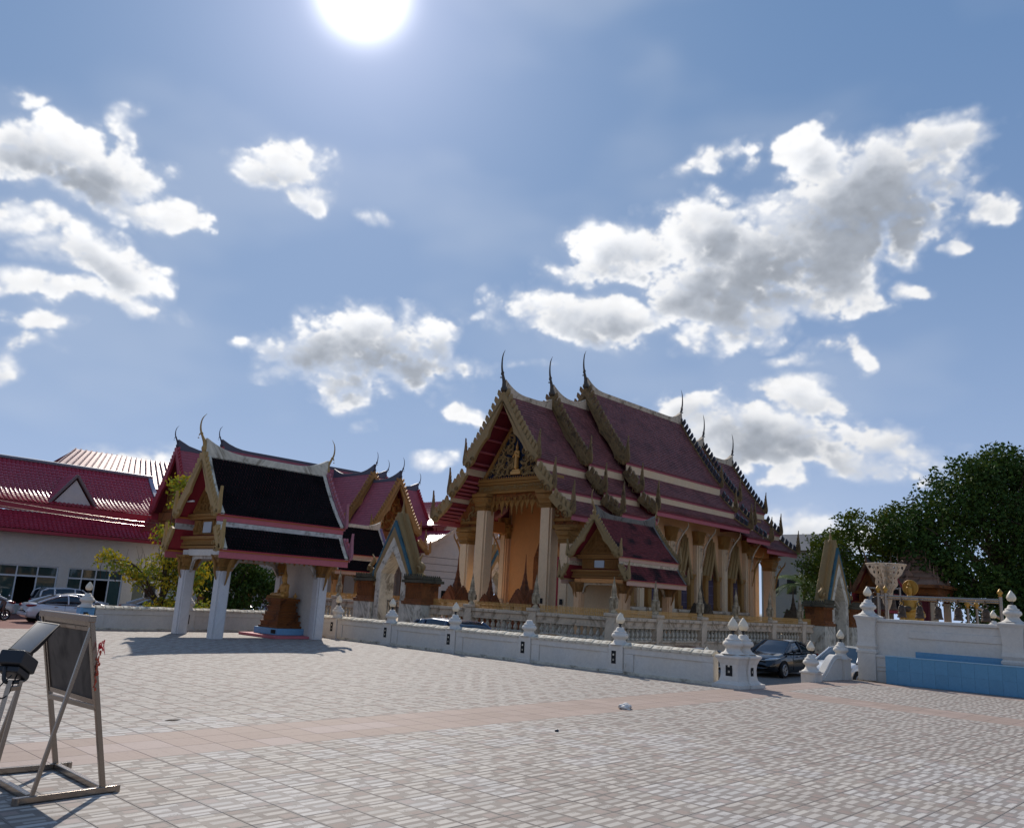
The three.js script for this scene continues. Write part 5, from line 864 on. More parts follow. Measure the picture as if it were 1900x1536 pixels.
// ------------------------------------------------------------------ cross-shaped hall with rose roofs behind the pavilion
{
  const t = thing('cross_hall', 'cross-plan hall with rose tiled roofs and golden gables behind the small pavilion', 'building', [0, 0, 0]);
  const tl = { tw: 0.2, th: 0.2, lift: 0.02, vary: 0.18, stagger: true, gap: 0.004 };
  const wing = (name, x0, x1, y, half, drop, matrix, ends) => {
    const g = new THREE.Group(); g.name = name; t.add(g); g.applyMatrix4(matrix);
    const s = { h0: 0, y0: y, h1: half, y1: y - drop, sag: drop * 0.05 }, s2 = { h0: half - 0.1, y0: y - drop - 0.4, h1: half + 1.0, y1: y - drop - 1.15, sag: 0.02 };
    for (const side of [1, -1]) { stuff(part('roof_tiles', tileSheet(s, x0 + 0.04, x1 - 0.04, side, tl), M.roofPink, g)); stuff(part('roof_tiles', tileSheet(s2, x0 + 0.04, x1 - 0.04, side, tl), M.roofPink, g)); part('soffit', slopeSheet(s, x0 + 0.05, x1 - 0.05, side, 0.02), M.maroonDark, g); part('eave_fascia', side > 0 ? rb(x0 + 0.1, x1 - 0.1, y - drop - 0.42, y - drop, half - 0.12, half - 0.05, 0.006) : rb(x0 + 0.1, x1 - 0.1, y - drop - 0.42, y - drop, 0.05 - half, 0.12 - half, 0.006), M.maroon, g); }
    part('ridge_cap', ridgeCap(x0, x1, y, 0.5, 0.16, 0.1, Math.min(0.5, 2 / (x1 - x0)), 0.1), std('ridgeSlate', 0x4a4c58, { roughness: 0.5 }), g);
    for (const [x, dir, kind] of ends) {
      gable(g, { x, dir, segs: [s, s2], width: 0.34, th: 0.16, step: 0.24, finH: 0.18, pr: 0.75, ch: 1.35, lean: 1, rise: 0.1, barge: kind ? M.gold : M.maroon, fin: kind ? M.gold : M.maroon, prong: kind ? M.gold : M.maroon, horn: M.horn || std('horn', 0x3a3440, { roughness: 0.5 }) });
      const xp = x - dir * 0.7; const p = part('pediment', plate([[-half + 0.25, y - drop + 0.1], [half - 0.25, y - drop + 0.1], [0, y - 0.4]], 0.1, xp - 0.05, 'x'), M.orangeGold, g);
      part('pediment_scrolls', triScrolls(xp + dir * 0.1, y - drop + 0.15, half - 0.35, drop - 0.7, 0.32, 0.06), M.gold, p);
      part('gable_beam', [rb(xp - 0.2, xp + 0.2, y - drop - 0.5, y - drop + 0.05, -half + 0.2, half - 0.2, 0.02), rb(xp - 0.12, xp + 0.12, y - drop - 1.3, y - drop - 0.51, -half + 0.3, half - 0.3, 0.02)], M.orangeGold, p);
    }
    return g;
  };
  const I = (x, y, z, r) => new THREE.Matrix4().makeTranslation(x, y, z).multiply(new THREE.Matrix4().makeRotationY(r));
  wing('main_roof', 23.1, 43.6, 10.0, 2.7, 4.1, I(0, 0, -52, 0), [[23.1, -1, 0], [43.6, 1, 0]]);
  wing('upper_roof', 26.1, 40.2, 10.55, 2.4, 3.7, I(0, 0, -52, 0), [[26.1, -1, 0], [40.2, 1, 0]]);
  // wings reach towards the front: local x runs to +Z
  wing('front_wing', 0.5, 5.4, 9.85, 2.4, 3.9, I(35.0, 0, -52, -Math.PI / 2), [[5.4, 1, 1]]);
  wing('front_porch', 3.2, 8.4, 9.2, 2.1, 3.6, I(35.0, 0, -52, -Math.PI / 2), [[8.4, 1, 1]]);
  part('wall', bx(24.3, 42.4, LOW, 5.6, -54.2, -49.8), M.whiteWall, t);
  for (const [x, z] of [[33.2, -44.4], [36.8, -44.4], [33.2, -47], [36.8, -47], [25, -49.6], [28, -49.6], [31, -49.6], [39, -49.6], [42, -49.6]]) part('pillar', rb(x - 0.25, x + 0.25, LOW, 5.4, z - 0.25, z + 0.25, 0.02), M.orangeGold, t);
}
// ------------------------------------------------------------------ grey gabled hall left of the temple
{
  const t = thing('gabled_hall', 'grey-walled hall with red tile roof left of the temple porch', 'building', [0, 0, 0]);
  const W = 5.6, xc = 45.6, g = new THREE.Group(); g.name = 'roof'; t.add(g); g.position.set(xc, 0, -47); g.rotation.y = -Math.PI / 2;   // local x to +Z, local z to -X
  const s = { h0: 0, y0: 9.3, h1: 3.2, y1: 6.9, sag: 0.25 }, s2 = { h0: 3.1, y0: 6.5, h1: W + 0.2, y1: 5.1, sag: 0.14 };
  for (const q of [s, s2]) for (const side of [1, -1]) { stuff(part('roof_tiles', tileSheet(q, -14, 0.9, side, { tw: 0.24, th: 0.25, lift: 0.03, wave: 0.025, vary: 0.15 }), M.roofHall, g)); part('soffit', slopeSheet(q, -14, 1.0, side, 0.06), M.pink, g);
    const r = []; for (let i = 0; i < 8; i++) { const a = slopePt(q, i / 8), b = slopePt(q, (i + 1) / 8); r.push(plate([[side * a[0], a[1] + 0.1], [side * b[0], b[1] + 0.1], [side * b[0], b[1] - 0.14], [side * a[0], a[1] - 0.14]], 0.12, 0.9, 'x')); } part('verge_board', r, M.creamWorn, g); part('roof_prong', prong(0.9, side).translate(0.96, slopePt(q, 1)[1] + 0.1, side * q.h1), M.goldDull, g); }
  part('gable_wall', plate([[-W + 1.0, LOW], [-W + 1.0, 2.0], [W - 1.0, 2.0], [W - 1.0, LOW], [W - 0.4, LOW], [W - 0.4, 4.7], [3.0, 6.4], [2.9, 6.8], [0, 8.9], [-2.9, 6.8], [-3.0, 6.4], [-W + 0.4, 4.7], [-W + 0.4, LOW]].map(([a, b]) => [xc + a, b]), 0.2, -47.3, 'z'), M.whiteWall, t);
  part('siding_joint', [2.9, 3.4, 3.9, 4.4].map((y) => rb(xc - W + 0.5, xc + W - 0.5, y, y + 0.03, -47.1, -47.08, 0.004)), M.darkGlaze, t);
  part('side_wall', bx(xc - W + 0.4, xc - W + 0.6, LOW, 4.9, -60, -47.31), M.whiteWall, t);
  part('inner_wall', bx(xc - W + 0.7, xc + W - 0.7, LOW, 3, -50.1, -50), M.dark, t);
  for (const x of [-3.2, -1.2, 1.2]) part('pillar', rb(xc + x - 0.15, xc + x + 0.15, LOW, 2.0, -47.3, -47.0, 0.01), M.whiteWall, t);
}
{
  const t = thing('far_house', 'far house with tan roof between the rose roofs and the temple', 'building', [63, 0, -72]);
  part('roof', plate([[-6, 9.5], [6, 9.5], [5, 11.6], [-5, 11.6]], 5, -2, 'z'), std('tanRoof', 0xb08a68, { map: P1, roughness: 0.8 }), t); part('wall', bx(-5.5, 5.5, LOW, 9.5, -2, 3), M.cream, t);
  const u = thing('grey_building', 'plain grey building behind the palms right of the temple', 'building', [75, 0, -33]);
  part('wall', bx(-2, 4, LOW, 7.4, -3.2, 2.6), std('greyWall', 0x8e9088, { map: P1, roughness: 0.85 }), u); part('roof', plate([[-2.6, 7.4], [4.6, 7.4], [1, 9.2]], 6.4, -3.5, 'z'), M.darkGlaze, u);
  for (let i = 0; i < 3; i++) part('window', rb(-2.03, -2.0, 3.5, 4.8, -2.4 + i * 1.7, -1.5 + i * 1.7, 0.01), M.dark, u);
}
// ------------------------------------------------------------------ spired shrine hall and brown pavilion on the right
{
  const t = thing('spired_hall', 'small orange hall with tiered roof and tall thin spire before the big tree', 'shrine', [53.9, 0, -16.6]);
  part('hall_base', [rb(-2.2, 2.2, LOW, 1.2, -2.2, 2.2, 0.03)], M.creamWorn, t);
  part('hall_core', bx(-0.8, 0.8, 1.2, 3.2, -0.8, 0.8), M.maroonDark, t);
  for (const x of [-1.25, 1.25]) for (const z of [-1.25, 1.25]) squareColumn(t, x, z, 0.36, 1.2, 3.3, { shaft: M.cream, cap: 0.5, capMat: M.orangeGold, base: 0.25 });
  part('hall_lintel', [rb(-1.6, 1.6, 3.2, 3.6, -1.6, 1.6, 0.02), rb(-1.9, 1.9, 3.6, 3.8, -1.9, 1.9, 0.03)], M.orangeGold, t);
  for (let i = 0; i < 5; i++) { const r = 1.75 - i * 0.3, y = 3.8 + i * 0.42; part('roof_tier', [new THREE.CylinderGeometry((r - 0.28) * 1.41, r * 1.41, 0.28, 4).rotateY(Math.PI / 4).translate(0, y + 0.14, 0), rb(-r * 0.8, r * 0.8, y + 0.28, y + 0.42, -r * 0.8, r * 0.8, 0.02), ...Array.from({ length: 4 }, (_, s) => plate([[-0.3, 0], [0.3, 0], [0, 0.42]], 0.06, r * 0.98, 'z').translate(0, y + 0.05, 0).rotateY(s * Math.PI / 2)), ...[-1, 1].flatMap((a) => [-1, 1].map((b) => cyl(0.05, 0.005, 0.6, 6, a * r * 0.95, y + 0.1, b * r * 0.95)))], std('tierStone' + i, 0x93705c, { map: P2, roughness: 0.7 }), t); }
  part('spire', lathe([[0, 5.9], [0.3, 5.9], [0.24, 6.1], [0.26, 6.15], [0.16, 6.5], [0.1, 6.7], [0.06, 7.2], [0.03, 8.2], [0.012, 9.2], [0, 9.2]], 10), M.shrineMossy, t);
  const skinT = { ...plazaSkin, roof: M.roofBlack, dirt: 0.2, trim: M.orangeTrim, board: M.maroon, pale: M.maroonDark, verge: M.darkGlaze, barge: std('bargeBrown', 0x9c6a42, { map: P2, bumpMap: CV2, bumpScale: 0.03, roughness: 0.6 }), bargeBack: M.maroon, gold: M.orangeGold, col: M.maroon, beam: M.maroonDark };
  const b = thing('pavilion', 'dark-roofed brown pavilion with carved gable right of the side court gate', 'pavilion', [48.3, 0.1, -17.4]); b.scale.set(0.85, 0.83, 0.62); pavilion(b, skinT);
}
// ------------------------------------------------------------------ upper terrace on the right: bell rack, bells, statues, stands
{
  const bellProf = [[0, 0], [0.125, 0], [0.13, 0.03], [0.112, 0.06], [0.10, 0.13], [0.096, 0.22], [0.088, 0.29], [0.06, 0.33], [0.02, 0.345], [0, 0.345]];
  const ib = std('bellIron', 0x55473d, { metalness: 0.45, roughness: 0.55, map: P2 });
  const rack = thing('bell_rack', 'long steel pipe rack with gold finials carrying the temple bells', 'bell rack', [24.6, 0, 0]);
  part('rack_pipe', [bar([0, 2.27, -8.62], [0, 2.27, -5.58], 0.035, 12), bar([0.12, 2.21, -8.6], [0.12, 2.21, -5.6], 0.022, 10)], M.stainless, rack);
  for (const [z, x] of [[-8.64, 0], [-8.42, -0.05], [-5.56, 0]]) { part('rack_post', bar([x, 0.75, z], [x, 2.36, z], 0.045, 12), M.stainless, rack); part('post_finial', lathe([[0, 2.36], [0.06, 2.36], [0.03, 2.4], [0.075, 2.46], [0.055, 2.5], [0.02, 2.55], [0, 2.57]], 10, x, 0, z), M.goldBright, rack); }
  const bell = (label, x, y, z, k) => { const b = thing('temple_bell', label, 'bell', [x, y, z], 0, 'bronze temple bells on the upper terrace'); b.scale.set(k, k, k); part('bell_body', lathe(bellProf, 20), ib, b); part('bell_crown', [new THREE.TorusGeometry(0.06, 0.016, 6, 14).rotateY(Math.PI / 2).translate(0, 0.40, 0), cyl(0.016, 0.016, 0.12 / k + 0.02, 6, 0, 0.45, 0)], ib, b); part('bell_band', [new THREE.TorusGeometry(0.1, 0.008, 5, 20).rotateX(Math.PI / 2).translate(0, 0.14, 0), new THREE.TorusGeometry(0.092, 0.007, 5, 20).rotateX(Math.PI / 2).translate(0, 0.26, 0)], ib, b); };
  [[-8.04, 'bronze bell left of the golden standing statue'], [-7.57, 'bronze bell right of the golden standing statue'], [-7.1, 'bronze bell in the middle of the long pipe rack'], [-6.6, 'bronze bell second from the right end of the pipe rack'], [-5.94, 'bronze bell nearest the right post of the pipe rack']].forEach(([z, l]) => bell(l, 24.66, 1.70, z, 0.98));
  const r2 = thing('bell_rack', 'farther low bell rack at the left end of the terrace', 'bell rack', [31.8, 0, 0]);
  part('rack_pipe', bar([0, 2.75, -11.5], [0, 2.75, -10.4], 0.03, 8), M.stainless, r2); for (const z of [-11.5, -10.4]) part('rack_post', bar([0, 0.75, z], [0, 2.8, z], 0.035, 8), M.stainless, r2);
  [[-11.28, 'leftmost'], [-10.98, 'middle'], [-10.7, 'rightmost']].forEach(([z, l]) => bell(l + ' of the three farther bells behind the rack posts', 31.8, 1.98, z, 1.35));
  // standing statue with halo and alms bowl, facing -X
  const s = thing('standing_statue', 'golden standing buddha statue with round halo and alms bowl', 'statue', [30.3, 0.75, -9.6]);
  part('statue_plinth', [rb(-0.32, 0.32, 0, 0.22, -0.32, 0.32, 0.02), rb(-0.26, 0.26, 0.221, 0.34, -0.26, 0.26, 0.02)], M.gold, s);
  part('body', skin([[[0, 0.42, 0.08], [0, 1.15, 0.09], 0.09, 0.13], [[0, 0.42, -0.08], [0, 1.15, -0.09], 0.09, 0.13], [[0, 1.1, 0], [0, 1.55, 0], 0.19, 0.17], [[0, 1.6, -0.14], [0, 1.6, 0.14], 0.1, 0.1], [[0, 1.65, 0], [0, 1.82, 0], 0.07, 0.055], [[0, 1.86, 0], [-0.01, 1.96, 0], 0.095, 0.1], [[0, 1.6, 0.2], [-0.05, 1.3, 0.28], 0.075, 0.06], [[-0.05, 1.3, 0.28], [-0.22, 1.22, 0.06], 0.055, 0.04], [[0, 1.6, -0.2], [-0.05, 1.3, -0.28], 0.075, 0.06], [[-0.05, 1.3, -0.28], [-0.22, 1.22, -0.06], 0.055, 0.04], [[0, 0.38, 0.08], [-0.13, 0.36, 0.09], 0.05, 0.035], [[0, 0.38, -0.08], [-0.13, 0.36, -0.09], 0.05, 0.035]], 0.026, 0.05), M.goldBright, s);
  part('robe', [new THREE.CylinderGeometry(0.2, 0.27, 0.85, 16, 1, true).scale(0.8, 1, 1).translate(0.02, 0.85, 0), plate([[-0.3, 1.35], [-0.42, 0.6], [-0.2, 0.55], [-0.15, 1.3]], 0.04, 0.05, 'x'), plate([[0.3, 1.35], [0.36, 0.6], [0.2, 0.55], [0.15, 1.3]], 0.04, 0.05, 'x')], M.goldBright, s);
  part('halo', [new THREE.CylinderGeometry(0.24, 0.24, 0.03, 28).rotateZ(Math.PI / 2).translate(0.12, 2.0, 0), new THREE.TorusGeometry(0.24, 0.025, 6, 28).rotateY(Math.PI / 2).translate(0.12, 2.0, 0)], M.goldBright, s);
  part('hair_knot', lathe([[0, 2.04], [0.09, 2.04], [0.05, 2.11], [0.03, 2.15], [0.006, 2.23], [0, 2.23]], 10), M.goldBright, s);
  part('alms_bowl', lathe([[0, 0], [0.07, 0.02], [0.12, 0.1], [0.11, 0.18], [0.08, 0.2], [0, 0.19]], 14, -0.26, 1.17, 0), M.bronze, s);
  // white lattice stand
  const w = thing('lattice_stand', 'white openwork stand like an inverted cone on a pole, beside the golden statue', 'stand', [29.6, 0.75, -10.1]);
  part('stand_pole', bar([0, 0, 0], [0, 2.75, 0], 0.035, 10), M.wornWhite, w);
  const lat = []; for (let i = 0; i < 6; i++) { const a = i * Math.PI / 3; const out = [[0.04, 2.72], [0.66, 2.74], [0.5, 2.42], [0.34, 2.25], [0.36, 2.05], [0.2, 1.85], [0.14, 1.45], [0.05, 1.2]], holes = [[0.13, 2.6], [0.26, 2.61], [0.39, 2.62], [0.52, 2.63], [0.12, 2.45], [0.24, 2.45], [0.37, 2.47], [0.12, 2.29], [0.24, 2.3], [0.12, 2.13], [0.23, 2.12], [0.11, 1.97], [0.1, 1.8], [0.09, 1.62]].map(([x, y]) => Array.from({ length: 6 }, (_, k) => [x + 0.047 * Math.cos(k * 1.047), y + 0.062 * Math.sin(k * 1.047)])); lat.push(plate(out, 0.025, -0.012, 'z', holes).rotateY(a)); }
  part('stand_lattice', [...lat, new THREE.TorusGeometry(0.64, 0.02, 5, 30).rotateX(Math.PI / 2).translate(0, 2.73, 0)], M.creamWorn, w); part('stand_foot', cyl(0.3, 0.2, 0.12, 14, 0, 0, 0), M.wornWhite, w);
  // short posts with gold finials, a leaning pole, a vase and one more bud lamp
  [[33.9, -8.75, 2.2, 'left short steel post with gold finial behind the bells'], [34.1, -8.5, 2.2, 'right short steel post with gold finial behind the bells'], [35.3, -6.7, 2.0, 'short steel post with gold finial beyond the rightmost bell']].forEach(([x, z, h, l]) => { const p = thing('finial_post', l, 'post', [x, 0.75, z], 0, 'short posts with gold finials'); part('post_shaft', bar([0, 0, 0], [0, h - 0.75, 0], 0.05, 10), M.stainless, p); part('post_finial', lathe([[0, 0], [0.08, 0], [0.04, 0.05], [0.1, 0.13], [0.07, 0.2], [0.02, 0.28], [0, 0.3]], 10, 0, h - 0.75, 0), M.goldBright, p); });
  const lp = thing('leaning_pole', 'slanting pale handrail crossing behind the bells', 'handrail', [0, 0, 0]); part('rail', bar([33.84, 2.46, -8.83], [35.3, 1.6, -7.4], 0.05, 10), M.stainless, lp); part('rail_post', bar([34.8, 0.75, -7.9], [34.8, 1.9, -7.9], 0.03, 8), M.stainless, lp);
  const va = thing('gold_vase', 'small golden offering bowl on a stand under the bell rack', 'bowl stand', [26.4, 0.75, -8.05]); part('vase_stem', lathe([[0, 0], [0.12, 0], [0.04, 0.1], [0.025, 0.75], [0.05, 0.95], [0.11, 1.02], [0.1, 1.12], [0, 1.1]], 14), M.goldBright, va); part('vase_lid', lathe([[0, 1.12], [0.09, 1.13], [0.04, 1.22], [0.012, 1.34], [0, 1.35]], 12), M.goldBright, va);
  const bl = thing('lamp_post', 'small bud lamp beyond the terrace just left of the right rack post', 'lamp post', [30, 0.75, -7.02], 0, 'lamp posts along the plaza walls'); part('pier', rb(-0.15, 0.15, 0, 0.6, -0.15, 0.15, 0.01), M.whiteWall, bl); lampTop(bl, 0.6, 0.9);
}

// ------------------------------------------------------------------ parked cars. Local frame: front towards +X, wheels on y = 0
function loftRings(rings, closedEnds = true) {
  const n = rings[0].length, P = [], I = []; rings.forEach((r) => r.forEach((p) => P.push(...p)));
  for (let i = 0; i + 1 < rings.length; i++) for (let j = 0; j < n; j++) { const a = i * n + j, b = i * n + (j + 1) % n, c = a + n, d = b + n; I.push(a, c, b, b, c, d); }
  if (closedEnds) for (const e of [0, rings.length - 1]) { const c = [0, 0, 0]; rings[e].forEach((p) => { for (let k = 0; k < 3; k++) c[k] += p[k] / n; }); const ci = P.length / 3; P.push(...c); for (let j = 0; j < n; j++) { const a = e * n + j, b = e * n + (j + 1) % n; e ? I.push(ci, a, b) : I.push(ci, b, a); } }
  const g = new THREE.BufferGeometry(); g.setAttribute('position', new THREE.Float32BufferAttribute(P, 3)); g.setIndex(I); g.computeVertexNormals(); return g;
}
function interp(tab, x) { for (let i = 0; i + 1 < tab.length; i++) if (x <= tab[i + 1][0]) { const t = clamp((x - tab[i][0]) / (tab[i + 1][0] - tab[i][0])), s = t * t * (3 - 2 * t) * 0.5 + t * 0.5; return tab[i].map((v, k) => lerp(v, tab[i + 1][k], s)); } return tab[tab.length - 1]; }
const tyreMat = std('tyre', 0x17171a, { roughness: 0.9 }), rimMat = std('rim', 0xa9adb2, { metalness: 0.8, roughness: 0.35 }), glassMat = std('carGlass', 0x1b2a36, { roughness: 0.04, clearcoat: 0.5, specularIntensity: 1 }), lensMat = std('lens', 0xb9c4cc, { roughness: 0.08, metalness: 0.3 }), redLens = std('redLens', 0x7d0f14, { roughness: 0.12 }), chrome = std('chrome', 0xd5d8db, { metalness: 0.95, roughness: 0.12 });
function car(label, pos, turn, kind, paint, category, group) {
  const t = thing(kind === 'suv' ? 'parked_van' : kind === 'pickup' ? 'parked_pickup' : 'parked_car', label, category, pos, turn, group);
  const suv = kind !== 'sedan', L = 4.35, hw = suv ? 0.89 : 0.86, roofY = suv ? 1.68 : 1.46, belt = suv ? 1.02 : 0.93;
  // body stations from nose (+x) to tail: x, deck height, width factor, bottom
  const st = suv ? [[-2.17, 0.62, 0.72, 0.42], [-2.13, 0.95, 0.88, 0.34], [-1.95, 1.06, 0.95, 0.27], [-1.2, 1.07, 1, 0.24], [0.5, 1.05, 1, 0.24], [1.0, 1.03, 1, 0.24], [1.7, 0.94, 0.97, 0.25], [2.02, 0.82, 0.86, 0.30], [2.16, 0.60, 0.70, 0.38]]
    : [[-2.17, 0.62, 0.70, 0.44], [-2.14, 0.86, 0.84, 0.36], [-2.0, 0.99, 0.92, 0.28], [-1.5, 1.02, 0.985, 0.22], [-0.6, 0.97, 1, 0.2], [0.6, 0.95, 1, 0.2], [1.05, 0.95, 0.99, 0.2], [1.6, 0.86, 0.96, 0.2], [1.98, 0.75, 0.86, 0.24], [2.12, 0.62, 0.74, 0.3], [2.17, 0.5, 0.64, 0.36]];
  const rings = []; for (let i = 0; i <= 44; i++) {
    const [x, top, wf, bot] = interp(st, lerp(st[0][0], st[st.length - 1][0], i / 44)), w = hw * wf, half = [[top, 0], [top - 0.005, w * 0.5], [top - 0.03, w * 0.8], [top - 0.09, w * 0.93], [lerp(bot, top, 0.62), w * 0.995], [lerp(bot, top, 0.4), w], [lerp(bot, top, 0.16), w * 0.985], [bot, w * 0.93], [bot - 0.02, w * 0.5], [bot - 0.02, 0]];
    rings.push([...half.map(([y, z]) => [x, y, z]), ...half.slice(1, -1).reverse().map(([y, z]) => [x, y, -z])]);
  }
  part('body', loftRings(rings), paint, t);
  // cabin: dark glass all round, roof and pillars painted
  const cab = suv ? [[-2.05, 1.0, 1.01, 0.80, 0.79], [-1.95, 1.02, 1.50, 0.83, 0.68], [-1.6, 1.04, 1.65, 0.85, 0.66], [-0.4, 1.04, 1.70, 0.86, 0.67], [0.3, 1.03, 1.64, 0.86, 0.65], [0.75, 1.02, 1.34, 0.84, 0.70], [1.12, 1.0, 1.01, 0.80, 0.78]]
    : [[-1.72, 0.99, 1.0, 0.74, 0.73], [-1.25, 0.98, 1.22, 0.79, 0.64], [-0.85, 0.96, 1.38, 0.81, 0.58], [-0.25, 0.95, 1.46, 0.82, 0.57], [0.2, 0.94, 1.42, 0.82, 0.57], [0.62, 0.93, 1.20, 0.81, 0.64], [1.08, 0.92, 0.93, 0.76, 0.74]];
  const cr = [], roofRings = []; for (let i = 0; i <= 36; i++) {
    const [x, yb, yt, wb, wt] = interp(cab, lerp(cab[0][0], cab[cab.length - 1][0], i / 36)), k = clamp((yt - yb) / 0.4), half = [[yt, 0], [yt - 0.012 * k, wt * 0.6], [yt - 0.035 * k, wt * 0.9], [yt - 0.08 * k, wt], [lerp(yb, yt, 0.45), lerp(wb, wt, 0.5) + 0.02 * k], [yb - 0.02, wb]];
    cr.push([...half.map(([y, z]) => [x, y, z]), ...half.slice(1).reverse().map(([y, z]) => [x, y, -z])]);
    const f = i / 36; if (f > (suv ? 0.1 : 0.34) && f < (suv ? 0.74 : 0.7)) roofRings.push([...half.slice(0, 4).map(([y, z]) => [x, y + 0.008, z * 1.01]), ...half.slice(0, 4).reverse().map(([y, z]) => [x, y - 0.012, z * 0.98]), ...half.slice(1, 4).map(([y, z]) => [x, y - 0.012, -z * 0.98]), ...half.slice(1, 4).reverse().map(([y, z]) => [x, y + 0.008, -z * 1.01])]);
  }
  part('window_glass', loftRings(cr), glassMat, t);
  part('roof', loftRings(roofRings), paint, t);
  for (const s of [-1, 1]) {
    const edge = (a, b, r) => { const p = []; for (let i = 0; i <= 8; i++) { const [x, yb, yt, wb, wt] = interp(cab, lerp(a, b, i / 8)); p.push([x, yt - 0.06 * clamp((yt - yb) / 0.4), s * (wt + 0.012)]); } return sweep(p, [r, r, r], 16, 6); };
    const post = (x, r, lean = 0) => { const [, yb, yt, wb, wt] = interp(cab, x), [, , yt2, , wt2] = interp(cab, x + lean); return sweep([[x, yb - 0.01, s * (wb + 0.008)], [x + lean * 0.5, lerp(yb, yt2, 0.5), s * (lerp(wb, wt2, 0.5) + 0.026)], [x + lean, yt2 - 0.06, s * (wt2 + 0.008)]], [r, r, r], 8, 6); };
    part('pillar', suv ? [edge(0.3, 1.1, 0.045), edge(-2.02, -1.6, 0.06), post(-0.1, 0.045), post(-1.25, 0.06)] : [edge(0.2, 1.06, 0.042), edge(-1.70, -0.7, 0.06), post(-0.3, 0.04), edge(-0.85, 0.25, 0.03)], paint, t);
    part('belt_trim', bar([-1.4, belt + 0.045, s * (hw * 0.945)], [0.85, belt + 0.02, s * (hw * 0.955)], 0.012, 5), chrome, t);
    const m = part('mirror', [new THREE.SphereGeometry(0.1, 10, 8).scale(0.8, 0.75, 1.1).translate(0.72, belt + 0.1, s * (hw + 0.1))], paint, t);
    for (const [x, f] of [[1.35, 1], [-1.38, -1]]) {
      const w = new THREE.Group(); w.name = 'wheel'; w.position.set(x, 0.31, s * (hw - 0.09)); t.add(w);
      part('tyre', new THREE.CylinderGeometry(0.31, 0.31, 0.19, 26).rotateX(Math.PI / 2), tyreMat, w);
      part('rim', [new THREE.TorusGeometry(0.205, 0.018, 6, 26).translate(0, 0, s * 0.098), ...Array.from({ length: 10 }, (_, i) => rb(-0.016, 0.016, 0.03, 0.205, s > 0 ? 0.085 : -0.103, s > 0 ? 0.103 : -0.085, 0.005).rotateZ(i * Math.PI / 5 + (i % 2 ? 0.12 : -0.12))), new THREE.CylinderGeometry(0.05, 0.05, 0.03, 12).rotateX(Math.PI / 2).translate(0, 0, s * 0.095)], rimMat, w);
      part('wheel_arch', [new THREE.TorusGeometry(0.345, 0.03, 6, 24, Math.PI).translate(x, 0.31, s * (hw - 0.015)), new THREE.CylinderGeometry(0.345, 0.345, 0.02, 26).rotateX(Math.PI / 2).translate(x, 0.31, s * (hw - 0.07))], M.dark, t);
    }
    part('headlight', sweep([[2.08, 0.66, s * 0.36], [2.0, 0.70, s * 0.55], [1.84, 0.73, s * 0.70], [1.62, 0.77, s * 0.80]].map((p) => suv ? [p[0] + 0.02, p[1] + 0.1, p[2] * 1.03] : p), [0.03, 0.06, 0.06, 0.015], 12, 7), lensMat, t);
    part('tail_light', sweep([[-2.15, 0.86, s * 0.42], [-2.12, 0.86, s * 0.62], [-2.0, 0.87, s * 0.76], [-1.78, 0.9, s * 0.83]].map((p) => suv ? [p[0], p[1] + 0.05, p[2]] : p), [0.03, 0.06, 0.065, 0.015], 12, 7), redLens, t);
    part('door_seam', [rb(0.53, 0.537, 0.3, belt, s > 0 ? hw - 0.01 : -hw - 0.003, s > 0 ? hw + 0.003 : -hw + 0.01, 0.001), rb(-0.45, -0.443, 0.3, belt, s > 0 ? hw - 0.01 : -hw - 0.003, s > 0 ? hw + 0.003 : -hw + 0.01, 0.001)], M.dark, t);
    part('door_handle', [rb(0.0, 0.16, belt - 0.12, belt - 0.09, s > 0 ? hw - 0.02 : -hw - 0.02, s > 0 ? hw + 0.02 : -hw + 0.02, 0.006), rb(-0.95, -0.79, belt - 0.11, belt - 0.08, s > 0 ? hw - 0.03 : -hw - 0.015, s > 0 ? hw + 0.015 : -hw + 0.03, 0.006)], chrome, t);
  }
  const nx = suv ? 2.12 : 2.1;
  part('grille', [rb(nx - 0.1, nx + 0.02, 0.5, 0.62, -0.42, 0.42, 0.02), rb(nx - 0.1, nx + 0.035, 0.3, 0.4, -0.5, 0.5, 0.02)], M.dark, t);
  part('grille_bar', [rb(nx - 0.05, nx + 0.035, 0.63, 0.66, -0.4, 0.4, 0.008)], chrome, t);
  part('bumper', [rb(nx - 0.25, nx + 0.05, 0.405, 0.48, -0.62, 0.62, 0.03), rb(-2.2, -1.95, 0.36, 0.5, -0.64, 0.64, 0.03)], paint, t);
  part('number_plate', [rb(nx + 0.045, nx + 0.06, 0.40, 0.51, -0.17, 0.17, 0.004)], std('plate' + names.get('parked_car') + category, 0xc9c9c4, { roughness: 0.5 }), t);
  part('number_plate', [rb(-2.215, -2.2, 0.62, 0.73, -0.17, 0.17, 0.004)], M.wornWhite, t);
  return t;
}
const paintOf = (n, c, r = 0.22) => std(n, c, { roughness: r, metalness: 0.15, clearcoat: 0.7, clearcoatRoughness: 0.06 });
const pBlack = paintOf('paintBlack', 0x0e1118), pWhite = paintOf('paintWhite', 0xc9cacd), pSilver = paintOf('paintSilver', 0xa5a8ac, 0.3), pDark = paintOf('paintCharcoal', 0x1b1e26), pBlue = paintOf('paintBlue', 0x2a3d58), pRed = paintOf('paintRed', 0x5a1018), pPearl = paintOf('paintPearl', 0xd8d8d6);
const CG = 'cars parked on the lower lane and yard';
car('glossy black sedan parked facing left beyond the stair opening', [33.7, LOW, -15.95], Math.PI, 'sedan', pBlack, 'car', CG);
car('white sedan half hidden behind the scrolled stair parapet', [31.35, LOW, -12.2], Math.PI, 'sedan', pPearl, 'car', CG);
car('dark sedan whose roof shows over the plaza wall left of the double post', [20.6, LOW, -12.6], Math.PI * 0.94, 'sedan', pDark, 'car', CG);
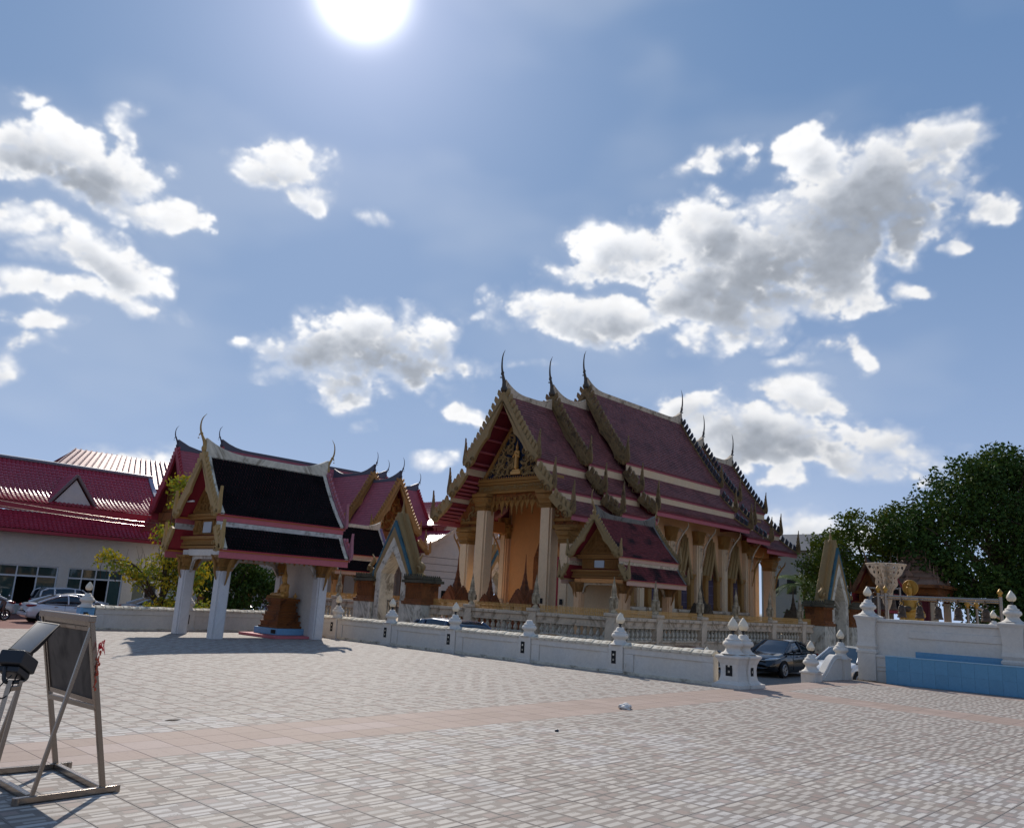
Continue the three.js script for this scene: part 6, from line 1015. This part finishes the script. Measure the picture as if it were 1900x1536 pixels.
car('dark blue van whose windows show over the plaza wall before the front court gate', [20.2, LOW, -22.4], Math.PI * 0.5, 'suv', pBlue, 'van', CG);
car('dark car just behind the blue van, showing only its roof over the plaza wall', [20.4, LOW, -17.6], Math.PI * 0.5, 'sedan', pDark, 'car', CG);
car('white sedan with red tail light at the left end of the plaza', [16.3, LOW, -46.8], 0, 'sedan', pWhite, 'car', CG);
car('silver sedan at the left picture edge, its front wheel in view', [12.4, LOW, -50.1], Math.PI, 'sedan', pSilver, 'car', CG);
car('white sedan directly behind the blue wall post', [17.9, LOW, -50.3], 0, 'sedan', pPearl, 'car', CG);
car('silver sedan seen over the wall just left of the small pavilion', [22.6, LOW, -50.1], 0, 'sedan', pSilver, 'car', CG);
car('white van standing nearest the windows of the grey hall', [19.2, LOW, -54.9], 0, 'suv', pWhite, 'van', CG);
car('dark red car cut off by the left picture edge', [11.6, LOW, -54.2], Math.PI, 'sedan', pRed, 'car', CG);
car('silver car with sun glint seen through the columns of the small pavilion', [24.2, LOW, -42.2], Math.PI * 0.5, 'sedan', pWhite, 'car', CG);
{
  const t = thing('motorcycle', 'small dark motorcycle parked by the tail of the white sedan', 'motorcycle', [13.2, LOW, -47.9], 0.35);
  for (const x of [-0.62, 0.62]) { const w = new THREE.Group(); w.name = 'wheel'; w.position.set(x, 0.29, 0); t.add(w); part('tyre', new THREE.TorusGeometry(0.25, 0.045, 8, 26), tyreMat, w); part('rim', [new THREE.TorusGeometry(0.2, 0.012, 5, 24), ...Array.from({ length: 8 }, (_, i) => bar([0, 0, 0], [0.2 * Math.cos(i * 0.785), 0.2 * Math.sin(i * 0.785), 0], 0.008, 5))], chrome, w); }
  part('frame', [sweep([[0.5, 0.9, 0], [0.15, 0.5, 0], [-0.3, 0.5, 0], [-0.75, 0.78, 0]], [0.05, 0.1, 0.09, 0.05], 18, 8), bar([0.62, 0.29, 0.05], [0.45, 0.98, 0.03], 0.02), bar([0.62, 0.29, -0.05], [0.45, 0.98, -0.03], 0.02), sweep([[-0.62, 0.29, 0.09], [-0.1, 0.28, 0.1], [0.1, 0.3, 0.09]], [0.045, 0.035, 0.02], 10, 7)], pBlack, t);
  part('seat', sweep([[0.05, 0.74, 0], [-0.3, 0.77, 0], [-0.7, 0.84, 0]], [0.07, 0.11, 0.09], 12, 8), M.blackPlastic, t);
  part('front_shield', plate([[0.38, 0.45], [0.5, 0.92], [0.42, 1.0], [0.3, 0.5]], 0.36, -0.18, 'z', [], 0.02), std('shieldBrown', 0x5b3a2c, { roughness: 0.4 }), t);
  part('handlebar', [bar([0.42, 1.02, -0.32], [0.42, 1.02, 0.32], 0.016), bar([0.42, 1.02, 0.26], [0.4, 1.24, 0.34], 0.008), bar([0.42, 1.02, -0.26], [0.4, 1.24, -0.34], 0.008)], M.blackPlastic, t);
  part('mirror', [-1, 1].map((s) => new THREE.SphereGeometry(0.06, 10, 8).scale(0.4, 0.8, 1.2).translate(0.4, 1.26, s * 0.36)), chrome, t);
  part('headlight', new THREE.SphereGeometry(0.085, 12, 10).scale(0.7, 1, 1).translate(0.52, 0.95, 0), chrome, t);
}
// ------------------------------------------------------------------ trees
M.stainless.color.set(0x8d8277); M.stainless.roughness = 0.24;
std('bark', 0x54463a, { map: P2, bumpMap: RG, bumpScale: 0.02, roughness: 0.95 });
const leafMat = (n, c, tr = 0.35) => std(n, c, { roughness: 0.75, transmission: tr, thickness: 0, vertexColors: true, specularIntensity: 0.4 });
function leaves(lobes, count, size, tints, seed, droop = 0) {
  // leaf blades with a fold, gathered in twigs that fill the lobes mostly near their skin
  const P = [], C = [], old = seedState; seedState = seed; const tot = lobes.reduce((s, l) => s + l[3] * l[3], 0);
  for (const [cx, cy, cz, r, fl = 0.8] of lobes) {
    const tw = Math.ceil(count * r * r / tot / 7);
    for (let i = 0; i < tw; i++) {
      const a = rr(0, 6.283), u = rr(-1, 1), q = Math.pow(rnd(), 0.42) * r, s = Math.sqrt(1 - u * u), bump = 1 + 0.3 * noise.noise(cx + Math.cos(a) * s * 2.1, cy + u * 2.1, cz + Math.sin(a) * s * 2.1);
      const tx = cx + Math.cos(a) * s * q * bump, ty = cy + u * q * fl * bump, tz = cz + Math.sin(a) * s * q * bump, k = tints[Math.floor(rnd() * tints.length)];
      if (noise.noise(tx * 1.25 + 11, ty * 1.25, tz * 1.25) < -0.22) continue;
      for (let j = 0; j < 7; j++) {
        const d = V(rr(-1, 1), rr(-1, 0.7) - droop, rr(-1, 1)).normalize(), w = V(rr(-1, 1), rr(-0.4, 0.4), rr(-1, 1)).cross(d).normalize(), n = d.clone().cross(w), L = size * rr(0.7, 1.25), W = L * 0.3, o = V(tx + rr(-1, 1) * size * 1.5, ty + rr(-1, 1) * size * 1.1, tz + rr(-1, 1) * size * 1.5), m = rr(0.75, 1.25);
        const b = o, e = o.clone().addScaledVector(d, L), m1 = o.clone().addScaledVector(d, L * 0.45).addScaledVector(w, W).addScaledVector(n, W * 0.4), m2 = o.clone().addScaledVector(d, L * 0.45).addScaledVector(w, -W).addScaledVector(n, W * 0.4);
        for (const v of [b, m1, e, b, e, m2]) { P.push(v.x, v.y, v.z); C.push(k[0] * m, k[1] * m, k[2] * m); }
      }
    }
  }
  seedState = old; const g = new THREE.BufferGeometry(); g.setAttribute('position', new THREE.Float32BufferAttribute(P, 3)); g.setAttribute('color', new THREE.Float32BufferAttribute(C, 3)); g.computeVertexNormals(); return g;
}
function tree(name, label, base, trunkR, fork, lobes, count, size, tints, mat, seed, group, droop = 0) {
  const t = thing(name, label, 'tree', base, 0, group), limbs = [];
  limbs.push(sweep([[0, -0.1, 0], [0.08, fork[1] * 0.5, 0.03], fork], [trunkR * 1.35, trunkR, trunkR * 0.8], 14, 10));
  lobes.forEach(([x, y, z, r], i) => { const s = V(...fork), e = V(x, y - r * 0.2, z), m = s.clone().lerp(e, 0.5).add(V(0, (i % 3 - 0.6) * 0.35, 0)); limbs.push(sweep([[fork[0], fork[1] - 0.25, fork[2]], m.toArray(), e.toArray()], [trunkR * 0.55, trunkR * 0.32, trunkR * 0.08], 12, 6)); for (let k = 0; k < 3; k++) limbs.push(sweep([m.toArray(), [lerp(m.x, e.x, 0.6) + Math.sin(i * 3 + k * 2.1) * r * 0.6, lerp(m.y, e.y, 0.6) + Math.cos(i + k) * r * 0.4, lerp(m.z, e.z, 0.6) + Math.cos(i * 2 + k * 2.1) * r * 0.6], [e.x + Math.sin(i * 5 + k * 2.1) * r * 0.75, e.y + Math.cos(i * 2 + k * 1.7) * r * 0.5, e.z + Math.cos(i * 3 + k * 2.1) * r * 0.75]], [trunkR * 0.2, trunkR * 0.12, 0.008], 8, 5)); });
  part('trunk', limbs, M.bark, t);
  part('crown', leaves(lobes, count, size, tints, seed, droop), mat, t, true);
  return t;
}
const gDeep = [[0.55, 0.75, 0.45], [0.75, 0.9, 0.5], [0.5, 0.7, 0.5], [1.05, 1.0, 0.45]], gYellow = [[1.5, 1.25, 0.35], [1.2, 1.1, 0.4], [0.8, 0.95, 0.45], [1.7, 1.25, 0.3], [0.9, 0.9, 0.4]];
const gGold = [[1.9, 1.35, 0.3], [1.5, 1.2, 0.35], [1.1, 1.05, 0.4], [2.1, 1.3, 0.25], [0.7, 0.85, 0.4]];
const leafA = leafMat('leafGreen', 0x4a5c2a, 0.2), leafB = leafMat('leafPale', 0x86924a, 0.4);
tree('broad_tree', 'huge dense broadleaf tree filling the right edge behind the terrace', [58.5, LOW, -13.2], 0.62, [0.2, 4.2, 0.2], [[-0.5, 12.2, 0.6, 1.9], [-2.2, 11.2, -0.6, 2.0], [1.2, 11.6, 1.6, 2.2], [-3.4, 9.2, -1.8, 2.3], [-1.0, 8.8, 0.2, 2.7], [2.2, 9.2, 2.6, 2.8], [-4.6, 7.8, -3.6, 1.9], [-4.0, 6.2, -2.4, 2.2], [0.4, 6.2, 1.6, 2.7], [3.6, 7.2, 4.6, 2.8], [-2.0, 4.6, -0.6, 2.2], [1.4, 4.2, 2.8, 2.4], [4.0, 4.4, 5.4, 2.4], [-0.4, 2.9, 1.0, 1.7], [2.8, 2.4, 4.0, 2.0], [5.2, 9.4, 6.2, 2.4], [5.8, 5.6, 7.2, 2.6], [3.4, 11.0, 3.8, 1.7]], 82000, 0.25, gDeep, leafA, 41);
tree('broad_tree', 'spreading lower tree with lit yellow-green leaves left of the huge tree', [54.5, LOW, -19.2], 0.34, [0, 3.6, 0], [[-1.2, 8.1, -0.8, 1.3], [0.6, 8.7, 1.2, 1.4], [-2.4, 6.9, -1.8, 1.4], [0.2, 7.0, 0.4, 1.7], [-3.0, 5.4, -2.6, 1.2], [-1.2, 5.4, -0.8, 1.5], [1.8, 6.2, 2.2, 1.6]], 15000, 0.22, gYellow, leafA, 55);
tree('green_tree', 'slender green tree between the temple and the side court gate', [57.5, LOW, -23.6], 0.18, [0, 3, 0], [[0, 6.6, 0, 0.9], [0.3, 5.4, 0.4, 1.1], [-0.5, 4.3, -0.3, 1.2], [0.4, 3.2, 0.5, 1.2], [-0.4, 2.2, 0, 1.2]], 9000, 0.2, gDeep, leafA, 77);
tree('green_tree', 'dark bush-like tree behind the side court gate', [53.5, LOW, -20.6], 0.15, [0, 2, 0], [[0, 4.6, 0, 1.0], [-1.0, 3.6, -1.0, 1.3], [0.8, 3.4, 0.8, 1.3], [-1.8, 2.4, -1.6, 1.3], [0, 2.0, 0, 1.4]], 9000, 0.2, gDeep, leafA, 79);
tree('mango_tree', 'dark green bushy tree seen through the columns of the small pavilion', [18.7, LOW, -34.2], 0.16, [0.1, 1.5, 0], [[0, 3.4, 0.2, 1.1], [-0.9, 2.7, -0.5, 1.05], [0.9, 2.6, 0.7, 1.05], [0.1, 2.1, 0, 1.1], [1.4, 1.8, 1.0, 0.8], [-0.4, 1.4, -0.3, 0.9]], 9500, 0.17, gDeep, leafA, 91, undefined, 0.5);
tree('yellow_tree', 'thin yellowing tree with hanging pods left of the small pavilion', [14.6, LOW, -33.0], 0.10, [0.2, 1.7, 0.2], [[0.6, 3.7, 0.4, 0.75], [0.2, 3.0, 0.2, 0.8], [0.8, 2.3, 0.6, 0.75], [0.5, 5.5, 0.5, 0.5], [0.25, 6.35, 0.5, 0.5], [0.2, 1.4, 0.3, 0.6], [-0.9, 2.6, 0.2, 0.5], [-1.6, 2.9, 0.3, 0.45], [-2.2, 3.2, 0.4, 0.36], [-0.3, 2.2, -0.2, 0.45], [0, 4.3, 0.3, 0.5], [1.3, 1.3, 0.9, 0.7], [1.2, 2.9, 1.0, 0.6]], 6500, 0.15, gGold, leafB, 97, undefined, 0.5);
[[52, -9.6, 1.0, 'dark clipped shrub behind the terrace under the middle of the big tree'], [50.5, -12.2, 0.9, 'dark shrub behind the terrace left of the big tree trunk'], [54, -6.6, 1.15, 'dark shrub behind the terrace at the right picture edge']].forEach(([x, z, k, l], i) => tree('shrub', l, [x, LOW, z], 0.1, [0, 0.8, 0], [[0, 1.6 * k, 0, 1.5 * k], [-1.4, 1.3 * k, -1.2, 1.3 * k], [1.4, 1.4 * k, 1.2, 1.3 * k], [0.3, 2.8 * k, 0.2, 1.2 * k]], 8000, 0.2, gDeep, leafA, 200 + i, 'shrubs behind the terrace'));
{
  // hanging pods and bare twigs of the yellow tree belong to it
  const t = scene.children.find((o) => o.name === 'yellow_tree'), pods = [], tw = [];
  for (let i = 0; i < 46; i++) { const x = rr(-0.2, 1.2), z = x * 0.7 + rr(-0.5, 0.5), y = rr(2.6, 4.2), l = rr(0.3, 0.65); pods.push(bar([x, y, z], [x + rr(-0.06, 0.06), y - l, z], 0.012, 5)); }
  for (let i = 0; i < 16; i++) { const x = rr(-1.7, -0.1), z = x * 0.8 + rr(-0.3, 0.3), y = rr(2.1, 2.7); tw.push(sweep([[x, y, z], [x + rr(-0.1, 0.1), y + 0.5, z + rr(-0.1, 0.1)], [x + rr(-0.25, 0.2), y + rr(0.8, 1.2), z]], [0.014, 0.009, 0.004], 8, 5)); }
  part('seed_pods', pods, M.bark, t); part('bare_twigs', tw, M.bark, t);
}
{
  const t = thing('palm_tree', 'coconut palm with drooping fronds right of the rear temple porch', 'palm tree', [58.2, LOW, -25.6]);
  part('trunk', sweep([[0, 0, 0], [0.15, 2, 0.1], [0.1, 4.4, 0]], [0.26, 0.2, 0.16], 12, 10), M.bark, t);
  const fr = (i, n) => { const a = i / n * 6.283 + 0.3, el = 0.25 + 0.75 * Math.abs(Math.sin(i * 2.4)), L = 2.7, out = []; let p = V(0.1, 4.5, 0), d = V(Math.cos(a) * Math.cos(el), Math.sin(el), Math.sin(a) * Math.cos(el)); const sp = [p.toArray()], P = [];
    for (let s = 0; s < 22; s++) { d.y -= 0.075; d.normalize(); const q = p.clone().addScaledVector(d, L / 22), side = V(-d.z, 0, d.x).normalize(), l = 0.75 * Math.sin(Math.PI * (0.12 + 0.86 * s / 22)); for (const k of [-1, 1]) { const tip = q.clone().addScaledVector(side, k * l * 0.75).addScaledVector(d, l * 0.35).add(V(0, -l * 0.42, 0)), m = q.clone().addScaledVector(d, 0.07); P.push(q.x, q.y, q.z, m.x, m.y, m.z, tip.x, tip.y, tip.z); } p = q; sp.push(p.toArray()); }
    const g = new THREE.BufferGeometry(); g.setAttribute('position', new THREE.Float32BufferAttribute(P, 3)); g.setAttribute('color', new THREE.Float32BufferAttribute(new Float32Array(P.length).fill(0.9), 3)); g.computeVertexNormals(); const st = sweep(sp, [0.035, 0.02, 0.006], 20, 5); return [g, st]; };
  for (let i = 0; i < 15; i++) part('frond', fr(i, 15), leafMat('palm' + i, [0x5d7440, 0x6b8048, 0x4f6a3a][i % 3], 0.3), t);
}
// ------------------------------------------------------------------ notice board on a steel stand, seen from behind, and the solar lamp
{
  const t = thing('notice_stand', 'leaning stainless steel board stand seen from behind at lower left', 'sign stand');
  const A = [2.8, 0.03, -6.72], B = [2.8, 0.03, -7.72], C = [2.52, 1.27, -6.72], D = [2.5, 1.265, -7.72], at = (p, q, k) => p.map((v, i) => lerp(v, q[i], k)), s = M.stainless;
  part('leg', sqbar(A, C, 0.038), s, t); part('leg', sqbar(B, D, 0.038), s, t);
  part('top_rail', [sqbar([C[0], C[1], C[2] + 0.025], [D[0], D[1], D[2] - 0.025], 0.055, 0.05)], s, t);
  const c1 = at(A, C, 0.475), d1 = at(B, D, 0.455);
  part('bottom_rail', sqbar(c1, d1, 0.04), s, t);
  // board and its inner frame, set between the legs
  const P = (k, w, off) => { const a = at(A, C, k), b = at(B, D, k), p = at(a, b, w); return [p[0] + off, p[1], p[2]]; };
  const quad = (k0, k1, w0, w1, off, th) => { const g = new THREE.BoxGeometry(1, 1, 1), pos = g.attributes.position; for (let i = 0; i < 24; i++) { const k = pos.getY(i) > 0 ? k1 : k0, w = pos.getZ(i) > 0 ? w0 : w1, p = P(k, w, off + (pos.getX(i) > 0 ? th : 0)); pos.setXYZ(i, ...p); } g.computeVertexNormals(); return g; };
  part('board', quad(0.50, 0.97, 0.04, 0.96, 0.0, 0.012), std('boardBack', 0x5a534e, { map: P2, roughness: 0.9 }), t);
  part('board_frame', [quad(0.49, 0.985, 0.03, 0.055, -0.012, 0.02), quad(0.49, 0.985, 0.945, 0.97, -0.012, 0.02), quad(0.955, 0.985, 0.056, 0.944, -0.012, 0.02), quad(0.49, 0.52, 0.056, 0.944, -0.012, 0.02)], s, t);
  part('board_strip', [quad(0.925, 0.95, 0.07, 0.62, -0.006, 0.008), quad(0.93, 0.945, 0.3, 0.92, -0.012, 0.005)], std('tornPaper', 0xb09a86, { map: P2, roughness: 0.9 }), t);
  part('brace', sqbar(at(A, C, 0.96), [2.30, 0.03, -6.70], 0.028), s, t); part('brace', sqbar(at(B, D, 0.96), [2.30, 0.03, -7.74], 0.028), s, t);
  part('foot_rail', sqbar([2.9, 0.028, -6.72], [2.2, 0.028, -6.68], 0.045), s, t); part('foot_rail', sqbar([2.9, 0.028, -7.72], [2.05, 0.028, -7.74], 0.045), s, t);
  part('cross_rail', sqbar([2.8, 0.03, -6.75], [2.8, 0.03, -7.69], 0.045), s, t); part('cross_rail', sqbar([2.30, 0.03, -6.73], [2.28, 0.03, -7.71], 0.045), s, t);
  for (const [x, z] of [[2.9, -6.72], [2.2, -6.68], [2.9, -7.72]]) part('rail_end', new THREE.CylinderGeometry(0.028, 0.03, 0.05, 10).translate(x, 0.025, z), s, t);
  const g = thing('flower_garland', 'red and orange flower garland hanging on the edge of the board stand', 'garland', [2.60, 0, -6.693]);
  g.scale.set(0.6, 1, 0.6);
  part('ribbon', [...Array.from({ length: 7 }, (_, i) => sweep([[0, 1.05, 0.0], [0.03 * Math.cos(i), 1.06 + 0.01 * i, 0.03 + 0.006 * i], [0.05 * Math.cos(i * 1.3), 1.02 + 0.02 * Math.sin(i * 2), 0.07 + 0.01 * (i % 3)]], [0.003, 0.006, 0.002], 8, 5))], std('ribbonRed', 0xc0182a, { roughness: 0.6 }), g);
  part('flower_string', Array.from({ length: 15 }, (_, i) => new THREE.IcosahedronGeometry(0.010 + 0.003 * (i % 3 === 0), 1).translate(0.01 * Math.sin(i * 1.7) + 0.012, 1.03 - i * 0.018, 0.012 + 0.008 * Math.cos(i * 2.3))), std('marigold', 0xa8432a, { roughness: 0.8 }), g);
  part('flower_tassel', Array.from({ length: 3 }, (_, i) => new THREE.IcosahedronGeometry(0.014, 1).translate(0.02, [0.94, 0.87, 0.76][i], 0.03)), M.marigold, g);
}
{
  const t = thing('solar_lamp', 'black solar floodlight with tilted grey panel on thin steel legs at the left edge', 'lamp');
  const TL = V(2.211, 1.230, -6.934), TR = V(2.389, 1.206, -6.978), BL = V(1.932, 1.062, -6.538), BR = V(2.094, 1.027, -6.604), n = TR.clone().sub(TL).cross(BL.clone().sub(TL)).normalize(); if (n.y < 0) n.negate();
  const slab = (k0, k1, w0, w1, up, th) => { const g = new THREE.BoxGeometry(1, 1, 1), pos = g.attributes.position; for (let i = 0; i < 24; i++) { const k = pos.getX(i) > 0 ? k1 : k0, w = pos.getZ(i) > 0 ? w1 : w0, p = TL.clone().lerp(TR, w).lerp(BL.clone().lerp(BR, w), k).addScaledVector(n, up + (pos.getY(i) > 0 ? th : 0)); pos.setXYZ(i, p.x, p.y, p.z); } g.computeVertexNormals(); return g; };
  part('solar_panel', slab(0.03, 0.97, 0.05, 0.93, 0.004, 0.004), std('solarGlass', 0x5d646b, { roughness: 0.3, map: P1 }), t);
  part('panel_frame', [slab(0, 1, 0, 1, -0.018, 0.021), slab(0, 1, 0, 0.04, 0.003, 0.007), slab(0, 1, 0.945, 1, 0.003, 0.007), slab(0, 0.025, 0.04, 0.945, 0.003, 0.007), slab(0.975, 1, 0.04, 0.945, 0.003, 0.007)], M.blackPlastic, t);
  // body: rounded side plate under the upper half of the panel
  const side = TL.clone().lerp(BL, 0), body = []; const dn = n.clone().negate();
  const prof = [[0.02, 0.012], [0.99, 0.012], [0.99, 0.05], [0.62, 0.11], [0.35, 0.15], [0.14, 0.14], [0.03, 0.09]];
  const pt = (k, d, w) => TL.clone().lerp(TR, w).lerp(BL.clone().lerp(BR, w), k).addScaledVector(dn, d);
  { const P = [], N = prof.length; for (let i = 0; i < N; i++) { const j = (i + 1) % N, a = pt(...prof[i], 0.12), b = pt(...prof[j], 0.12), c = pt(...prof[i], 0.97), d = pt(...prof[j], 0.97); for (const v of [a, b, c, b, d, c]) P.push(v.x, v.y, v.z); } for (const w of [0.12, 0.97]) for (let i = 1; i + 1 < N; i++) for (const v of [pt(...prof[0], w), pt(...prof[i], w), pt(...prof[i + 1], w)]) P.push(v.x, v.y, v.z); const g = new THREE.BufferGeometry(); g.setAttribute('position', new THREE.Float32BufferAttribute(P, 3)); g.computeVertexNormals(); part('lamp_body', g, M.blackPlastic, t); }
  // lamp head with bracket
  const h = new THREE.Group(); h.name = 'lamp_head'; h.position.set(1.985, 0.975, -6.47); h.rotation.set(0.0, 0.75, -0.42, 'YXZ'); t.add(h);
  part('head_case', [rb(-0.11, 0.11, -0.04, 0.06, -0.085, 0.085, 0.015), rb(-0.08, 0.08, -0.085, -0.041, -0.07, 0.07, 0.01)], M.blackPlastic, h);
  part('head_label', [rb(-0.05, 0.05, 0.06, 0.066, -0.04, 0.04, 0.003)], std('greyTab', 0x3d4148, { roughness: 0.4 }), h);
  part('knob', new THREE.SphereGeometry(0.012, 10, 8).translate(0.115, 0.0, 0.03), M.stainless, h);
  part('bracket', [sweep([[1.90, 0.96, -6.42], [1.90, 0.88, -6.40], [1.93, 0.86, -6.40], [2.03, 0.86, -6.46], [2.07, 0.88, -6.50], [2.07, 0.96, -6.50]], [0.014, 0.014, 0.014], 20, 6)], M.blackPlastic, t);
  part('cable', sweep([[1.98, 0.90, -6.42], [1.93, 0.79, -6.36], [1.87, 0.77, -6.32], [1.85, 0.84, -6.30], [1.93, 0.91, -6.36]], [0.005, 0.005, 0.005], 22, 6), M.dark, t);
  part('leg', sqbar([2.018, 0.867, -6.44], [1.92, 0.02, -6.41], 0.026), M.stainless, t); part('leg', sqbar([1.932, 0.876, -6.378], [1.79, 0.02, -6.22], 0.026), M.stainless, t); part('leg_tie', sqbar([1.935, 0.82, -6.37], [2.01, 0.82, -6.435], 0.03), M.stainless, t);
}
// ------------------------------------------------------------------ small things lying about
{
  const c = thing('crumpled_bag', 'crumpled white bag lying on the pink tile band', 'bag', [11.3, 0, -7.95]);
  const g = new THREE.IcosahedronGeometry(0.1, 3), p = g.attributes.position; for (let i = 0; i < p.count; i++) { const v = V(p.getX(i), p.getY(i), p.getZ(i)), k = 1 + 0.55 * noise.noise(v.x * 16, v.y * 16, v.z * 16); p.setXYZ(i, v.x * k * 1.15, Math.max(0, (v.y * k * 0.55) + 0.03), v.z * k * 0.9); } g.computeVertexNormals(); part('bag_skin', g, std('bagWhite', 0xcfcac2, { roughness: 0.7 }), c);
  const s = thing('stone', 'small dark stone on the edge of the pink tile band', 'stone', [8.45, 0.012, -6.98]); part('stone_body', new THREE.IcosahedronGeometry(0.028, 1).scale(1, 0.7, 1), M.darkGlaze, s);
  const l = thing('fallen_leaf', 'dark fallen leaf on the tiles left of the centre', 'leaf', [4.73, 0.004, -9.72]); part('leaf_blade', plate([[-0.09, 0], [-0.03, 0.025], [0.05, 0.02], [0.1, 0], [0.03, -0.02], [-0.04, -0.02]], 0.006, 0, 'z').rotateX(-Math.PI / 2 + 0.1), M.bark, l);
  const w = thing('wall_cable', 'white cable hanging at the foot of the last plain wall post', 'cable', [0, 0, 0]);
  part('cable_run', sweep([[16.84, 0.02, -12.62], [16.8, 0.03, -12.2], [16.82, 0.04, -11.9], [16.86, 0.2, -11.88], [16.88, 0.26, -11.9]], [0.012, 0.012, 0.012], 22, 6), M.wornWhite, w);
  const wires = thing('overhead_wires', 'thin overhead wires crossing before the red hall roof', 'wires'); part('wire', [sweep([[8, 5.6, -50], [20, 5.0, -50.5], [33, 5.2, -51]], [0.012, 0.012], 24, 4), sweep([[8, 5.3, -50], [20, 4.75, -50.5], [33, 4.9, -51]], [0.012, 0.012], 24, 4)], M.stainless, wires);
}
renderer.render(scene, camera);
